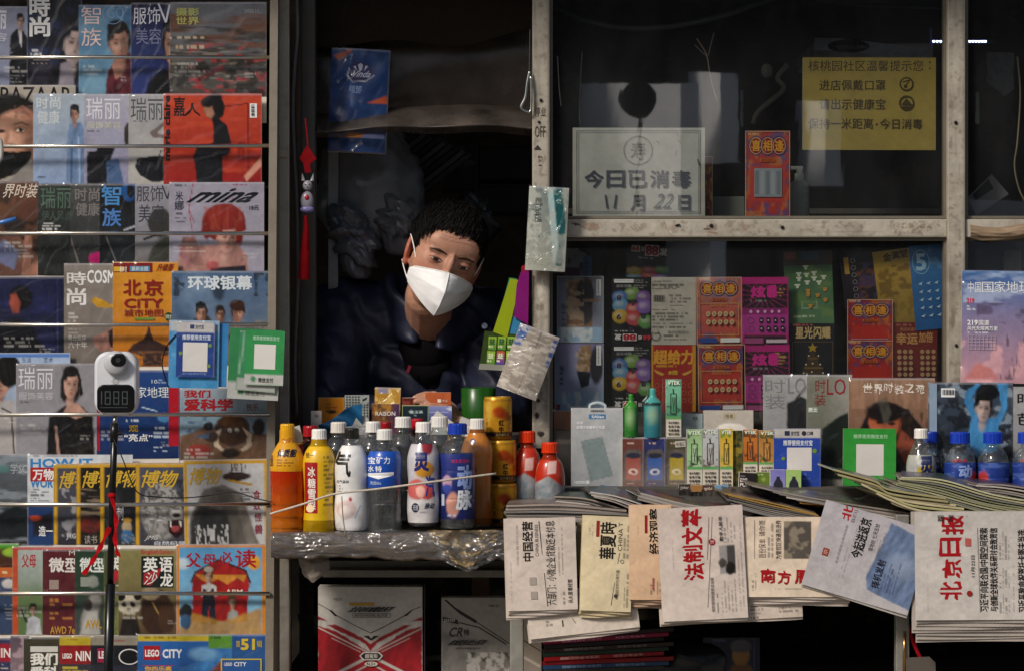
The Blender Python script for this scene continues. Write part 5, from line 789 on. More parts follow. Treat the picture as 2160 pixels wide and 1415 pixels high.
def xuan(x0, y0, x1, y1, label, **k):
    W, H = x1 - x0, y1 - y0; p = lambda a: x0 + a * W; q = lambda a: y0 + a * H
    I = Ink('b02278').B(x0 + 2, q(.1), x1 - 2, q(.46), '2a1420')
    for i in range(18): a = i / 18 * 2 * math.pi; I.L([(p(.5) + W * .2 * math.cos(a), q(.27) + H * .1 * math.sin(a)), (p(.5) + W * .6 * math.cos(a), q(.27) + H * .3 * math.sin(a))], 1.6, 'b02278', .7, 1)
    I.B(x0, y0, x1, q(.09), 'b02278').B(p(.02), q(.46), p(.95), q(.56), '8c2470').B(p(.0), q(.56), x1, q(.84), 'a83a8c').B(p(.06), q(.86), p(.95), q(1), '3a1c30')
    I.T(p(.2), q(.13), p(.52), q(.31), '炫', 'c82a8c', .05).T(p(.54), q(.12), p(.76), q(.31), '8', 'c82a8c', .08).m(p(.2), q(.34), p(.8), 1, H * .06, '8a8a8a')
    for i in range(5): I.disc(p(.2 + .15 * i), q(.51), W * .035, 'e0a8cc', H * .026, 5)
    for r_ in range(2):
        I.ring(p(.2), q(.64 + .12 * r_), W * .07, 1, '7a2460', 12)
        for i in range(4): I.r(p(.38 + .15 * i), q(.60 + .12 * r_), p(.46 + .15 * i), q(.68 + .12 * r_), '2c1828').disc(p(.42 + .15 * i), q(.64 + .12 * r_), 2, 'c8a8bc', 2, 6)
    I.r(p(.52), q(.92), p(.96), q(.97), 'c8b8c0').r(p(.06), q(.9), p(.46), q(.98), '9c4c7c'); I.m(p(.7), q(.12), p(.95), 4, H * .05, 'b89a4c')
    return tick((x0, y0, x1, y1), I, label, **k)
xuan(1564, 585, 1663, 727, 'magenta ticket with sunburst and pink numeral, upper of two', roll=-.4)
xuan(1567, 727, 1666, 868, 'magenta ticket with sunburst and pink numeral, lower of two', roll=-.4)
I = Ink('4f7a4a').G(530, 680, '3f5f3c', '5c7f5c').B(1655, 530, 1757, 560, '3c3630').B(1692, 512, 1730, 548, '2c4a5a').M(30, 20, '6f8a4c', .5, .65, 5, .6, (1655, 560, 1757, 680)).L([(1690, 650), (1722, 650), (1722, 636), (1690, 636), (1690, 650)], 1, 'a8c0a0').B(1657, 532, 1680, 546, '7a4c34')
for i, (a, b_) in enumerate(((1701, 564), (1686, 578), (1702, 580), (1718, 577), (1686, 588), (1718, 588), (1738, 586), (1703, 596), (1728, 597), (1682, 603))): I.poly([(a - 6, b_ - 4), (a - 6, b_ - 1), (a - 3, b_), (a - 3, b_ + 5), (a + 3, b_ + 5), (a + 3, b_), (a + 6, b_ - 1), (a + 6, b_ - 4)], 'c4ccb8')
for a, b_ in ((1704, 614), (1740, 612), (1704, 622), (1724, 624), (1740, 634), (1708, 646)): I.poly([(a - 5, b_ - 4), (a - 3, b_ + 4), (a + 3, b_ + 4), (a + 5, b_ - 4)], 'b88a3c')
I.m(1672, 664, 1750, 1, 8, 'b4c4a8', .6)
tick((1655, 530, 1757, 686), I, 'green football pitch ticket with little shirts', Y=.06, roll=-2)
I = Ink('15161f').T(1678, 689, 1714, 714, '星光', 'bfa878', .035).T(1716, 689, 1752, 714, '闪耀', 'bfa878', .035).poly([(1714, 722), (1717, 730), (1724, 730), (1719, 735), (1721, 742), (1714, 738), (1707, 742), (1709, 735), (1704, 730), (1711, 730)], 'a8882c').P([(1714, 735), (1690, 790), (1738, 790)], '4a3a24', 4).m(1672, 684, 1750, 1, 5, 'a85c5c')
for a, b_ in ((1706, 750), (1726, 750), (1700, 768), (1714, 766), (1730, 768), (1695, 786), (1712, 784), (1736, 786)): I.disc(a, b_, 1.8, 'e0d4b0', n=6)
I.L([(1696, 775), (1736, 775)], 1.2, '9c7c3c').L([(1704, 756), (1726, 756)], 1.2, '9c7c3c').frame(1671, 720, 1757, 800, 1.2, '6a5a34')
tick((1668, 682, 1760, 802), I, 'black ticket with gold characters and a light strung tree', Y=.05)
I = Ink('1d1620').M(14, 14, '6a4434', .5, .6, 4, .9, (1806, 555, 1860, 640)).M(12, 12, '4c3a5c', .5, .6, 7, .8, (1806, 555, 1870, 640)).r(1784, 540, 1794, 575, 'a8883c').T(1848, 540, 1868, 554, '奇缘', '8a7a34', .02)
for i in range(6): I.ring(1803, 548 + i * 15, 5, 1.2, '8a8284', 12)
tick((1777, 533, 1872, 650), I, 'dark film strip ticket leaning behind the double red tickets', Y=.05, roll=-6)
I = Ink('a88a34').G(528, 690, 'b0923c', '86702c').M(14, 10, '6a501c', .52, .6, 5, .7, (1855, 560, 1930, 625)).M(8, 8, '7a6424', .5, .6, 8, .6, (1855, 625, 1930, 690)).T(1871, 533, 1889, 550, '金', '2a2010', .03).T(1889, 531, 1906, 548, '满', '2a2010', .03).T(1906, 529, 1924, 546, '堂', '2a2010', .03).m(1872, 590, 1920, 2, 8, '8a6a24')
tick((1850, 527, 1930, 700), I, 'gold ticket with black characters in the tilted trio', Y=.046, roll=-7)
I = Ink('2a6aa0').G(518, 700, '3c78ac', '215a92').M(12, 12, '6a94b8', .52, .62, 5, .6, (1955, 520, 1992, 570)).T(1936, 534, 1958, 570, '5', '9cc0d4', .04).ring(1947, 552, 19, 2, '7aa8c8', 20, 26)
for r_ in range(5):
    for i in range(4): I.poly([(1942 + i * 17 - 5, 598 + r_ * 17), (1942 + i * 17 + 5, 594 + r_ * 17), (1942 + i * 17 + 2, 600 + r_ * 17), (1942 + i * 17 + 5, 602 + r_ * 17)], 'a8c4d8')
tick((1924, 517, 1993, 695), I, 'blue ticket with large numeral and small fish marks', Y=.042, roll=-5)
tick((1787, 632, 1883, 718), xixiang(1787, 632, 1883, 765, 0, 2), 'red scratch ticket with three rings, upper of the double', Y=.04)
tick((1787, 718, 1883, 805), xixiang(1787, 718, 1883, 851, 0, 2), 'red scratch ticket with three rings, lower of the double', Y=.04)
I = Ink('6e1f18').T(1899, 691, 1946, 698, '最高奖金100万', 'b88c5c').T(1890, 702, 1936, 726, '幸运', 'b88c54', .04).T(1938, 700, 1968, 722, '加倍', 'b88c54', .03).m(1890, 684, 1950, 1, 6, 'a86a5c').ring(1929, 712, 40, 1, '8c3a2c', 24, 22)
for r_ in range(5):
    for i in range(7):
        if i != 3: I.disc(1897 + i * 12, 741 + r_ * 12, 4.6, 'a88a68', n=10)
tick((1883, 680, 1977, 806), I, 'dark red ticket with gold characters and rows of coin dots', Y=.045)
# ---- things behind the panes
b_ = MB().lathe([(0, 0), (.021, 0), (.022, .004), (.022, .06), (.019, .07), (.010, .078), (.010, .092), (0, .093)], '9a9c98', 24); o = b_.build('spray_bottle', 'plastic', smooth=True, loc=(X(1686, .12), .12, Z(457, .12))); tag(o, 'small white spray bottle behind the red ticket over the crossbeam', 'bottle')
h_ = MB().box(-.006, -.006, .093, .006, .006, .102, '8a8c88').box(-.018, -.005, .100, .008, .005, .108, '8a8c88', .002); h_.build('spray_head', 'plastic', o)
tag(MB().box(X(1503, .1), .10, Z(457, .1), X(1571, .1), .15, Z(415, .1), '6e716c', .002).build('tissue_box', 'card_print'), 'dull grey carton between the white notice and the red ticket', 'box')
tag(MB().box(X(1562, .2), .2, Z(268, .2), X(1568, .2), .206, Z(190, .2), '55595a', .002).build('hanging_strip', 'plastic'), 'thin grey strip hanging above the red ticket', 'strip')
tag(MB().box(X(2058, .2), .2, Z(262, .2), X(2066, .2), .206, Z(195, .2), '6a6e6e', .002).build('hanging_strip', 'plastic'), 'pale strip hanging in the narrow end pane', 'strip')
tag(wire('cable', [(1150, 5, .3), (1230, 42, .25), (1320, 60, .22), (1420, 56, .2), (1530, 32, .2), (1650, -12, .25)], .007, '3c3e40', 'matte_plastic'), 'thick sagging grey cable across the top of the wide pane', 'cable')
tag(wire('cable', [(1700, -6, .4), (1790, 10, .4), (1900, 14, .4), (2010, 18, .4)], .004, '303234', 'matte_plastic'), 'thinner dark cable above the yellow notice', 'cable')
tag(wire('plastic_tube', [(1660, 138, .3), (1640, 165, .28), (1652, 190, .28), (1600, 235, .25), (1588, 262, .25)], .006, '6e6c62', 'matte_plastic', sm=6), 'bent pale tube hanging behind the wide pane', 'tube')
tag(wire('string', [(1470, 82, .1), (1490, 116, .1), (1498, 160, .09), (1512, 214, .09)], .001, 'b8a898', 'fabric'), 'loose pinkish thread in the middle of the wide pane', 'string')
tag(wire('string', [(1506, 70, .1), (1498, 100, .1), (1491, 118, .1), (1465, 95, .1)], .001, '8a8a86', 'fabric'), 'knotted grey thread above the pinkish thread', 'string')
tag(wire('string', [(1228, 110, .1), (1224, 180, .1), (1222, 240, .1), (1224, 262, .1)], .0012, '8a8a88', 'fabric'), 'grey thread hanging above the white framed notice', 'string')
tag(wire('string', [(1176, 120, .15), (1180, 190, .15), (1184, 225, .15)], .0012, '8a8a86', 'fabric'), 'short thread beside the middle post', 'string')
tag(MB().ell(X(1617, .2), .2, Z(150, .2), .013, .013, .016, '6a6c66', 14, 9).build('paper_ball', 'newsprint'), 'small crumpled pale ball hanging in the wide pane', 'ornament')
ld = empty('led_strip', (X(2020, .35), .35, Z(88, .35)), 'short lit bluish white light strip inside the kiosk', 'light strip')
for a, b2 in ((1966, 1995), (2036, 2082)):
    n = max(2, int((b2 - a) / 6))
    for i in range(n): MB().ell(X(a + (b2 - a) * (i + .5) / n, .35) - ld.location.x, 0, 0, .0028, .002, .0022, 'ffffff', 8, 6).build('diode', 'led_light', ld)
MB().box(X(1962, .35) - ld.location.x, .003, -.004, X(2100, .35) - ld.location.x, .006, .004, '2a2c34').build('strip_base', 'matte_plastic', ld)
MB().box(X(1962, .35) - ld.location.x, .001, -.012, X(1966, .35) - ld.location.x, .006, .03, '55508c').build('clip', 'plastic', ld)
fan = MB().grid(lambda u, v: (X(1718, .8) + .27 * u, .8 + .02 * np.sin(u * 3), Z(117, .8) + .03 * (1 - v) + .012 * np.cos(u * 3 - .3)), 14, 4, 'a8b4c4'); tag(fan.build('roll_blind', 'painted_metal'), 'pale blind edge just above the yellow notice', 'blind')
tag(MB().ell(X(1790, .75), .75, Z(98, .75), .05, .02, .016, '0c0c0e', 20, 8).box(X(1780, .75), .735, Z(110, .75), X(1802, .75), .75, Z(96, .75), '0c0c0e').build('camera_dome', 'plastic'), 'black dome camera under the ceiling above the yellow notice', 'camera')
# ---- far pane
tag(MB().grid(hangf(2080, 2140, 112, 205, .15, 5, .01, .05), 16, 16, '55585c').build('plastic_bag', 'fabric', smooth=True), 'limp grey bag hanging in the narrow end pane', 'plastic bag')
tag(wire('cable', [(2146, 120, .1), (2152, 200, .1), (2146, 300, .08), (2140, 350, .08), (2150, 400, .08), (2170, 440, .08)], .0018, '8a7c64', 'matte_plastic'), 'thin beige cable drooping in the narrow end pane', 'cable')
tag(MB().prism([(X(2040, .1), Z(418, .1)), (X(2060, .1), Z(455, .1)), (X(2128, .1), Z(410, .1)), (X(2092, .1), Z(368, .1))], .1, .102, '77767a').build('card', 'card_print'), 'tilted grey card standing at the bottom of the narrow end pane', 'card')
tag(MB().prism([(X(2052, .098), Z(412, .098)), (X(2058, .098), Z(424, .098)), (X(2096, .098), Z(398, .098)), (X(2085, .098), Z(378, .098))], .0985, .0992, '1c1c1e').build('dark_photo', 'card_print'), 'dark photo on the tilted grey card', 'photo')
wp = MB().grid(lambda u, v: (X(2046 + 130 * u, -.02), -.014 - .012 * np.sin(v * 3.1) - .008 * fbm(u * 5, v * 14, 3), Z(474 + 30 * v + 6 * np.sin(u * 4), -.02)), 30, 16, lambda u, v: hx('8a7864')[None] * (.6 + .8 * fbm(u * 3, v * 12, 5))[:, None])
tag(wp.build('wrapping', 'coated_print', smooth=True), 'brownish plastic wrapping bunched on the crossbeam end', 'wrapping')
tag(MB().box(X(2118, .06), .06, Z(580, .06), X(2155, .06), .09, Z(528, .06), '77746a', .004).lathe([(.0, 0), (.007, 0), (.007, .012), (0, .012)], '77746a', 12, X(2136, .06), .075).build('soap_bottle', 'plastic'), 'dull square pump bottle behind the mountain magazine', 'bottle')
I = Ink('5c7fa8').G(572, 805, '2f6498', 'b0929c').V(640, 720, '8a7a94', 0, .8).V(700, 805, 'b48c94', 0, .9).M(50, 20, 'b8c4d8', .5, .65, 5, .5, (2030, 575, 2200, 640)).M(40, 16, '5a4a60', .52, .6, 7, .7, (2060, 640, 2200, 700)).M(26, 30, 'd0a4a8', .5, .62, 8, .7, (2020, 720, 2200, 806)).M(12, 40, '4a4450', .55, .62, 11, .7, (2110, 700, 2200, 800)).P([(2036, 800), (2060, 765), (2090, 776), (2110, 800)], 'b87a78', 6)
I.T(2040, 596, 2068, 618, '中国', 'd8e0e4', -.005).T(2070, 596, 2094, 618, '国', 'd8e0e4', -.005).T(2096, 594, 2120, 618, '家', 'd8e0e4', .0).T(2121, 594, 2146, 618, '地', 'd8e0e4', 0).T(2148, 594, 2176, 618, '理', 'd8e0e4', 0).T(2038, 630, 2054, 641, '219', 'c83c50', .04).m(2038, 645, 2060, 2, 6, 'd8d8dc').T(2040, 676, 2062, 687, '219', 'dfe2e6', .04).T(2064, 676, 2086, 687, '国道', 'dfe2e6', .02).T(2040, 689, 2104, 698, '风光无限两万里', 'd8dce2', .02).m(2040, 700, 2126, 1, 5, 'c8ccd4')
for r_ in range(5): I.r(2042, 708 + r_ * 7, 2100, 709 + r_ * 7, 'a8a0b0')
for i in range(8): I.r(2042 + i * 8, 708, 2043 + i * 8, 737, 'a8a0b0')
sheet('geography_magazine', 'blue and pink mountain geography magazine in crinkled plastic, hung on the end post', 'magazine', (2028, 572, 2235, 808), -.045, I, film=1.5, bow=3, roll=.8, cell=3)

# ------------------------------------------------------------------ hatch: tarp, tissue pack, charm, hanging goods
def tarp(u, v):
    px = 612 + (1124 - 612) * u; py = 62 + 175 * v + 8 * np.sin(u * 5) * v; Y = .18
    return (px - 1080) / 1000 * (D + Y) / D, Y - .02 * np.sin(v * 3) + .014 * np.sin(u * 7 + v * 3) * v + .02 * (fbm(u * 4, v * 2, 4, 2) - .5), ZC - (py - 707.5) / 1000 * (D + Y) / D
ct = MB().grid(tarp, 90, 40, '33261e'); ct_o = tag(ct.build('hatch_tarp', 'tarp_film', smooth=True), 'brown see-through plastic curtain rolled up over the serving hatch', 'curtain')
def hem(u, v):
    px = 634 + (1122 - 634) * u; py = 240 - 26 * np.sin(u * 2.2) + (42 + 26 * np.sin(u * 2.2) + 4 * np.sin(u * 6 + 1) + 3 * np.sin(u * 13)) * v; Y = .062
    return (px - 1080) / 1000 * (D + Y) / D, Y + .10 * (1 - v) ** 2 + .03 * np.clip(v - .8, 0, 1) / .2 + .006 * np.sin(u * 15) - .004 * np.sin(v * 7 + 3 * u) + .012 * (fbm(u * 4, v * 3, 14, 2) - .5), ZC - (py - 707.5) / 1000 * (D + Y) / D
MB().grid(hem, 110, 40, '4a3a30').build('folded_hem', 'tarp_film', ct_o, smooth=True)
top = MB().grid(lambda u, v: (X(600 + 530 * u, .10), .10 + .03 * fbm(u * 3, v * 2, 2) + .012 * np.sin(u * 9 + v * 2) * v, Z(-40 + 120 * v + 14 * np.sin(u * 4) + 10 * np.sin(u * 11), .10)), 60, 24, '2c2520')
tag(top.build('valance', 'fabric', smooth=True), 'dark folded fabric bunched at the top of the serving hatch', 'valance')
I = Ink('234478').G(110, 320, '264a80', '1b3763').M(26, 14, '1a3462', .5, .62, 8, .6).L([(735, 112), (742, 225)], 5, '3f6aa4', .6, 4).L([(790, 130), (780, 240)], 4, '1a3462', .7, 4).P([(700, 120), (740, 104), (735, 112), (712, 130)], 'b85a2c', 3).P([(775, 218), (815, 200), (818, 218)], 'b85a34', 3).E(758, 154, 28, 22, '3a3860', 0, 2).L([(735, 146), (730, 160), (742, 174), (770, 172), (788, 158)], 2, 'b8bcd0').T(742, 150, 780, 164, 'Vinda', 'b8bcd0', .02, 0, .2).poly([(756, 150), (752, 138), (758, 134), (763, 138), (760, 150)], 'b8bcd0').poly([(750, 150), (742, 142), (748, 140)], 'b8bcd0').poly([(766, 150), (774, 140), (768, 139)], 'b8bcd0').T(735, 182, 762, 194, '超韧', '8aa0c4', .02).m(738, 195, 775, 1, 6, '7c94bc').B(692, 283, 815, 292, '7c88b8').P([(735, 283), (770, 283), (765, 292), (730, 292)], 'b8863c')
tag(sheet('tissue_pack', 'blue tissue pack with white palm emblem hanging behind the brown curtain', 'tissue pack', (695, 104, 818, 322), .11, I, bow=14, th=30, wav=9, film=1.5, mat='coated_print', roll=2.5), None)
# charm
ch = empty('knot_charm', (X(650, -.03), -.03, Z(590, -.03)), 'red tassel charm with a small white beaded animal hanging on the hatch post', 'charm')
def C_(px, py): return (X(px, -.03) - ch.location.x, 0, Z(py, -.03) - ch.location.z)
MB().tube([C_(644, 250), C_(648, 285), C_(650, 318)], .0016, '8c141c', 6).build('cord', 'fabric', ch)
MB().prism([(C_(a, b2)[0], C_(a, b2)[2]) for a, b2 in ((632, 334), (648, 306), (668, 336), (654, 346), (656, 364), (644, 366), (640, 346))][::-1], -.004, .004, '7a1018').build('knot', 'fabric', ch)
an = MB(); p = C_(649, 392); an.ell(p[0], 0, p[2], .0105, .008, .011, '8c8a90')
for sgn in (-1, 1):
    q = C_(649 + 9 * sgn, 378); an.add([(q[0] - .004, 0, q[2] - .004), (q[0] + .004, 0, q[2] - .004), (q[0] + .003 * sgn, 0, q[2] + .013), (q[0], .004, q[2])], [[0, 1, 2], [1, 3, 2], [3, 0, 2]], hx('8c8a90'))
    an.ell(p[0] + .0042 * sgn, -.0078, p[2] + .002, .0013, .001, .0015, '141214', 8, 6)
an.ell(p[0], -.008, p[2] - .003, .0012, .001, .001, '301418', 8, 6)
q = C_(648, 424); an.ell(q[0], 0, q[2], .014, .009, .020, '85838c'); an.ell(q[0], -.007, q[2] + .006, .005, .004, .006, 'a01c28'); q = C_(648, 442); an.ell(q[0], 0, q[2], .015, .009, .008, '7a74a0')
an.build('animal_figure', 'plastic', ch, smooth=True)
ts = MB(); a = C_(645, 455); b2 = C_(641, 590); ts.tube([a, C_(646, 480), C_(643, 540), b2], [.0035, .006, .011, .013], '7c0d15', 14).build('tassel', 'fabric', ch)
tag(wire('spring_cord', [(626, -10, -.01), (628, 70, -.01), (622, 140, -.01), (618, 250, -.01), (626, 420, -.01), (628, 600, -.01), (622, 760, -.01), (626, 880, -.01)], .004, '4a4a4c', 'matte_plastic'), 'grey corrugated hose running down the brown hatch jamb', 'hose')
cb = MB().tube(catmull([(X(a, -.03), -.03, Z(b2, -.03)) for a, b2 in ((1117, 150), (1112, 175), (1108, 205), (1099, 226), (1106, 234), (1119, 234), (1121, 200), (1119, 160))], 6), .0028, 'b8bab8', 8); tag(cb.build('carabiner', 'chrome', smooth=True), 'silver carabiner clip hanging beside the middle post', 'carabiner')
tag(wire('hook_wire', [(1118, 60, -.02), (1117, 110, -.025), (1116, 152, -.03)], .0008, '6a6a68', 'chrome'), 'thin wire holding the silver carabiner', 'wire')
# mask packet hanging on the post
I = Ink('8c9490').G(395, 570, '707a76', '9a9c92').P([(1158, 395), (1182, 395), (1192, 470), (1190, 560), (1176, 560)], '1f5a5c', 2).P([(1150, 398), (1162, 398), (1180, 520), (1172, 560)], '9fb4b4', 3).m(1120, 420, 1146, 8, 11, '4a4e4c', .45).T(1126, 418, 1140, 470, '防护口罩', '3a403e', .01, 90).M(14, 20, 'b8bab0', .5, .62, 4, .5).m(1116, 540, 1172, 4, 6, '8a8c7c')
sheet('mask_packet', 'grey and teal face mask packet hung on the middle post', 'packet', (1112, 395, 1196, 572), -.05, I, roll=3, bow=8, film=3, th=5)
# hanging wallets
def panel(name, label, cat, pts, Y, c, mat='plastic', th=.003, group=None): return tag(MB().prism([(X(a, Y), Z(b2, Y)) for a, b2 in pts][::-1], Y, Y + th, c).build(name, mat), label, cat, group)
panel('card_sleeve', 'lime green card sleeve hanging left of the middle post', 'card sleeve', ((1076, 588), (1098, 592), (1070, 712), (1040, 700)), -.03, '8c9a1e', group='hanging card sleeves')
panel('card_sleeve', 'teal green card sleeve hanging behind the lime one', 'card sleeve', ((1074, 586), (1090, 588), (1086, 640), (1060, 640)), -.024, '2f7a5a', group='hanging card sleeves')
panel('card_sleeve', 'sky blue card sleeve between the lime and purple ones', 'card sleeve', ((1086, 590), (1100, 592), (1098, 710), (1072, 715)), -.027, '3c7ca0', group='hanging card sleeves')
panel('card_sleeve', 'purple card sleeve with red top beside the middle post', 'card sleeve', ((1098, 575), (1116, 570), (1114, 685), (1084, 668), (1090, 600)), -.034, '7a1c6a', group='hanging card sleeves')
panel('card_sleeve', 'crimson card sleeve end above the purple one', 'card sleeve', ((1100, 562), (1113, 556), (1112, 600), (1098, 594)), -.032, '8c1c34', group='hanging card sleeves')
# gum rack
gx = empty('gum_rack', (X(1048, -.04), -.04, Z(780, -.04)), 'small clear rack filled with green chewing gum packs', 'rack')
def G_(px, py): return (X(px, -.04) - gx.location.x, Z(py, -.04) - gx.location.z)
MB().prism([G_(a, b2) for a, b2 in ((1010, 778), (1086, 782), (1088, 770), (1012, 766))], -.03, .02, '8a8a80').build('tray', 'plastic', gx)
MB().prism([G_(a, b2) for a, b2 in ((1012, 766), (1080, 770), (1090, 705), (1022, 698))], .012, .014, '3a4a24').build('back_plate', 'plastic', gx)
for r_ in range(2):
    for i in range(3):
        x_ = 1027 + i * 20 + (0 if r_ else 3); y1_ = (738, 768)[r_]; I = Ink('6f8f2c' if (r_, i) != (1, 1) else '4a5a9c').G(y1_ - 28, y1_, '88a834' if (r_, i) != (1, 1) else 'a85c34', '4c7a2c' if (r_, i) != (1, 1) else '4a3a8c')
        I.T(x_ + 2, y1_ - 24, x_ + 14, y1_ - 12, '益', 'c8d0b0' if r_ else '1c4a34', .04).m(x_ + 2, y1_ - 8, x_ + 14, 1, 5, 'd8d8b8')
        sheet('gum_pack', ('%s gum pack in the %s row of the small rack' % (('green left', 'green middle', 'green end')[i] if (r_, i) != (1, 1) else 'orange and violet', ('back', 'front')[r_])), 'gum', (x_, y1_ - 28, x_ + 17, y1_), -.052 - .012 * r_, I, th=8, cell=2, mat='card_print', roll=3, group='gum packs')
# grey tissue packet tilted in front of the post
I = Ink('8f867c').M(40, 30, 'aaa298', .45, .65, 3, .7).L([(1118, 690), (1116, 830)], 2, '6a625a').P([(1072, 690), (1094, 690), (1086, 735), (1072, 740)], '3c5f94', 3).P([(1148, 700), (1158, 700), (1158, 760), (1150, 758)], '33528a', 3).M(18, 5, 'c4beb4', .52, .6, 9, .6)
sheet('tissue_packet', 'crumpled grey tissue packet with blue corners leaning on the middle post', 'tissue packet', (1070, 692, 1158, 834), -.075, I, roll=21, bow=9, film=3, th=12)
# green cup
cu = MB().lathe([(0, 0), (.034, 0), (.036, .004), (.037, .09), (.034, .092), (.033, .088), (.032, .01), (0, .01)], '24491f', 32, cf=lambda V: hx('2b5a22')[None] * (.75 + .4 * vnoise(np.arctan2(V[:, 1], V[:, 0]) * 9, V[:, 2] * 0, 3))[:, None])
tag(cu.build('cup', 'plastic', smooth=True, loc=(X(1009, .05), .05, Z(908, .05))), 'dark green ribbed cup on the hatch counter beside the gold cans', 'cup')
# black bags and clutter inside the hatch
bg_ = MB().ell(0, 0, 0, .13, .08, .16, '77797e', 40, 26); V = bg_.v[0]; n_ = fbm(V[:, 0] * 22 + 3, V[:, 2] * 22, 5) - .5; m_2 = np.abs(np.sin(np.arctan2(V[:, 2] - .1, V[:, 0]) * 11 + fbm(V[:, 0] * 20, V[:, 2] * 20, 2) * 5)); V *= (1 + .28 * n_ - .1 * m_2)[:, None]
tag(bg_.build('bin_bag', 'dark_film', smooth=True, loc=(X(778, .34), .34, Z(400, .34))), 'glossy black plastic bag hanging behind the vendor shoulder', 'bag')
for k_, (px, py, Yb, sx_, sz_, cc, lb) in enumerate(((745, 505, .26, .055, .10, '55575c', 'crumpled black bag low beside the inner hatch frame'), (838, 470, .30, .06, .075, '66686c', 'crinkled dark bag just behind the vendor ear'), (905, 330, .55, .10, .06, '4a4c50', 'dim wrapped bundle high behind the vendor head'), (985, 480, .5, .07, .09, '3c3d40', 'dim dark bag behind the vendor on the post side'))):
    q_ = MB().ell(0, 0, 0, sx_, .05, sz_, cc, 48, 30); V = q_.v[0]; V *= (1 + .5 * (fbm(V[:, 0] * 30 + k_ * 9, V[:, 2] * 30, 5 + k_) - .5) - .22 * np.abs(np.sin(V[:, 2] * 60 + V[:, 0] * 45 + 6 * fbm(V[:, 0] * 18, V[:, 2] * 18, 3 + k_))) ** 3)[:, None]
    tag(q_.build('bag', 'dark_film', loc=(X(px, Yb), Yb, Z(py, Yb)), rot=(0, R(-25 + 17 * k_), 0)), lb, 'bag')
b3 = MB()
for i in range(9): b3.box(-.16 + .005 * i, -.02, -.05 + .014 * i, .16 - .008 * i, .02, -.04 + .014 * i, ('4a4a4c', '5a5a5c', '3c3c3e')[i % 3], .001)
tag(b3.build('folded_paper', 'newsprint', loc=(X(850, .45), .45, Z(385, .45)), rot=(0, R(-38), 0)), 'dim bundle of dark paper leaning inside behind the vendor', 'paper bundle')
tag(MB().box(-.03, -.01, -.025, .03, .01, .025, '55585a', .002).build('cardboard_tag', 'card_print', loc=(X(866, .33), .33, Z(455, .33)), rot=(0, R(-35), 0)), 'small grey card stuck on the dark bag inside', 'card')
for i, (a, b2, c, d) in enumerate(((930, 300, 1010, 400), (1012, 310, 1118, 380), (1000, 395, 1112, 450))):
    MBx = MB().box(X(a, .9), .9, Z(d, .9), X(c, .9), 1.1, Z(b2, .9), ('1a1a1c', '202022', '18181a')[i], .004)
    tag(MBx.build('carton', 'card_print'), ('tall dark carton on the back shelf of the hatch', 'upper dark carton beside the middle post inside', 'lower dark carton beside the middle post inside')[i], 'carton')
# ------------------------------------------------------------------ bottles
BG = 'drink bottles on the open shelf'
def bottle(label, px, ytop, ybot, wpx, Y, prof, body_c, cap_c, body_mat='clear_pet', lab=None, labc='ffffff', lmat='label_film', capf=.115, capw=.42, group=BG, neck_c=None, cf=None, inner=None, name='bottle'):
    """prof: list of (relative radius, relative height 0..1); lab = (y0, y1, Ink); px photo centre"""
    k = K(Y); H = (ybot - ytop) * k; r0 = wpx / 2 * k; root = empty(name, (X(px, Y), Y, Z(ybot, Y)), label, 'bottle', group)
    hb = H * (1 - capf); P_ = catmull([(a * r0, b_ * hb) for a, b_ in prof], 6); P_ = [(max(p[0], .001), p[1]) for p in P_]; P_ = [(0.0005, 0)] + P_ + [(0.0005, hb)]
    U = lambda V: (px + V[:, 0] / k, ybot - V[:, 2] / k)
    mb = MB().lathe(P_, body_c, 36, cf=(lambda V: cf.colour(*U(V))) if cf is not None else None); bo = mb.build('body', body_mat, root, smooth=True)
    if inner: MB().lathe([(max(a - .0015, .0004), z) for a, z in P_ if z < inner[1] * hb and z > .003][:], inner[0], 28).build('drink', 'liquid', root, smooth=True)
    rc = capw * r0; hc = H * capf; n = 40; cm = MB()
    pr = [(0.0005, hb + hc), (rc * .82, hb + hc), (rc * .95, hb + hc - .0012), (rc, hb + hc - .003), (rc, hb + .002), (rc * 1.04, hb + .0018), (rc * 1.04, hb - .001), (.0005, hb - .001)]
    cm.lathe(pr, cap_c, n); V = cm.v[0]; a = np.arctan2(V[:, 1], V[:, 0]); V[:, :2] *= (1 + .02 * np.sign(np.sin(a * 20)))[:, None]; cm.build('cap', 'plastic', root, smooth=False)
    if lab:
        y0, y1, ink = lab; rr = lambda z: np.interp(z, [p[1] for p in P_[1:-1]], [p[0] for p in P_[1:-1]])
        def proj(qx, qy, lay=0):
            z = (ybot - qy) * k; R_ = rr(z) + .0005 + lay * .001; x = np.clip((qx - px) * k, -R_ * .995, R_ * .995); return x, -np.sqrt(np.maximum(R_ ** 2 - x ** 2, 0)), z
        lm = MB(); zs = np.linspace((ybot - y1) * k, (ybot - y0) * k, 60); m = 110
        Vv = np.array([((rr(z) + .0005) * math.cos(t), (rr(z) + .0005) * math.sin(t), z) for z in zs for t in np.linspace(0, 2 * math.pi, m, endpoint=False)])
        f = [[i * m + j, i * m + (j + 1) % m, (i + 1) * m + (j + 1) % m, (i + 1) * m + j] for i in range(59) for j in range(m)]
        lm.add(Vv, f, ink.colour(*U(Vv))); ink.emit(lm, proj, step=.12, fine=5); lm.build('label_sleeve', lmat, root, smooth=True)
    return root
PET = [(.92, 0), (1, .03), (1, .28), (.96, .31), (1, .34), (1, .58), (.97, .61), (1, .64), (1, .76), (.92, .84), (.66, .92), (.46, .955), (.44, 1)]
SLIM = [(.98, 0), (1, .05), (.94, .2), (.89, .36), (.93, .54), (1, .70), (.98, .78), (.82, .87), (.54, .94), (.46, 1)]
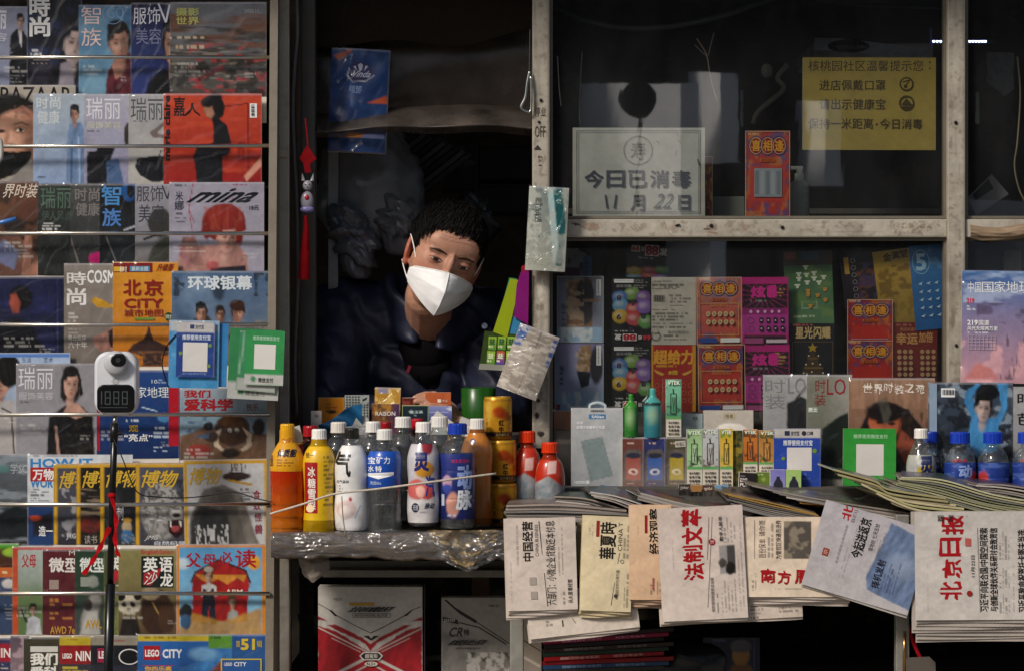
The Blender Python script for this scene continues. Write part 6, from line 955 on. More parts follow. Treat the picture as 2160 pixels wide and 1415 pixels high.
CURV = [(.80, 0), (.93, .04), (1, .18), (.98, .33), (.93, .45), (.97, .56), (1, .66), (.96, .75), (.76, .86), (.52, .94), (.46, 1)]
I = Ink('c8961c').V(985, 1000, 'c8861c', 0, 1).T(588, 922, 632, 933, '力保健', '9c3424', .0, 0, .2).T(587, 945, 628, 962, '体质能', '1c1a30', .05, 0, .1).m(586, 966, 626, 3, 6, '7a4a24').T(566, 958, 578, 982, '能量', '6a4a1c', .02)
bottle('orange energy drink with yellow shoulder sleeve and yellow cap, first on the shelf', 606, 893, 1137, 72, -.27, [(.9, 0), (1, .03), (.96, .1), (1, .13), (.95, .2), (1, .24), (.96, .32), (1, .36), (.97, .45), (1, .52), (1, .62), (1, .74), (.86, .84), (.58, .92), (.46, .95), (.44, 1)], 'e8741c', 'd2a01c', 'liquid', (906, 992, I), cf=Ink('e0481c').G(990, 1135, 'd8381c', 'e88a24'), capf=.105, inner=None)
I = Ink('d0a41c').G(925, 1125, 'd8b024', 'c8a81c').r(644, 973, 672, 1080, '9c1c24').T(651, 982, 667, 1004, '冰', 'dcd4cc', .02).T(651, 1006, 668, 1027, '糖', 'dcd4cc', .02).T(651, 1029, 668, 1050, '雪', 'dcd4cc', .02).T(651, 1052, 668, 1072, '梨', 'dcd4cc', .02).m(684, 960, 705, 12, 9, '6a5a1c', .5).T(646, 952, 664, 964, '统一', '6a4a1c', .01).disc(656, 1070, 9, 'd8c8a8', 8)
bottle('yellow sugar pear drink with red vertical label strip and white cap', 673, 904, 1126, 68, -.285, SLIM, 'c89a18', 'dedbd4', 'liquid', (940, 1095, I), cf=Ink('d0a81c'), capf=.09, capw=.46)
I = Ink('cfcfce').V(930, 1120, 'd8d6d4', 0, 1).E(732, 1072, 22, 20, 'b88c84', 0, 4, .5).E(730, 1076, 12, 12, 'd8d0cc', 0, 3, .7).L([(750, 1090), (762, 1064)], 2, '7a94b8').E(741, 1050, 4, 4, 'a82c3c', 0, 2).T(707, 950, 742, 1004, '气', '1c1c1c', .03, 0, .05).T(711, 1010, 738, 1017, '元气森林', '2c2c2c', .02).m(713, 1022, 726, 3, 6, '6a6a6a').m(712, 1110, 750, 1, 6, '8a8a8a')
bottle('white soda bottle with black brush character and black cap', 742, 902, 1120, 72, -.29, CURV, 'd2d2d0', '24221f', 'clear_pet', (938, 1116, I), capf=.10, capw=.42)
I = Ink('1f4fa0').G(950, 1025, '2258b0', '1c4690').T(777, 962, 793, 976, '宝', 'd8dce4', .02).T(795, 961, 809, 976, '矿', 'd8dce4', .02).T(811, 961, 824, 976, '力', 'd8dce4', .02).T(777, 980, 790, 993, '水', 'd8dce4', .02).T(793, 980, 807, 993, '特', 'd8dce4', .02).poly([(776, 996), (800, 1002), (832, 993), (832, 1000), (800, 1008), (776, 1002)], 'd8dce4').T(782, 1012, 806, 1020, '净含量500mL', 'b8c4d8')
bottle('clear ion drink with blue label and white cap, between the two white bottles', 811, 904, 1120, 72, -.295, PET, 'd8dcde', 'd4d2ce', 'clear_pet', (950, 1027, I), capf=.10, capw=.46)
I = Ink('b8b6b8').V(995, 1110, 'd0ccca', 0, 1).E(902, 940, 12, 18, '8c2c34', 0, 3).E(896, 988, 20, 18, 'b8862c', 0, 4).E(880, 1030, 20, 22, 'b8605c', 0, 4).E(902, 1036, 14, 16, 'b8504c', 0, 4).E(888, 1034, 10, 12, 'd8a89c', 0, 4).T(874, 952, 906, 992, '灵', '1f2a6c', .05).T(898, 1000, 918, 1046, '汽', '2f3f8c', .04).T(896, 1058, 918, 1070, '脉动', '23304c', .03, 0, .15).disc(877, 1068, 8, '1c1c40', 10).T(872, 1062, 883, 1074, '无糖', 'c8c8d0').m(886, 1076, 918, 1, 6, '7a7a84')
bottle('sparkling drink with dark blue character, grapefruit print and white cap', 893, 889, 1108, 68, -.29, CURV, 'd6d6d6', 'dad7d2', 'clear_pet', (935, 1100, I), capf=.095, capw=.48)
I = Ink('24306a').G(950, 1100, '2c3a7c', '1b2456').E(944, 1015, 10, 16, 'a88ca0', 0, 3).E(956, 1062, 14, 26, 'b88a7c', 0, 4).E(944, 1028, 10, 10, '3a4a94', 0, 3).T(952, 966, 992, 974, '维生素饮料', 'b82c44', .01).T(965, 978, 996, 1030, '动', '8a9cc8', .05).T(962, 1030, 996, 1072, '脉', 'd0d4e0', .05, 0, .1).m(934, 1082, 990, 1, 8, 'a8b0cc', .6).r(932, 1040, 938, 1064, 'b0b4c4')
bottle('vitamin drink with navy label and wide blue cap beside the sparkling drink', 965, 892, 1112, 74, -.285, PET, 'd4d8e0', '1c3fa0', 'clear_pet', (955, 1092, I), capf=.10, capw=.55)
I = Ink('b0702c').G(900, 1100, 'b87a34', '9c5c20').m(992, 950, 1006, 14, 9, '6a4418', .5).disc(998, 929, 6, '2c3c5c').disc(998, 929, 3, 'c8c8c8')
bottle('amber tea bottle with white cap standing behind the blue capped one', 1006, 882, 1104, 66, -.20, SLIM, 'b87430', 'd6d2cc', 'liquid', (912, 1090, I), cf=Ink('b87030'), capf=.095, capw=.47)
# second row, only caps and shoulders show
for px, yt, wd, capc, bc, lb in ((655, 897, 62, '9a1420', '5a2a20', 'dark cola bottle with red cap behind the yellow pear drink'), (714, 889, 64, 'cfc9c0', 'c8ccce', 'clear bottle with ivory cap behind the black capped soda'), (787, 888, 62, 'd6d4d0', 'c4c8ca', 'clear bottle with white cap behind the ion drink'), (813, 889, 46, '981420', '4a1c1c', 'bottle with red cap peeking between two white caps'), (850, 878, 66, 'd8d5d0', 'c4c8c8', 'tall clear bottle with white cap behind the sparkling drink'), (880, 882, 50, 'a81c2c', '4a2024', 'bottle with bright red cap under the dark cigarette box'), (927, 877, 70, 'd2d0cc', '6f8f78', 'greenish bottle with white cap behind the vitamin drink'), (985, 897, 44, 'd4d0ca', 'c0b8a8', 'small bottle with white cap behind the amber tea')):
    bottle(lb, px, yt, yt + 218, wd, -.18 if px not in (813, 880, 985) else -.135, PET, bc, capc, 'clear_pet' if bc[0] in 'c6' else 'liquid', None, capf=.1, capw=.52, cf=None)
bottle('yellow capped bottle end seen between the orange and pear drinks', 630, 915, 1120, 40, -.215, SLIM, 'a83424', 'b89a1c', 'liquid', (960, 1100, Ink('9c2c1c').B(600, 1040, 660, 1062, 'c8a41c')), capf=.1)
# gold cans
def can(label, px, y0, y1, Y, wpx=60):
    k = K(Y); r = wpx / 2 * k; H = (y1 - y0) * k; root = empty('drink_can', (X(px, Y), Y, Z(y1, Y)), label, 'can', 'gold drink cans stacked by the middle post')
    I = Ink('c08a24').G(y0, y1, 'd0a030', 'b88420').E(px + 4, y0 + 32, 14, 12, 'a83c1c', 0, 5, .9).E(px + 16, y0 + 40, 10, 10, 'a03a1c', 0, 5, .8).E(px - 20, y0 + 32, 5, 30, 'e0c060', 0, 5, .6).B(px - 40, y1 - 16, px + 40, y1 - 6, '17141c').B(px - 40, y0 + 6, px + 40, y0 + 9, '8a5c14').T(px + 2, y0 + 48, px + 13, y0 + 60, '红', '3a1c14', .04).T(px + 2, y0 + 62, px + 13, y0 + 74, '牛', '3a1c14', .04).mv(px - 24, y0 + 20, y1 - 22, 2, 5, '7a5414').mv(px + 20, y0 + 30, y1 - 22, 2, 5, '7a5414').T(px - 4, y1 - 14, px + 24, y1 - 8, '红牛维生素', 'b89a5c', .0)
    pr = [(r * .8, 0), (r * .92, .002), (r, .006), (r, H - .010), (r * .98, H - .008), (r, H - .006), (r * .92, H - .002)]; n = 44
    zs = np.linspace(0, H, 30); rr = lambda z: np.interp(z, [p[1] for p in pr], [p[0] for p in pr])
    P_ = [(rr(z), z) for z in zs]; mb = MB().lathe(P_, 'ffffff', n, cf=lambda V: I.colour(px + V[:, 0] / k, y1 - V[:, 2] / k))
    def proj(qx, qy, lay=0):
        z = (y1 - qy) * k; R_ = rr(z) + .0004 + lay * .001; x = np.clip((qx - px) * k, -R_ * .99, R_ * .99); return x, -np.sqrt(R_ ** 2 - x ** 2), z
    I.emit(mb, proj, .1, fine=5); mb.build('body', 'foil', root, smooth=True)
    MB().lathe([(.0005, H - .004), (r * .85, H - .004), (r * .88, H), (r * .93, H), (r * .93, H - .004)], 'c8a040', n).build('lid', 'foil', root)
can('gold drink can on top of the stack by the green cup', 1050, 836, 926, -.15); can('gold drink can in the middle of the stack', 1059, 927, 1017, -.15, 60); can('gold drink can at the bottom of the stack, mostly hidden', 1060, 1018, 1108, -.15, 62)
for i, (px, yt, yb, Yv, lb) in enumerate(((1112, 908, 1075, -.12, 'orange capped red drink bottle nearer the gold cans'), (1160, 932, 1082, -.17, 'orange capped red drink bottle with a wide grey wave label'))):
    I = Ink('a82c18').G(yt, yb, 'b83a20', '9c2414').P([(px - 40, yb - 60), (px - 5, yb - 80), (px + 40, yb - 50), (px + 40, yb), (px - 40, yb)], '8c8f92', 3).P([(px - 4, yb - 110), (px + 14, yb - 112), (px + 12, yb - 86), (px - 6, yb - 84)], 'c8a8a0', 2).M(8, 10, '5c7a84', .55, .62, 5, .5, (px - 40, yb - 60, px, yb))
    bottle(lb, px, yt, yb, 62, Yv, [(.92, 0), (1, .04), (1, .5), (.97, .66), (.8, .82), (.5, .93), (.46, 1)], 'b03a20', 'c83c14', 'liquid', (yt + 36, yb - 4, I), cf=Ink('b84424'), capf=.14, capw=.56, group='orange capped bottles')
# right hand bottles on the counter
for px, yt, wd, c, lb in ((1963, 909, 50, '1c3a98', 'blue capped bottle hidden behind the clear sparkling one'),):
    bottle(lb, px, yt, yt + 200, wd, -.06, PET, 'c4ccd8', c, 'clear_pet', (985, 1100, Ink('24346c')), group='bottles on the counter', capw=.6)
I = Ink('a0a098').B(1900, 968, 1990, 1110, '9a9a9c', .3).E(1950, 992, 20, 16, 'a8902c', 0, 3).E(1940, 975, 10, 8, 'b8b8b4', 0, 3).T(1936, 960, 1966, 1000, '灵', '1f2a5c', .05)
bottle('clear sparkling bottle with white cap beside the green pay card', 1943, 903, 1120, 62, -.11, CURV, 'd4d6d4', 'd4d0ca', 'clear_pet', (958, 1110, I), group='bottles on the counter', capw=.46, capf=.09)
for px, lb, f in ((2025, 'blue capped vitamin drink standing first of the three at the counter end', 0), (2095, 'blue capped vitamin drink standing second of the three at the counter end', 1), (2168, 'blue capped vitamin drink cut off by the picture edge', 2)):
    I = Ink('1f3474').G(960, 1120, '2a4288', '162a64').M(18, 9, '5a74b0', .54, .64, 4, .6).E(px + 25 - 50 * f, 1010, 10, 18, 'a03a3c', 0, 3)
    if f != 1: I.T(px - 8, 978, px + 22, 1006, '动', '8a9cc8', .05).T(px - 6, 1008, px + 24, 1040, '脉', 'c8d0e0', .05).T(px - 20, 966, px + 10, 973, '维生素', 'b03444', .01)
    bottle(lb, px, 910, 1120, 66, -.10, PET, 'c8d0dc', '1b3fa4', 'clear_pet', (974, 1110, I), group='bottles on the counter', capf=.11, capw=.62, lmat='coated_print')
# ------------------------------------------------------------------ cigarette boxes and oddments on the hatch counter
CG = 'cigarette boxes on the hatch counter'
def pack(label, box, Y, ink, name='cigarette_box', cat='cigarette box', group=CG, th=22, **k): return sheet(name, label, cat, box, Y, ink, th=th, mat=k.pop('mat', 'coated_print'), group=group, **k)
pack('mustard yellow cigarette box with thin brown lines', (672, 838, 726, 905), .02, Ink('b4761c').m(688, 850, 712, 3, 7, '7a4c14', .5).r(688, 858, 712, 859, '6a3c14').E(700, 868, 10, 4, '2c2418', 0, 2).frame(672, 838, 726, 905, 1, 'c89a3c'))
I = Ink('9ea4a0')
for r_ in range(8):
    for i in range(8):
        if not (r_ < 3 and i > 4): I.disc(732 + i * 6.2, 836.5 + r_ * 5.6, 1.9, '17181a', n=8)
I.poly([(764, 842), (776, 836), (774, 842), (766, 846)], '2a2c2c').m(762, 849, 776, 1, 5, '4a4c4c')
pack('silver grey cigarette box perforated with black dots', (727, 833, 778, 905), .015, I)
pack('golden foil cigarette box standing tallest in the back row', (790, 817, 844, 900), .02, Ink('b08230').G(817, 900, 'b8903c', 'a0702c').M(10, 14, 'd8bc6c', .5, .6, 4, .7).P([(797, 817), (818, 817), (818, 829), (797, 829)], '8c88a0', 1).T(800, 839, 830, 847, 'LOVERS', 'd8bc70', .02), roll=1.5, film=1)
pack('bronze cigarette box with white capital letters in front of the golden one', (784, 851, 842, 915), -.02, Ink('7a5434').M(10, 20, 'b0843c', .5, .6, 6, .8).M(9, 12, '4a2c3c', .5, .6, 8, .7).B(828, 851, 842, 915, '4a3460', .7, 4).T(792, 867, 834, 876, 'RAISON', 'd8d0c8', .02))
pack('dark red cigarette box half hidden by a black one', (848, 838, 890, 900), .02, Ink('5c1f1c').E(880, 848, 8, 6, '9c5c34', 0, 3).r(848, 838, 890, 839.2, '9c7c6c').M(8, 8, '8c4a34', .55, .62, 4, .7))
pack('black cigarette box with pale rim and white emblem', (848, 854, 904, 918), -.02, Ink('17232e').G(854, 918, '22323c', '141c28').E(868, 868, 5, 3, 'b8c4c4', 0, 1.4).T(874, 865, 892, 871, '玉溪', 'b8c4c4', .02).m(872, 874, 886, 1, 4, '8a9a9c').frame(848, 854, 904, 918, 1.6, '8a9a6c'))
pack('copper cigarette box with small white logo at the row end', (897, 827, 951, 900), .02, Ink('a8583a').G(827, 900, 'b4643c', '8a4430').r(923, 841, 930, 848, 'd8ccc4').T(932, 842, 944, 847, '1916', 'd0c0b0').T(918, 850, 944, 857, 'Artist', 'c8b0a0', .01, 0, .3))
pack('lilac and white cigarette box below the copper one', (903, 856, 953, 915), -.02, Ink('7c82b0').G(856, 886, '8a90bc', '4a4a8c').P([(940, 862), (953, 856), (953, 866)], 'c8ccd8', 2).r(906, 868, 946, 869, 'b8bcd8'))
pack('small white carton with grey oval behind the red bottle cap', (656, 866, 678, 915), -.04, Ink('a8a49e').E(667, 877, 5, 3, '77757a', 0, 1.6), 'carton', 'carton', None)
def crumple(name, label, cat, px, py, w_, h_, Y, c, mat, seed, fl=.5):
    mb = MB().ell(0, 0, 0, w_ / 2 * K(Y), w_ / 3 * K(Y), h_ / 2 * K(Y), c, 36, 24); V = mb.v[0]; n = fbm(V[:, 0] * 70 + seed, V[:, 2] * 70 + V[:, 1] * 50, seed) - .5; V *= (1 + fl * 1.6 * n)[:, None]
    return tag(mb.build(name, mat, smooth=False, loc=(X(px, Y), Y, Z(py, Y))), label, cat)
bl = MB().grid(lambda u, v: (X(672 + 92 * u, -.06), -.06 + .008 * np.sin(u * 9 + v * 4), Z(912 - 50 * v * (.35 + .65 * u) - 14 * u + 4 * np.sin(u * 7), -.06)), 24, 12, lambda u, v: hx('2a6a94')[None] * (.7 + .6 * fbm(u * 6, v * 6, 3))[:, None])
tag(bl.build('glove', 'plastic', smooth=True), 'blue plastic glove draped behind the bottle caps', 'glove')
def tri(label, pts, Y, c, name='folded_paper', th=.02): return tag(MB().prism([(X(a, Y), Z(b_, Y)) for a, b_ in pts][::-1], Y, Y + th, c).build(name, 'card_print'), label, 'paper')
tri('white folded paper flap beside the blue glove', ((742, 900), (752, 878), (768, 876), (778, 884), (776, 930), (738, 930)), -.06, 'b8b8b4')
tri('peaked white paper box with green rim behind the greenish bottle', ((900, 896), (922, 865), (958, 892), (958, 920), (900, 920)), -.06, 'c0c0bc')
tri('white paper corner beside the amber tea cap', ((968, 890), (974, 878), (990, 884), (990, 910), (966, 910)), -.05, 'bcbab6')
tri('small pale price tag leaning on the orange energy drink', ((612, 902), (632, 896), (640, 930), (620, 938)), -.25, 'b4b2a8', 'price_tag', .001)
crumple('plastic_wrap', 'clouded plastic wrap tucked behind the clear bottle caps', 'wrapping', 762, 925, 44, 60, -.12, 'b0b0aa', 'crumpled_film', 5)
# ------------------------------------------------------------------ goods on the counter ledge (behind the magazines)
VG = 'vape boxes on the counter'
LZ = .9365
def goods(name, label, cat, box, Y, ink, th=20, group=None, **k): return sheet(name, label, cat, box, Y, ink, th=th, group=group, mat=k.pop('mat', 'card_print'), **k)
I = Ink('a4a8a8').G(858, 1020, 'acaeae', '9c9fa0').P([(1226, 930), (1270, 921), (1292, 1002), (1246, 1012)], '7f8c8c', 3).L([(1226, 930), (1270, 921), (1292, 1002), (1246, 1012), (1226, 930)], 1.5, '5f6c6e', .7).L([(1232, 938), (1272, 930)], 1, '6f7c7e').r(1242, 873, 1278, 883, '4a7aa4').T(1248, 875, 1274, 881, 'SAlian', 'd8e0e4', .03).T(1216, 888, 1230, 894, '思联', 'dfe2e2', .03).T(1216, 897, 1276, 904, '超薄大容量移动电源', 'dcdfdf', .03).T(1212, 1012, 1244, 1020, '10000毫', 'dcdfdf', .03).r(1246, 864, 1274, 867, '6a6e70')
goods('power_bank_box', 'white power bank package with a grey slab pictured on it', 'package', (1205, 860, 1314, 1030), -.05, I, 25, film=.6)
MB().tube(catmull([(X(a, -.045) - X(1259.5, -.05), .01, Z(b_, -.045) - Z(1030, -.05)) for a, b_ in ((1244, 862), (1246, 853), (1262, 849), (1276, 854), (1277, 862))], 5), .003, 'a8b4b8', 8).build('hang_tab', 'plastic', bpy.data.objects['power_bank_box'])
goods('carton', 'brown kraft carton edge beside the power bank package', 'carton', (1168, 866, 1207, 905), .0, Ink('6a4c3a').V(866, 905, '4a3428', 0, 1), 20)
goods('carton', 'dim grey carton under the brown kraft one', 'carton', (1168, 906, 1207, 1030), .0, Ink('3a3836').B(1168, 925, 1207, 935, '55504a'), 20)
def vtek(label, x0, y0, x1, y1, Y, c0, c1, side=None, leaf='2a3a24', film=0):
    W = x1 - x0; H = y1 - y0; q = lambda a: y0 + a * H; p = lambda a: x0 + a * W
    I = Ink(c0).G(y0, q(.68), c0, c1).M(9, 9, leaf, .52, .62, int(x0) % 9, .8, (x0, y0, x1, q(.16))).M(8, 8, leaf, .54, .62, int(x0) % 7, .75, (x0, q(.45), x1, q(.64))).B(x0, q(.68), x1, y1, 'c4bcae').B(x0, q(.64), x1, q(.69), '5f9a5c')
    I.frame(p(.28), q(.24), p(.70), q(.60), 1.6, '22241e').r(p(.36), q(.30), p(.62), q(.55), c1).line([(p(.49), q(.24)), (p(.46), q(.16))], 2.4, '3a3020').line([(p(.42), q(.32)), (p(.52), q(.54))], 1.2, '4a4a3c').line([(p(.58), q(.32)), (p(.48), q(.54))], 1.2, '4a4a3c').T(p(.1), q(.02), p(.92), q(.09), 'VTEK', 'd0dcc8', .04)
    for i, st in enumerate(('本公司提示', '吸电子烟', '有害健康', '请勿在禁烟')): I.T(p(.14), q(.725 + .066 * i), p(.86), q(.77 + .066 * i), st, '2a2624', .03)
    o = goods('vape_box', label, 'vape box', (x0, y0, x1, y1), Y, I, 18, VG, cell=1.8)
    if side: MB().box((x1 - x0) / 2 * K(Y) + .0005, .0, 0, (x1 - x0) / 2 * K(Y) + .002, .016, H * K(Y), side).build('side_panel', 'card_print', o)
    return o
def vape(label, x0, y0, x1, y1, Y, ct, cw):
    W = x1 - x0; H = y1 - y0; q = lambda a: y0 + a * H; p = lambda a: x0 + a * W
    I = Ink(ct).V(y0, y1, '2a2424', .0, .25).P([(p(.06), q(.34)), (p(.2), q(.24)), (p(.8), q(.24)), (p(.94), q(.34)), (p(.94), q(.86)), (p(.06), q(.86))], '5a5450', 2).P([(p(.16), q(.40)), (p(.84), q(.40)), (p(.84), q(.84)), (p(.16), q(.84))], cw, 3).E(p(.5), q(.36), W * .34, H * .05, '22283c', 0, 3).V(q(.4), q(.84), 'd8c8b8', 0, .15).E(p(.5), q(.68), W * .22, H * .06, 'd8d0c4', 0, 2.4, .8).E(p(.5), q(.68), W * .1, H * .035, cw, 0, 2).m(p(.2), q(.1), p(.8), 1, H * .06, 'c0a898').m(p(.2), q(.9), p(.8), 1, H * .06, 'b8a89c')
    return goods('vape_box', label, 'vape box', (x0, y0, x1, y1), Y, I, 22, VG, cell=1.8, film=.5)
goods('carton', 'white earphone carton with grey print behind the striped vape boxes', 'carton', (1436, 872, 1482, 1025), -.01, Ink('8a9a9c').G(872, 1025, '94a2a2', '7c8c8c').T(1461, 878, 1472, 886, '快充', '3a4444', .02).E(1450, 918, 20, 20, 'b8c0bc', 0, 5, .6), 14)
goods('carton', 'cream earphone carton with rounded white case pictured on it', 'carton', (1484, 865, 1589, 1025), -.01, Ink('b0aaa0').E(1542, 908, 34, 16, 'd0ccc4', 0, 2).B(1508, 906, 1576, 1000, 'd0ccc4', 1, 3).T(1530, 873, 1547, 881, '倍思', '6a6448', .03).frame(1527, 871, 1550, 883, 1, 'a8944c'), 14)
vape('reddish brown vape box with a peach window beside the power bank', 1313, 922, 1358, 1028, -.06, '6a3c34', '9c5248')
vape('navy vape box with a blue window, middle of the windowed three', 1359, 922, 1404, 1028, -.06, '2a3468', '2f5c9c')
vape('olive vape box with a yellow window and price sticker', 1406, 922, 1448, 1028, -.06, '4f4a30', 'a8962c').name
o = [v for v in bpy.data.objects if v.name.startswith('vape_box') and 'olive' in v.get('label', '')][0]
I = Ink('b8b2a8').T(1426, 932, 1443, 940, 'W1BLG', '2a2a2a', .02); sheet('price_sticker', None, None, (1424, 929, 1446, 942), -.0615, I, th=.2, parent=None, mat='card_print', roll=-4, cell=4); st_ = bpy.data.objects['price_sticker']; st_.parent = o; st_.matrix_parent_inverse = Matrix.Translation(-Vector(o.location))
vtek('mint green vape box on top of the olive windowed box', 1405, 800, 1437, 921, -.055, '7fb89c', '4f8a6c', None, '1f4a34')
vtek('pale green vape box, first in the striped row', 1449, 905, 1481, 1028, -.065, '8fae7c', '9cb894')
vtek('white vape box with red berries in the striped row', 1482, 904, 1515, 1028, -.066, 'b0b4b4', 'a8a8a4', '8a8c8c', '5c2c2c')
vtek('bright yellow vape box with a wide dim flank', 1519, 904, 1546, 1028, -.07, 'c4a424', 'c4a850', None, '5c8a2c')
goods('side_panel', None, None, (1546, 907, 1566, 1028), -.062, Ink('5c5420').M(12, 14, '8a7a2c', .5, .6, 4).M(10, 10, '2f3c1c', .5, .6, 7), 6); sp_ = [v for v in bpy.data.objects if v.name.startswith('side_panel')][-1]; yo = [v for v in bpy.data.objects if 'bright yellow vape' in v.get('label', '')][0]; sp_.parent = yo; sp_.matrix_parent_inverse = Matrix.Translation(-Vector(yo.location))
vtek('orange vape box with dark fruit print beside the yellow one', 1567, 905, 1598, 1012, -.06, 'b8782c', 'a8602c', None, '3a2418')
vtek('dull orange vape box with green top next to the blue pay card', 1601, 907, 1635, 1012, -.06, 'a0742c', 'b8884c', None, '34502c')
goods('vape_box', 'small black cube box with white letters in front of the orange vapes', 'vape box', (1559, 996, 1594, 1035), -.09, Ink('231c1e').T(1561, 1008, 1576, 1016, 'BIG', 'd8d0cc', .05).T(1561, 1018, 1584, 1026, 'PUFF', 'd8d0cc', .05).m(1561, 1002, 1584, 1, 4, '8a7c7c'), 20, VG, roll=3)
goods('vape_box', 'small olive green box beside the black cube box', 'vape box', (1595, 995, 1625, 1032), -.085, Ink('5f742c').m(1600, 1000, 1616, 1, 4, 'b8c08c').E(1610, 1010, 5, 4, '8a9c4c', 0, 2), 20, VG)
for x0, c, l, y0 in ((1625, '7a78b4', 'small lilac box showing a dark bottle shape', 990), (1658, '9cb86c', 'small lime box showing a dark bottle shape', 990)):
    I = Ink(c).V(y0, y0 + 50, 'c8c8c8', 0, .2); I.poly([(x0 + 6, y0 + 40), (x0 + 7, y0 + 28), (x0 + 13, y0 + 18), (x0 + 13, y0 + 14), (x0 + 20, y0 + 14), (x0 + 20, y0 + 18), (x0 + 26, y0 + 28), (x0 + 27, y0 + 40)], '2a2c38').m(x0 + 10, y0 + 3, x0 + 22, 1, 4, 'd0d0d8')
    goods('vape_box', l, 'vape box', (x0, y0, x0 + 32, y0 + 42), -.10, I, 18, VG)
# loose vapes
for px, y0, y1, w_, c0, c1, lb, yb in ((1331, 830, 921, 29, '3f8a34', '2c6a2c', 'slim bottle shaped green vape standing on the brown box', -.06), (1377, 818, 921, 38, '4f9c94', '2f6a78', 'teal vape with dark collar standing on the navy box', -.06)):
    k = K(yb); h = (y1 - y0) * k; r_ = w_ / 2 * k; I = Ink(c0).G(y0, y1, c0, c1).E(px, y0 + (y1 - y0) * .55, w_ * .3, 16, 'b0c49c', 0, 12, .5).B(px - 30, y0 + 30, px + 30, y0 + 38, '203038', .9 if px > 1350 else 0)
    P_ = catmull([(r_ * .98, 0), (r_, .005), (r_, h * .62), (r_ * .9, h * .72), (r_ * .5, h * .8), (r_ * .36, h * .86), (r_ * .34, h * .99)], 6); P_ = [(.0004, 0)] + P_ + [(.0004, h)]
    mb = MB().lathe(P_, c0, 24, cf=lambda V: I.colour(px + V[:, 0] / k, y1 - V[:, 2] / k)); tag(mb.build('vape', 'plastic', smooth=True, loc=(X(px, yb + .012), yb + .012, Z(y1, yb + .012))), lb, 'vape', VG)
I = Ink('24489c').B(1633, 903, 1731, 922, 'b4b0aa').r(1655, 908, 1666, 918, '1f2c4a').T(1668, 908, 1686, 918, '支付宝', '2a2f3c', .03).disc(1696, 913, 5, '2a2f3c').T(1703, 909, 1715, 917, '口碑', '2a2f3c', .02).T(1652, 927, 1714, 939, '推荐使用支付宝', 'd0d4e0', .03).r(1660, 943, 1712, 992, 'ccc8c4').disc(1718, 950, 5, '6f8a3c').disc(1652, 966, 4, '6f8a3c').m(1690, 987, 1710, 1, 4, '5a5a58').m(1690, 998, 1712, 2, 8, '5c78b8')
goods('pay_card', 'blue pay card with a blank white square standing on the counter', 'pay card', (1632, 903, 1731, 1035), -.075, I, 2, 'pay cards', film=.8)
I = Ink('2f8a34').V(903, 1020, '3a9440', 0, 1).T(1800, 915, 1872, 924, '推荐使用微信支付', 'a0c4a0', .02).r(1806, 936, 1864, 1002, 'c8c4be').m(1826, 993, 1846, 1, 4, '6a6a66')
goods('pay_card', 'bright green pay card with a blank white square standing before the brown magazine', 'pay card', (1778, 903, 1890, 1024), -.085, I, 2, 'pay cards', roll=.5)
CM = 'magazines standing on the counter'
I = Ink('8f8f8d').G(790, 1010, '999a98', '86868a').P([(1660, 1010), (1660, 850), (1690, 835), (1704, 842), (1704, 1010)], '26282a', 3).T(1614, 800, 1656, 828, '时', '77787a', -.01).T(1614, 832, 1656, 862, '装', '77787a', -.01).T(1662, 796, 1700, 830, 'LO', '7a7a7e', -.01).L([(1680, 840), (1700, 815)], 4, '2a2a2c')
goods('magazine', 'grey magazine with thin dark characters and a black coat by the glass', 'magazine', (1610, 790, 1702, 1030), -.03, I, 3, CM, film=.8, mat='coated_print')
I = Ink('77786c').G(790, 1010, '7c7d70', '5c5f54').H(1735, 1790, '93918c', 0, .8).P([(1730, 1010), (1734, 905), (1764, 880), (1790, 868), (1795, 1010)], '1d2520', 4).T(1720, 800, 1742, 828, '时', '7a2a28', .0).T(1718, 830, 1742, 855, '装', '7a2a28', .0).T(1744, 798, 1784, 832, 'LO', '8a2a30', -.01).r(1704, 858, 1725, 869, '8c9a88').T(1705, 859, 1724, 868, '男士', 'd8dcd4', .03)
goods('magazine', 'olive grey magazine with dark red characters and a green coated figure', 'magazine', (1702, 790, 1797, 1035), -.035, I, 3, CM, film=1, mat='coated_print')
I = Ink('84664f').G(798, 1010, '8c705c', '6a4a3a').M(7, 90, 'a4826a', .5, .62, 4, .5, (1790, 798, 1975, 860)).P([(1790, 1030), (1805, 920), (1830, 870), (1870, 850), (1915, 862), (1945, 900), (1965, 1030)], '1f1613', 4).E(1866, 890, 34, 36, 'a05c3c', 0, 5).E(1866, 868, 40, 22, '1a1210', 0, 5).P([(1900, 905), (1930, 930), (1920, 1000), (1890, 940)], '8a4a34', 5).P([(1850, 845), (1870, 835), (1880, 870), (1866, 905), (1858, 870)], '55544c', 4, .6).E(1856, 890, 8, 4, '2a1814', 0, 2).E(1880, 892, 8, 4, '2a1814', 0, 2).M(5, 30, '3a2820', .52, .6, 9, .7, (1895, 870, 1965, 930))
for i, chh in enumerate('世界时装之苑'): I.T(1820 + i * 22, 806 + (i % 2) * 3, 1840 + i * 22, 828 + (i % 2) * 3, chh, 'd8d0c4', -.003, 0, .05, .25)
goods('magazine', 'brown magazine with white brush script and a dark haired woman', 'magazine', (1790, 797, 1972, 1035), -.042, I, 3, CM, film=1.2, mat='coated_print', bow=3)
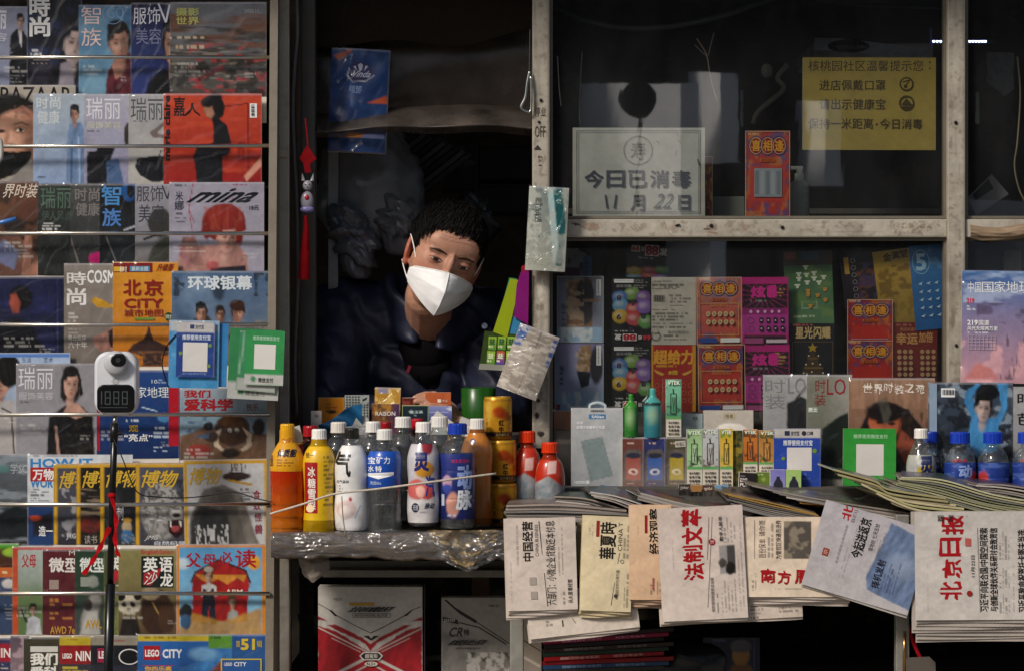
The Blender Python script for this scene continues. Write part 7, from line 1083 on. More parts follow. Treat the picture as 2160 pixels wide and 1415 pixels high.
I = Ink('3a4654').G(806, 960, '44505e', '22282f').M(18, 18, '8a98a4', .54, .64, 4, .8).M(14, 14, '14181c', .5, .62, 7, .8).P([(2040, 930), (2048, 880), (2034, 850), (2036, 826), (2060, 808), (2072, 812), (2052, 836), (2060, 862), (2080, 880), (2100, 880), (2112, 860), (2104, 808), (2126, 808), (2124, 860), (2106, 900), (2104, 950), (2060, 960)], '4584b0', 2).F(2074, 860, 34, 56, 'a89a94', '15161a', 4, 1).E(2082, 826, 24, 18, '121418', 0, 3).bars(1985, 818, 2014, 837, n=12).r(1960, 808, 1976, 960, '8a9aac')
goods('magazine', 'dark magazine with a woman in a sky blue top raising both arms', 'magazine', (1958, 806, 2136, 1035), -.05, I, 3, CM, film=1.6, mat='coated_print', bow=2)
I = Ink('9a9a9a').T(2146, 828, 2180, 852, '时', '1c1c1e', .02).T(2146, 870, 2180, 896, '芭', '1c1c1e', .02).V(820, 1000, '77787c', 0, .5)
goods('magazine', 'pale magazine with bold black characters at the picture edge', 'magazine', (2138, 815, 2260, 1035), -.055, I, 3, CM, mat='coated_print')
for i, (x0, x1, y0, c, t, tc, l) in enumerate(((1432, 1456, 1020, '3a3434', 'Joker', 'b0a8a0', 'tiny dark label box lying first before the striped vapes'), (1456, 1482, 1022, '9c7444', '', 'b8a08a', 'tiny tan label box lying second before the striped vapes'), (1482, 1505, 1022, '4c3a30', 'tgitful', 'c8b8a8', 'tiny brown label box lying third before the striped vapes'), (1508, 1536, 1022, '6f94b0', '', 'b8c4d0', 'tiny sky blue label box lying last before the striped vapes'))):
    I = Ink(c).G(y0, y0 + 24, c, '55504c').r(x0 + 2, y0 + 3, x1 - 2, y0 + 14, c)
    if t: I.T(x0 + 3, y0 + 4, x1 - 3, y0 + 12, t, tc, .02)
    goods('label_box', l, 'box', (x0, y0, x1, y0 + 24), -.13, I, 10, 'tiny boxes')
# ------------------------------------------------------------------ piles of magazines lying on the counter, edges to the street
def slab(name, label, cat, pts, Yf, th, depth, c, top, group, seed):
    """a thin magazine lying flat: front edge polyline pts (px,py) at depth Yf, thickness in mm"""
    q = catmull([(a, b_, 0) for a, b_ in pts], 8); n = len(q); rg = random.Random(seed); mb = MB(); dy = [0, .002, depth * .5, depth]
    rows_t = []; rows_b = []
    dx = rg.uniform(-.02, .03)
    for j, d in enumerate(dy):
        y = Yf + d; rows_t.append([((a - 1080) / 1000 * (D + Yf) / D + dx * d / depth, y, ZC - (b_ - 707.5) / 1000 * (D + Yf) / D + (.0 if j else -.0004) + d * .012) for a, b_, _ in q]); rows_b.append([(x, yy, z - th * .001) for x, yy, z in rows_t[-1]])
    V = [p for r_ in rows_t + rows_b for p in r_]; m = len(dy); f = []
    for j in range(m - 1):
        for i in range(n - 1):
            f.append([j * n + i, j * n + i + 1, (j + 1) * n + i + 1, (j + 1) * n + i]); o_ = m * n; f.append([o_ + j * n + i, o_ + (j + 1) * n + i, o_ + (j + 1) * n + i + 1, o_ + j * n + i + 1])
    for i in range(n - 1): f.append([i, m * n + i, m * n + i + 1, i + 1]); f.append([(m - 1) * n + i, (m - 1) * n + i + 1, (2 * m - 1) * n + i + 1, (2 * m - 1) * n + i])
    for j in range(m - 1): f.append([j * n, (j + 1) * n, m * n + (j + 1) * n, m * n + j * n]); f.append([j * n + n - 1, m * n + j * n + n - 1, m * n + (j + 1) * n + n - 1, (j + 1) * n + n - 1])
    C = np.tile(hx(c), (len(V), 1)); tc_ = hx(top); u = np.arange(n) / n
    ac_ = hx(rg.choice(('5f3a34', '34506a', '6a6458', '3c4a40', '7a7068', '4a3c50')))
    for j in range(1, m): C[j * n:(j + 1) * n] = (tc_[None] + (ac_ - tc_)[None] * (vnoise(u * 6 + seed, u * 0 + j, seed) > .5)[:, None]) * (.55 + .9 * fbm(u * 9 + j * 3.1, u * 0 + seed, seed))[:, None]
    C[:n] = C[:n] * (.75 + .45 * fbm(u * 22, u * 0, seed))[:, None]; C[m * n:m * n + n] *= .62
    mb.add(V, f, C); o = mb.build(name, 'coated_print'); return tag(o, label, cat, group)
def pile(label, n, p0, p1, Yf, c, cols, group, th=3.2, seed=0, depth=.2):
    """p0 = front edge polyline of the top magazine, p1 = of the bottom one"""
    rg = random.Random(seed)
    for i in range(n):
        t = i / max(1, n - 1); pts = [(a[0] + (b_[0] - a[0]) * t + rg.uniform(-7, 7), a[1] + (b_[1] - a[1]) * t + rg.uniform(-.8, .8)) for a, b_ in zip(p0, p1)]
        slab('flat_magazine', label, 'magazine', pts, Yf + .004 * (1 - t) + rg.uniform(-.004, .004), th, depth, rg.choice(c), rg.choice(cols), group, seed * 31 + i)
GREY = ['b4aca4', '9c958e', '8a857f', 'a89c92', 'c4bcb4']; CRM = ['c4b898', 'b0a888', 'a8a078', 'c8bc9c', 'b8b484']
TOPS = ['3f3b38', '55524f', '2c3036', '66605a', '3a2c34']
pile('magazine in the fanned grey pile over the folk newspaper', 6, [(1172, 1045), (1240, 1050), (1325, 1076)], [(1165, 1062), (1240, 1070), (1328, 1096)], -.30, GREY, TOPS, 'fanned grey magazine pile', 2.6, 3)
pile('magazine in the flat pile over the first hanging newspaper', 8, [(1066, 1064), (1180, 1062), (1318, 1074)], [(1072, 1094), (1180, 1096), (1322, 1096)], -.335, GREY, TOPS, 'flat magazine pile at the counter corner', 3.4, 5)
pile('magazine in the small pile sliding over the salmon newspaper', 6, [(1248, 1036), (1300, 1046), (1372, 1068)], [(1256, 1046), (1300, 1060), (1376, 1092)], -.31, GREY, TOPS, 'small sliding magazine pile', 2.4, 7)
pile('magazine in the sloping pile above the red calligraphy newspaper', 6, [(1352, 1038), (1460, 1062), (1588, 1078)], [(1348, 1052), (1450, 1082), (1576, 1100)], -.325, GREY, TOPS, 'sloping pile with pale edges', 3.0, 9)
pile('magazine in the dark pile left of the tilted blue newspaper', 8, [(1528, 1038), (1620, 1058), (1722, 1082)], [(1556, 1068), (1640, 1090), (1724, 1100)], -.335, ['8a857f', '6f6a66', '9c958e', 'a8884c'], TOPS, 'dark sloping magazine pile', 2.6, 11)
pile('magazine in the long pile behind the tilted blue newspaper', 7, [(1590, 1022), (1700, 1046), (1930, 1082)], [(1690, 1058), (1760, 1068), (1936, 1108)], -.30, GREY + ['b8884c'], ['4f4c49', '5f5c58', '6a6560'], 'long wavy magazine pile', 2.6, 13)
pile('magazine in the cream edged pile over the last newspaper', 7, [(1752, 988), (1840, 1012), (1870, 1030), (1990, 1048)], [(1874, 1046), (1890, 1060), (1960, 1082), (2076, 1092)], -.335, CRM, ['5a5754', '4f3834', '6a6762'], 'cream edged magazine pile', 4.0, 15)
pile('magazine in the greenish fanned pile beside the vitamin drinks', 9, [(1900, 1004), (1980, 1010), (2090, 1040), (2200, 1060)], [(1880, 1024), (1980, 1052), (2080, 1080), (2210, 1100)], -.31, ['a8a468', 'b4b08c', '9a9a7c', 'c4c0a0', '8a8a84'], ['5f5c58', '44423e', '565566'], 'greenish fanned magazine pile', 3.0, 17)
pile('magazine in the grey pile at the far counter end', 8, [(2060, 1018), (2130, 1022), (2240, 1040)], [(2080, 1046), (2140, 1066), (2240, 1100)], -.29, GREY, TOPS, 'grey pile at the counter end', 2.8, 19)
cv = MB().grid(lambda u, v: (X(1100 + 1090 * u, -.28), -.29 + .14 * v, .885 + .045 * np.clip(u * 1.3, 0, 1) * (.3 + .7 * v) + .012 * fbm(u * 30, v * 4, 4) + .01 * np.sin(u * 26)), 220, 12, 'b8b8b8')
tag(cv.build('cover_sheet', 'crumpled_film', smooth=True), 'clear wrinkled plastic sheet lying over the piled magazines', 'plastic sheet')
# ------------------------------------------------------------------ newspapers hanging over the counter edge
NG = 'newspapers hanging from the counter edge'
def news(label, box, Y, ink, roll=0, layers=3, bg='b9aea4', name='newspaper', lw=5, cell=2.4, bow=2, flare=14, lab2=None):
    ink._m(lambda u, v, C: C * 1.12); o = sheet(name, label, 'newspaper', box, Y, ink, roll=roll, th=1.5, mat='newsprint', cell=cell, group=NG, bow=bow, edge=bg, lean=-1.0, wav=1.2)
    x0, y0, x1, y1 = box; k = K(Y); W = (x1 - x0) * k; H = (y1 - y0) * k
    for j in range(layers):
        mb = MB(); rg = random.Random(int(x0) + j * 7); ex = rg.uniform(-4, 4) * k * (j + 1) * .5; dz = (j + 1) * lw * k; t = .0022
        def fn(u, v): return (u - .5) * W + ex, -.003 * (4 * u * (1 - u)) + .001 * np.sin(u * 7 + j) + 0 * v, H * (1 - v) - dz * v + .0012 * np.sin(u * 5 + j * 2) * v
        mb.grid(fn, 24, 14, lambda u, v: hx(bg)[None] * (1.0 + .12 * fbm(u * 8, v * 8, j))[:, None])
        i_ = np.arange(24 * 14).reshape(14, 24); bd = np.concatenate([i_[:, 0][:0], i_[-1]]); Vt = mb.v[0][bd]; Vb = Vt.copy(); Vb[:, 1] += t; m = len(bd); mb.add(np.concatenate([Vt, Vb]), [[q, q + 1, q + 1 + m, q + m] for q in range(m - 1)], hx(bg) * .9)
        c = mb.build('newspaper', 'newsprint'); c.location = o.location + Vector((0, .0012 + .0034 * (j + 1), 0)); c.rotation_euler = o.rotation_euler
        tag(c, lab2 or label_under(label), 'newspaper', NG)
    # the folded part lying on the counter
    return o
def label_under(l): return 'plain sheet edge under the ' + ' '.join(l.replace('newspaper', 'paper').split()[:9])
BK = '2c2926'
I = Ink('b8ada4').V(1095, 1285, 'bdb2a8', 0, 1).T(1090, 1105, 1095, 1190, '中国经营报社出版', '8a8480', 0, 90).T(1103, 1098, 1126, 1182, '中国经营', BK, .03, 90).T(1130, 1105, 1137, 1172, 'CHINA BUSINESS', '4a4642', 0, 90).line([(1139, 1098), (1153, 1278)], 1.6, '3a3633').T(1152, 1098, 1172, 1275, '六部门：小微企业贷款还本付息', '2c2926', .0, 90).T(1196, 1222, 1206, 1272, '从火星看经营', '3a3633', .01, 90).mv(1178, 1100, 1215, 2, 7, '77716a').mv(1076, 1110, 1270, 1, 7, '9a938c').mv(1186, 1225, 1276, 1, 7, '6a645e').r(1116, 1216, 1130, 1232, '9c948c').r(1118, 1246, 1132, 1262, '9c948c')
news('business newspaper with bold sideways title, first from the corner', (1068, 1092, 1216, 1286), -.385, I, -1.6, 4)
I = Ink('c0b4a0').T(1322, 1300, 1330, 1340, '一', BK, .02, 90).m(1150, 1300, 1165, 3, 7, '77716a')
news('folded newspaper hanging lowest, showing beneath the business one', (1112, 1240, 1345, 1335), -.372, Ink('c0b6aa').m(1150, 1300, 1164, 2, 8, '77716a').r(1183, 1302, 1186, 1316, '4a4642').line([(1205, 1300), (1212, 1312)], 1.2, '4a4642'), -6.5, 2)
I = Ink('c4b799').H(1220, 1335, 'b9ac94', 0, .6).T(1263, 1100, 1298, 1178, '華夏時', BK, .03, 90).r(1255, 1098, 1262, 1132, '8a3430').T(1302, 1100, 1311, 1160, 'CHINA T', '4a4640', 0, 90).line([(1306, 1165), (1292, 1275)], 1.2, '4a4640').T(1300, 1200, 1307, 1262, '中国经济的引领力量', '4a4640', 0, 90).ring(1312, 1182, 4, 1, '5a544c').disc(1301, 1255, 4, '4a4640').mv(1314, 1095, 1176, 2, 7, '77705f').mv(1240, 1100, 1130, 2, 6, '9a8f78').mv(1318, 1200, 1280, 2, 6, '77705f')
news('cream newspaper with heavy sideways title between business and salmon papers', (1226, 1088, 1334, 1288), -.388, I, 2.2, 3, 'b9ab8c')
I = Ink('c2a78c').G(1068, 1262, 'c4aa90', 'bc9f84').T(1369, 1072, 1392, 1168, '经济观察', BK, .03, 90).r(1360, 1086, 1366, 1124, '8a2a2a').T(1398, 1078, 1405, 1156, 'The Economic Observer', '4a403a', 0, 90).mv(1372, 1215, 1252, 4, 6.5, '77675a').mv(1345, 1090, 1130, 1, 6, '9a8470').r(1376, 1218, 1380, 1244, 'a05a50').line([(1411, 1070), (1408, 1195)], 1, '6a5a4c')
news('salmon newspaper with black sideways title', (1327, 1064, 1416, 1264), -.392, I, 0, 4, 'a8907c')
I = Ink('b6aaa2').V(1075, 1300, 'bcb1a8', 0, 1)
for j, chh in enumerate('法制文萃'): I.T(1440, 1186 - j * 38, 1486, 1222 - j * 38, chh, '9c1f24', .03, 90, 0, .1)
I.line([(1507, 1090), (1488, 1280)], 1.2, '8a7f7c').line([(1500, 1090), (1492, 1180)], 1, '7a706c').disc(1504, 1143, 7, '8c2c34').T(1500, 1139, 1508, 1147, '法', 'c8b8b0', 0, 90).T(1496, 1218, 1503, 1290, '党的领导制度依法治国', '4a4440', .01, 90).T(1520, 1090, 1528, 1142, '数字人民币', '2c2a28', .02, 90).mv(1531, 1088, 1146, 4, 6.5, '77706c').mv(1556, 1088, 1290, 2, 7, '8a827c').B(1518, 1152, 1550, 1212, '8a8684').B(1534, 1152, 1552, 1212, '3c3a3a', .9).E(1524, 1188, 8, 10, '4a4644', 0, 3).E(1540, 1200, 10, 14, '24221f', 0, 3).mv(1508, 1218, 1292, 1, 8, '2c2a28').mv(1518, 1218, 1292, 5, 7, '77706c').mv(1420, 1090, 1200, 1, 6, '9a928c')
news('pale newspaper with red calligraphy title in the middle of the row', (1392, 1068, 1572, 1306), -.40, I, -3.0, 1)
news('wide folded newspaper bottom showing under the red calligraphy one', (1388, 1180, 1690, 1308), -.378, Ink('b8aca0').m(1580, 1278, 1610, 4, 8, '6a645e', .5).m(1640, 1285, 1685, 2, 8, '77706a'), -3.2, 1)
I = Ink('c2b3a2').V(1085, 1262, 'c6b8a6', 0, 1).line([(1592, 1096), (1592, 1178)], 1, '4a4440').T(1600, 1136, 1616, 1176, '首份保单', '4a4642', .0, 90).T(1601, 1096, 1614, 1130, '请你签', '4a4642', 0, 90).T(1636, 1096, 1648, 1178, '为管控区快递员送件', '3a3633', .01, 90).B(1653, 1098, 1712, 1178, '55504a').M(18, 14, '8a8070', .5, .62, 4, .8, (1653, 1098, 1712, 1178)).T(1604, 1198, 1636, 1230, '南', '9c1f24', .03, 0, 0, .1).T(1640, 1202, 1668, 1232, '方', '9c1f24', .03, 0, 0, .1).T(1676, 1200, 1706, 1232, '周', '9c1f24', .03, 0, 0, .1).line([(1722, 1214), (1730, 1230)], 4, '9c1f24').mv(1586, 1205, 1245, 2, 7, '77706a').mv(1620, 1096, 1176, 2, 7, '77706a').m(1634, 1240, 1740, 1, 5, '8a8278')
news('warm white newspaper with red horizontal title and dark photo', (1570, 1090, 1790, 1258), -.395, I, 0, 4)
I = Ink('a29ea2').V(1065, 1280, 'a8a4a4', 0, 1).P([(1858, 1090), (1960, 1110), (1960, 1260), (1848, 1240), (1838, 1215)], '66758f', 2).E(1905, 1175, 30, 26, '8a94a4', 0, 24, .6).T(1752, 1078, 1772, 1112, '北', '9c1f24', .03, 90).T(1775, 1080, 1784, 1112, 'BEIJI', '77706c', 0, 90).T(1793, 1096, 1818, 1182, '今起进返京', '24221f', .03, 90).T(1826, 1100, 1836, 1160, '落地检 七天五检', '4a4642', .0, 90).T(1852, 1170, 1870, 1232, '择机发射', '2c2f3c', .02, 90).r(1735, 1180, 1748, 1196, '8c3a2c').T(1737, 1182, 1746, 1194, '京', 'c8a898', .0, 90).mv(1752, 1150, 1205, 1, 6, '8a8482').mv(1783, 1110, 1230, 2, 6, '8a8482').mv(1838, 1105, 1165, 1, 6, '8a8482').mv(1845, 1110, 1160, 2, 6, '77716e').T(1766, 1120, 1771, 1205, '北京日报报业集团出版', '8a8482', 0, 90).mv(1874, 1165, 1235, 5, 6.5, '46506a')
news('bluish grey newspaper tilted steeply with a blue photo panel', (1712, 1082, 1945, 1268), -.402, I, 16.5, 1, 'a8a29c')
I = Ink('aca7a2').V(1080, 1306, 'b4aea8', 0, 1)
for j, chh in enumerate('北京日报'): I.T(1980 + (j % 2) * 6, 1224 - j * 46, 2030 + (j == 3) * 4, 1264 - j * 46, chh, '9c1f26', .03, 90, 0, .1)
I.T(2066, 1112, 2084, 1288, '习近平向联合国/中国空间探索', '24221f', .02, 90).T(2087, 1112, 2104, 1288, '与创新全球伙伴关系研讨会致贺信', '24221f', .02, 90).T(2146, 1116, 2166, 1290, '习近平致电祝贺托卡耶夫当选', '2c2a28', .02, 90).line([(2062, 1112), (2066, 1290)], .9, '6a645e').T(2048, 1170, 2056, 1215, '11月22日', '4a4642', .01, 90).r(2036, 1134, 2048, 1150, 'a85a54').disc(2044, 1250, 6, '8c2c2c').mv(2108, 1112, 1180, 4, 6, '77716a').mv(2108, 1188, 1240, 4, 6, '77716a').mv(2108, 1248, 1292, 4, 6, '77716a').mv(2136, 1112, 1290, 1, 6, '8a847e').mv(1955, 1100, 1290, 1, 6, 'a09a94').T(1978, 1084, 1992, 1098, '添彩', '2c2a28', .02, 90).T(2000, 1084, 2012, 1098, '学校', '2c2a28', .02, 90).m(2020, 1086, 2060, 1, 8, '77716a')
news('white newspaper with big red calligraphy and bold headlines at the counter end', (1930, 1078, 2270, 1306), -.408, I, -.4, 7, 'a49c94', lw=7)
# ------------------------------------------------------------------ hand held pay cards on the rack, thermometer, under the counter
PC = 'pay cards on the rack post'
def pcard(label, box, Y, ink, roll, **k): return sheet('pay_card', label, 'pay card', box, Y, ink, roll=roll, th=1.2, mat='card_print', group=PC, cell=4, **k)
Yc = -.225
pcard('sky blue pay card at the back of the clear wallet', (412, 682, 480, 815), Yc + .012, Ink('2f78ac').V(682, 815, '3a84b4', 0, 1).m(440, 800, 470, 1, 6, '8ab4cc'), 2)
pcard('sky blue pay card behind the white square one', (356, 676, 462, 818), Yc + .006, Ink('3c86b4').B(356, 676, 462, 700, 'a8b0b4').M(30, 30, '5a9cc4', .5, .65, 3, .5).disc(366, 748, 5, '5fa0c4'), 1, film=.7)
I = Ink('1f4284').B(370, 679, 452, 700, 'b4b2b0').r(400, 685, 409, 694, '2a3a6c').T(411, 685, 429, 694, '支付宝', '2a3450', .02).T(384, 706, 444, 717, '推荐使用支付宝', 'c8d0e4', .03).r(386, 722, 438, 783, 'ccc9c6').m(394, 772, 430, 1, 4, '6a6864').T(386, 785, 436, 790, '支付就用支付宝', '8aa0cc').disc(443, 728, 4, '6f8a4c').disc(381, 745, 4, '6f8a4c').disc(441, 771, 4, '6f8a4c')
pcard('deep blue pay card with blank white square hanging in the wallet', (372, 679, 453, 795), Yc, I, 1.2, film=.6)
I2 = Ink('2f7a4c').B(480, 806, 600, 845, 'a8aaa6').T(520, 822, 562, 834, '微信支付', '3a4a3c', .01).E(510, 828, 7, 5, '3c7a54', 0, 2)
pcard('green pay card lowest behind the pair, with white footer', (482, 694, 590, 842), Yc + .012, I2, 3)
pcard('green pay card tilted behind the front green one', (502, 700, 585, 825), Yc + .006, Ink('37845a').B(502, 800, 585, 825, 'a4a6a2').L([(512, 705), (506, 790)], 4, '9ab8a4', .6), 5, film=.7)
I = Ink('338a50').B(515, 790, 600, 812, 'b0b0ac').T(532, 709, 588, 718, '推荐使用微信支付', 'a8c8b0', .02).r(536, 726, 581, 778, 'ccc9c4').m(550, 771, 566, 1, 4, '77756f').E(536, 800, 6, 5, '3c7a54', 0, 2).T(546, 796, 578, 806, '微信支付', '3a4038', .02)
pcard('front green pay card with blank white square on the rack post', (517, 697, 599, 812), Yc, I, 2.2)
tag(wire('cord', [(372, 705, -.22), (352, 730, -.22), (342, 765, -.215), (350, 800, -.215), (356, 816, -.22)], .0013, '1c1a1a', 'fabric'), 'black cord looping beside the blue pay cards', 'cord')
th_ = empty('thermometer', (X(247, -.33), -.33, Z(875, -.33)), 'white wall thermometer with black lens and digital display on a tripod', 'thermometer')
KK = K(-.33)
def rrect(x0, z0, x1, z1, r_, n=8):
    pts = []
    for cx, cz, a0 in ((x1 - r_, z1 - r_, 0), (x0 + r_, z1 - r_, 90), (x0 + r_, z0 + r_, 180), (x1 - r_, z0 + r_, 270)):
        pts += [(cx + r_ * math.cos(R(a0 + 90 * i / n)), cz + r_ * math.sin(R(a0 + 90 * i / n))) for i in range(n + 1)]
    return pts
def rbox(x0, z0, x1, z1, r_, y0, y1, c, name, mat, parent, bv=.004):
    mb = MB(); A = rrect(x0, z0, x1, z1, r_); B_ = rrect(x0 + bv, z0 + bv, x1 - bv, z1 - bv, max(r_ - bv, .001)); n = len(A)
    V = [(x, y1, z) for x, z in A] + [(x, y0 + bv, z) for x, z in A] + [(x, y0 + bv * .3, z) for x, z in [((a[0] + b_[0]) / 2, (a[1] + b_[1]) / 2) for a, b_ in zip(A, B_)]] + [(x, y0, z) for x, z in B_]
    f = [[r0 * n + i, (r0 + 1) * n + i, (r0 + 1) * n + (i + 1) % n, r0 * n + (i + 1) % n] for r0 in range(3) for i in range(n)] + [[3 * n + i for i in range(n)], [i for i in range(n)][::-1]]
    mb.add(V, f, hx(c)); return mb.build(name, mat, parent)
cxp = lambda px: (px - 247) * KK
czp = lambda py: (875 - py) * KK
rbox(cxp(201), czp(875), cxp(292), czp(741), .028, -.016, .016, 'c4c6ca', 'case', 'plastic', th_, .006)
rbox(cxp(207), czp(869), cxp(286), czp(810), .014, -.0185, -.012, '0f1011', 'screen', 'plastic', th_, .002)
MB().lathe([(.0005, 0), (.0235, 0), (.0245, .006), (.022, .018), (.018, .022), (.0005, .022)], 'b4b6ba', 32).build('sensor_hood', 'plastic', th_, smooth=True, loc=(cxp(247), -.012, czp(764)), rot=(R(98), 0, 0))
le = rbox(cxp(238), czp(772), cxp(271), czp(745), .0125, -.037, -.028, '111214', 'lens', 'plastic', th_, .003)
MB().lathe([(.0005, .0), (.005, 0), (.005, .002), (.0005, .002)], '3a3c40', 20).build('lens_glass', 'plastic', le, loc=(cxp(255), -.0372, czp(759)), rot=(R(90), 0, 0))
sg = Ink('000000')
def seg(x, y, w_, h_, segs, c='3c4044'):
    t = 2.0; L_ = {'a': (x, y, x + w_, y + t), 'g': (x, y + h_ / 2 - 1, x + w_, y + h_ / 2 + 1), 'd': (x, y + h_ - t, x + w_, y + h_), 'f': (x, y, x + t, y + h_ / 2), 'b': (x + w_ - t, y, x + w_, y + h_ / 2), 'e': (x, y + h_ / 2, x + t, y + h_), 'c': (x + w_ - t, y + h_ / 2, x + w_, y + h_)}
    for q in segs: sg.r(*L_[q], c)
seg(212, 824, 6, 28, 'bc', '4a4e50')
for i in range(3): seg(224 + i * 18, 824, 12, 28, 'abcdefg', '45494c')
sg.r(214, 857, 272, 859, '33373a')
mb = MB(); sg.emit(mb, lambda a, b_, l: ((np.asarray(a) - 247) * KK, 0 * np.asarray(a) - .0186 - l * 1e-4, (875 - np.asarray(b_)) * KK)); mb.build('digits', 'matte_plastic', th_)
sg = Ink('000'); sg.ring(247, 803, 7, 1.4, '6a6c70').ring(247, 803, 3.6, 1.2, '6a6c70')
for i in range(8): a = i * math.pi / 4; sg.line([(247 + 8 * math.cos(a), 803 + 8 * math.sin(a)), (247 + 10 * math.cos(a), 803 + 10 * math.sin(a))], 1, '6a6c70')
mb = MB(); sg.emit(mb, lambda a, b_, l: ((np.asarray(a) - 247) * KK, 0 * np.asarray(a) - .0161 - l * 1e-4, (875 - np.asarray(b_)) * KK)); mb.build('speaker_mark', 'matte_plastic', th_)
tr_ = empty('tripod_pole', (X(228, -.33), -.33, 0), 'slim black tripod pole with a red ribbon holding the thermometer', 'tripod')
def T_(px, py, dy=0): return Vector((X(px, -.33), -.33 + dy, Z(py, -.33))) - Vector(tr_.location)
MB().tube([T_(243, 876), T_(242, 900)], .005, 'a8a49c', 12).build('mount_screw', 'chrome', tr_, smooth=True)
MB().tube([T_(242, 895), T_(238, 1010), T_(232, 1250)], .0068, '121314', 14).build('upper_tube', 'plastic', tr_, smooth=True)
MB().tube([T_(233, 1230), T_(228, 1420), T_(222, 1700)], .0098, '141516', 14).build('lower_tube', 'plastic', tr_, smooth=True)
MB().tube([T_(242, 892), T_(240, 930)], .0082, '1a1b1c', 14).build('collar', 'plastic', tr_, smooth=True)
kn = MB().tube([T_(258, 912, 0), T_(240, 914, 0)], .005, '1a1b1c', 10); kn.build('knob', 'plastic', tr_)
rbn = MB(); rbn.ell(*T_(237, 1044, -.009), .008, .006, .006, '9c141c', 14, 8)
for pts in (((238, 1048), (246, 1090), (244, 1140), (252, 1172)), ((233, 1110), (214, 1150), (198, 1180), (178, 1210))):
    q = catmull([tuple(T_(a, b_, -.010 + .003 * math.sin(b_))) for a, b_ in pts], 8); V = []; n = len(q)
    for i, p_ in enumerate(q): wv = .0036 + .0015 * math.sin(i * .9); V += [(p_[0] - wv, p_[1], p_[2] + wv * .4), (p_[0] + wv, p_[1] + .002 * math.sin(i), p_[2] - wv * .4)]
    rbn.add(V, [[2 * i, 2 * i + 1, 2 * i + 3, 2 * i + 2] for i in range(n - 1)], hx('a0141c'))
rbn.build('ribbon', 'fabric', tr_)
for a in (90, 210, 330): MB().tube([Vector((X(222, -.33), -.33, .35)) - Vector(tr_.location), Vector((X(222, -.33) + .38 * math.cos(R(a)), -.33 + .38 * math.sin(R(a)), .01)) - Vector(tr_.location)], .008, '141516', 10).build('leg', 'plastic', tr_)
tag(wire('power_cable', [(240, 925, -.34), (258, 965, -.35), (288, 1035, -.34), (330, 1047, -.30), (390, 1049, -.28), (440, 1044, -.27), (490, 1036, -.27), (540, 1050, -.28), (575, 1058, -.30)], .0012, '151515', 'matte_plastic'), 'thin black cable from the tripod across the nature magazines', 'cable')
tag(wire('ruler_clip', [(-30, 478, -.2), (10, 468, -.2), (34, 462, -.2)], .006, '4a78b4', 'plastic', n=4, sm=1), 'blue clip handle poking in over the knees magazine', 'clip')
tag(wire('white_handle', [(-8, 292, -.2), (1, 300, -.2), (2, 330, -.2), (-6, 345, -.2)], .005, 'b4b2ac', 'plastic', sm=6), 'white plastic handle end beside the beige fashion magazine', 'handle')
# boxes under the shelf
I = Ink('b0aba4').G(1236, 1415, 'b4b0a8', 'a8a29c').P([(670, 1298), (705, 1318), (770, 1352), (782, 1360), (796, 1352), (860, 1312), (890, 1300), (890, 1460), (670, 1460)], '8e1620', 1.4).P([(670, 1306), (700, 1312), (772, 1352), (782, 1366), (792, 1352), (862, 1310), (890, 1308), (890, 1320), (858, 1328), (830, 1346), (786, 1374), (778, 1374), (735, 1346), (708, 1330), (670, 1318)], 'b0aba4', 1.4).P([(690, 1318), (770, 1356), (782, 1374), (794, 1356), (868, 1318), (850, 1318), (800, 1344), (782, 1358), (764, 1344), (708, 1316)], '8e1620', 1.4).L([(670, 1322), (782, 1378), (890, 1324)], 2.4, 'b8b2aa').L([(700, 1345), (760, 1374)], 1.4, 'b8b2aa').L([(864, 1345), (804, 1374)], 1.4, 'b8b2aa').L([(690, 1430), (782, 1382), (876, 1430)], 6, 'b0aba4').L([(720, 1432), (782, 1398), (842, 1432)], 3, 'b0aba4')
I.line([(671, 1272), (692, 1284), (712, 1298), (756, 1322), (782, 1334), (808, 1322), (852, 1298), (868, 1286), (889, 1278)], 1.4, '24221f').poly([(766, 1340), (778, 1340), (783, 1346), (788, 1340), (800, 1340), (783, 1350)], '24221f').poly([(692, 1284), (700, 1286), (712, 1298), (706, 1298)], '24221f').poly([(872, 1284), (864, 1288), (852, 1298), (858, 1298)], '24221f')
I.r(737, 1270, 790, 1276, 'a8842c').T(732, 1278, 836, 1290, '全自动机械键盘系列', '1f1d1b', .04, 0, .2).T(748, 1294, 818, 1299, 'AUTO-MODEL BLOCK', '3a3633', .02).frame(744, 1292, 824, 1301, .8, '3a3633').poly([(758, 1382), (766, 1374), (800, 1374), (808, 1382), (800, 1391), (766, 1391)], 'c4beb6').poly([(761, 1382), (768, 1376), (798, 1376), (805, 1382), (798, 1389), (768, 1389)], '24221f').T(770, 1378, 797, 1387, '超变形', 'c8c2ba', .02).disc(783, 1399, 14, 'b8b2a8', 5).T(774, 1396, 792, 1402, 'N.5+', '3a3633', .03).T(704, 1260, 721, 1265, 'M3215', '4a4642', .02)
bx = sheet('toy_box', 'red and white boxed toy with angular chevrons under the bottle shelf', 'box', (671, 1237, 891, 1470), -.15, I, th=60, mat='card_print', cell=1.8)
MB().box(.1105, .0, 0, .1125, .06, .232, '3a2030').build('side_panel', 'card_print', bx)
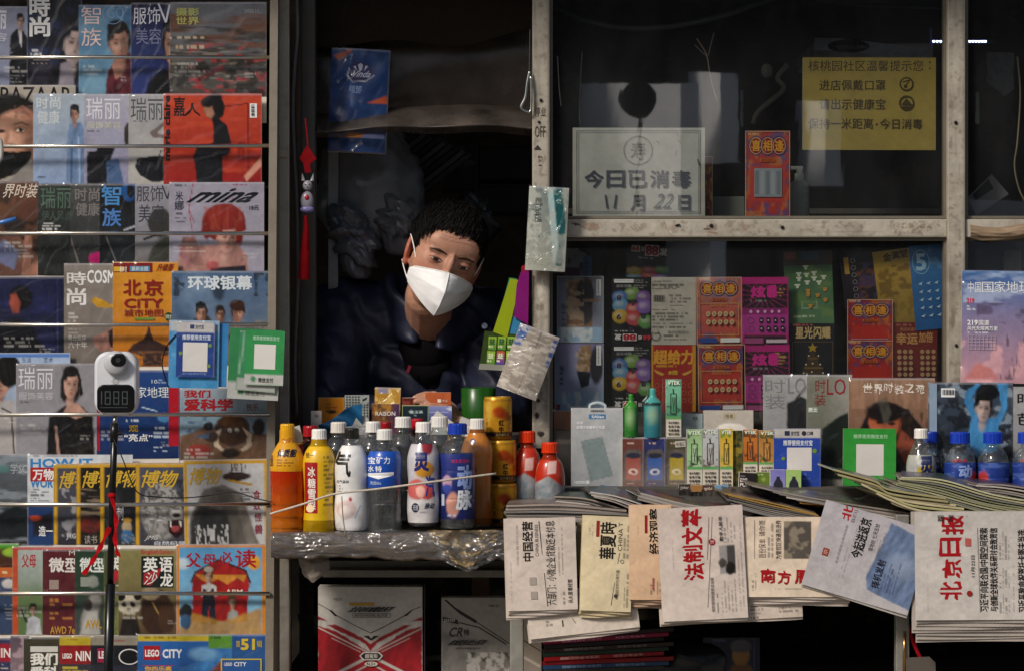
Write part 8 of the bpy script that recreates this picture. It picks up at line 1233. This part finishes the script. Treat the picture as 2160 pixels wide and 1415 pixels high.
I = Ink('908c86').G(1262, 1415, '98948c', '7a7672').L([(935, 1300), (1075, 1390)], 8, '8a857e').P([(932, 1330), (980, 1342), (1075, 1360), (1075, 1415), (932, 1415)], '77736e', 6, .8).M(14, 16, '3a3836', .5, .6, 5, .85, (985, 1375, 1075, 1420)).M(10, 12, 'b0aca6', .5, .6, 8, .8, (985, 1375, 1075, 1420)).poly([(936, 1264), (942, 1264), (960, 1280), (1006, 1308), (1004, 1314), (970, 1294)], '24221f').line([(1004, 1310), (1074, 1356)], 2, '24221f').poly([(934, 1300), (965, 1306), (968, 1316), (934, 1308)], '24221f').line([(968, 1312), (1010, 1322), (1068, 1358)], 2.5, '2c2a28').T(948, 1322, 976, 1342, 'CR', '2a2826', .02, 0, .2).T(978, 1326, 990, 1340, '特', '2a2826', .03).T(944, 1348, 1030, 1360, '机械变形战士系列', '24221f', .04, 0, .2).T(962, 1364, 1014, 1368, 'AUTO-MODEL BLOCK', '3a3633', .02).T(1032, 1274, 1052, 1279, 'M6131', '3a3633', .02)
for i in range(6): I.poly([(936 + i * 4, 1304), (938 + i * 4, 1304), (940 + i * 4, 1307), (938 + i * 4, 1310), (936 + i * 4, 1310), (938 + i * 4, 1307)], 'b0aca6')
sheet('toy_box', 'grey boxed toy with black diagonal stripes beside the red one', 'box', (931, 1260, 1078, 1470), -.13, I, th=50, mat='card_print', cell=2)
sheet('toy_box', 'narrow beige boxed toy slice behind the metal leg', 'box', (1105, 1300, 1142, 1470), -.14, Ink('94897c').line([(1105, 1350), (1140, 1372)], 2, '2c2a28').line([(1105, 1385), (1140, 1405)], 6, 'b0a89c').G(1300, 1470, '9c9184', '857b70'), th=40, mat='card_print')
tag(MB().box(X(995, .05), .05, Z(1262, .05), X(1032, .05), .1, Z(1206, .05), '6a5444', .003).build('wooden_block', 'wood'), 'brown wooden block above the grey boxed toy', 'block')
cupw = MB().lathe([(.016, 0), (.026, .045), (.025, .045), (.015, .002)], '5a6058', 24); tag(cupw.build('paper_cup', 'plastic', smooth=True, loc=(X(653, .05), .05, Z(1340, .05))), 'dim pale cup left of the red boxed toy', 'cup')
cols = [('2a1418', 'a85c7c'), ('8e1440', 'c88aa8'), ('1c1416', 'b8b0b0'), ('3a2420', '8a8480'), ('1f3a2c', '8a8a84'), ('9c1620', 'c8a8a0'), ('8a141c', 'b88a8a'), ('2c4a6c', '8a9ab0'), ('3a3830', '8a847c')]
nm = ['darkest thin book on top of the pile', 'magenta book second in the pile', 'black book with pale spine letters', 'brown book in the pile middle', 'dark green book in the pile', 'bright red thick book', 'deep red book below the bright one', 'blue book low in the pile', 'grey book at the pile bottom']
for i, (c, tcx) in enumerate(cols):
    y0 = 1331 + i * 9.5; mb = MB(); tl = R(4.2 - .3 * i); W_b = .272 - .012 * (i % 3); k = K(-.14)
    mb.box(-W_b / 2, 0, -.0042, W_b / 2, .19, .0042, c, .001); ink = Ink('000').T(-90, -3, -10, 2.6, '图解百科全书系列', tcx, .02).T(20, -3, 80, 2.4, '科学少年丛书', tcx, .02)
    ink.emit(mb, lambda a, b_, l: (np.asarray(a) * .001, 0 * np.asarray(a) - .0004 - l * 1e-4, -np.asarray(b_) * .001)) if i % 2 else None
    o = mb.build('book', 'coated_print', loc=(X(1282 - 4 * (i % 3), -.14), -.14, Z(y0 + 5, -.14)), rot=(0, -tl, R(1.5 * (i % 3) - 1))); tag(o, nm[i] + ' under the counter', 'book', 'books piled under the counter')
bgm = MB().ell(0, 0, 0, .08, .05, .055, '141517', 36, 22); V = bgm.v[0]; V *= (1 + .35 * (fbm(V[:, 0] * 30, V[:, 2] * 30, 4) - .5))[:, None]
tag(bgm.build('cloth_bundle', 'dark_film', smooth=True, loc=(X(1460, -.06), -.06, Z(1400, -.06))), 'dark crumpled bundle beside the book pile', 'bundle')
I = Ink('1c2438').E(1563, 1380, 18, 26, '8a6a3c', 0, 4).E(1563, 1362, 22, 14, '55565c', 0, 3).P([(1536, 1420), (1545, 1402), (1582, 1402), (1592, 1420)], '6a4a2c', 3).m(1490, 1348, 1560, 1, 9, '4a5a78', .6).L([(1590, 1345), (1592, 1415)], 2, '3a4a6c')
sheet('comic_book', 'dark blue comic volume with a plain amber figure deep under the counter', 'book', (1483, 1345, 1603, 1470), -.08, I, th=14, cell=3)
tag(wire('red_strap', [(1898, 1268, -.31), (1912, 1310, -.32), (1926, 1352, -.325), (1944, 1392, -.33)], .004, '8a1420', 'fabric', sm=6), 'red strap hanging beneath the last newspapers', 'strap')
tgp = MB().prism([(X(a, -.335), Z(b_, -.335)) for a, b_ in ((1910, 1386), (1960, 1384), (1973, 1396), (1974, 1440), (1912, 1440))][::-1], -.336, -.334, '5c564e'); tag(tgp.build('shipping_tag', 'card_print'), 'grey card tag hanging at the counter leg under the newspapers', 'tag')
tag(wire('brass_rod', [(1908, 1330, -.335), (1907, 1420, -.335)], .003, 'b8905c', 'chrome', sm=1), 'thin brass rod beside the grey card tag', 'rod')
sc2 = MB().grid(hangf(1216, 1256, 1100, 1260, -.36, 5, .004, .0), 8, 20, lambda u, v: hx('8a8066')[None] * (.5 + .9 * fbm(u * 3, v * 7, 6))[:, None]); tag(sc2.build('newspaper', 'newsprint'), 'colour printed newspaper strip between the business and cream papers', 'newspaper', NG)
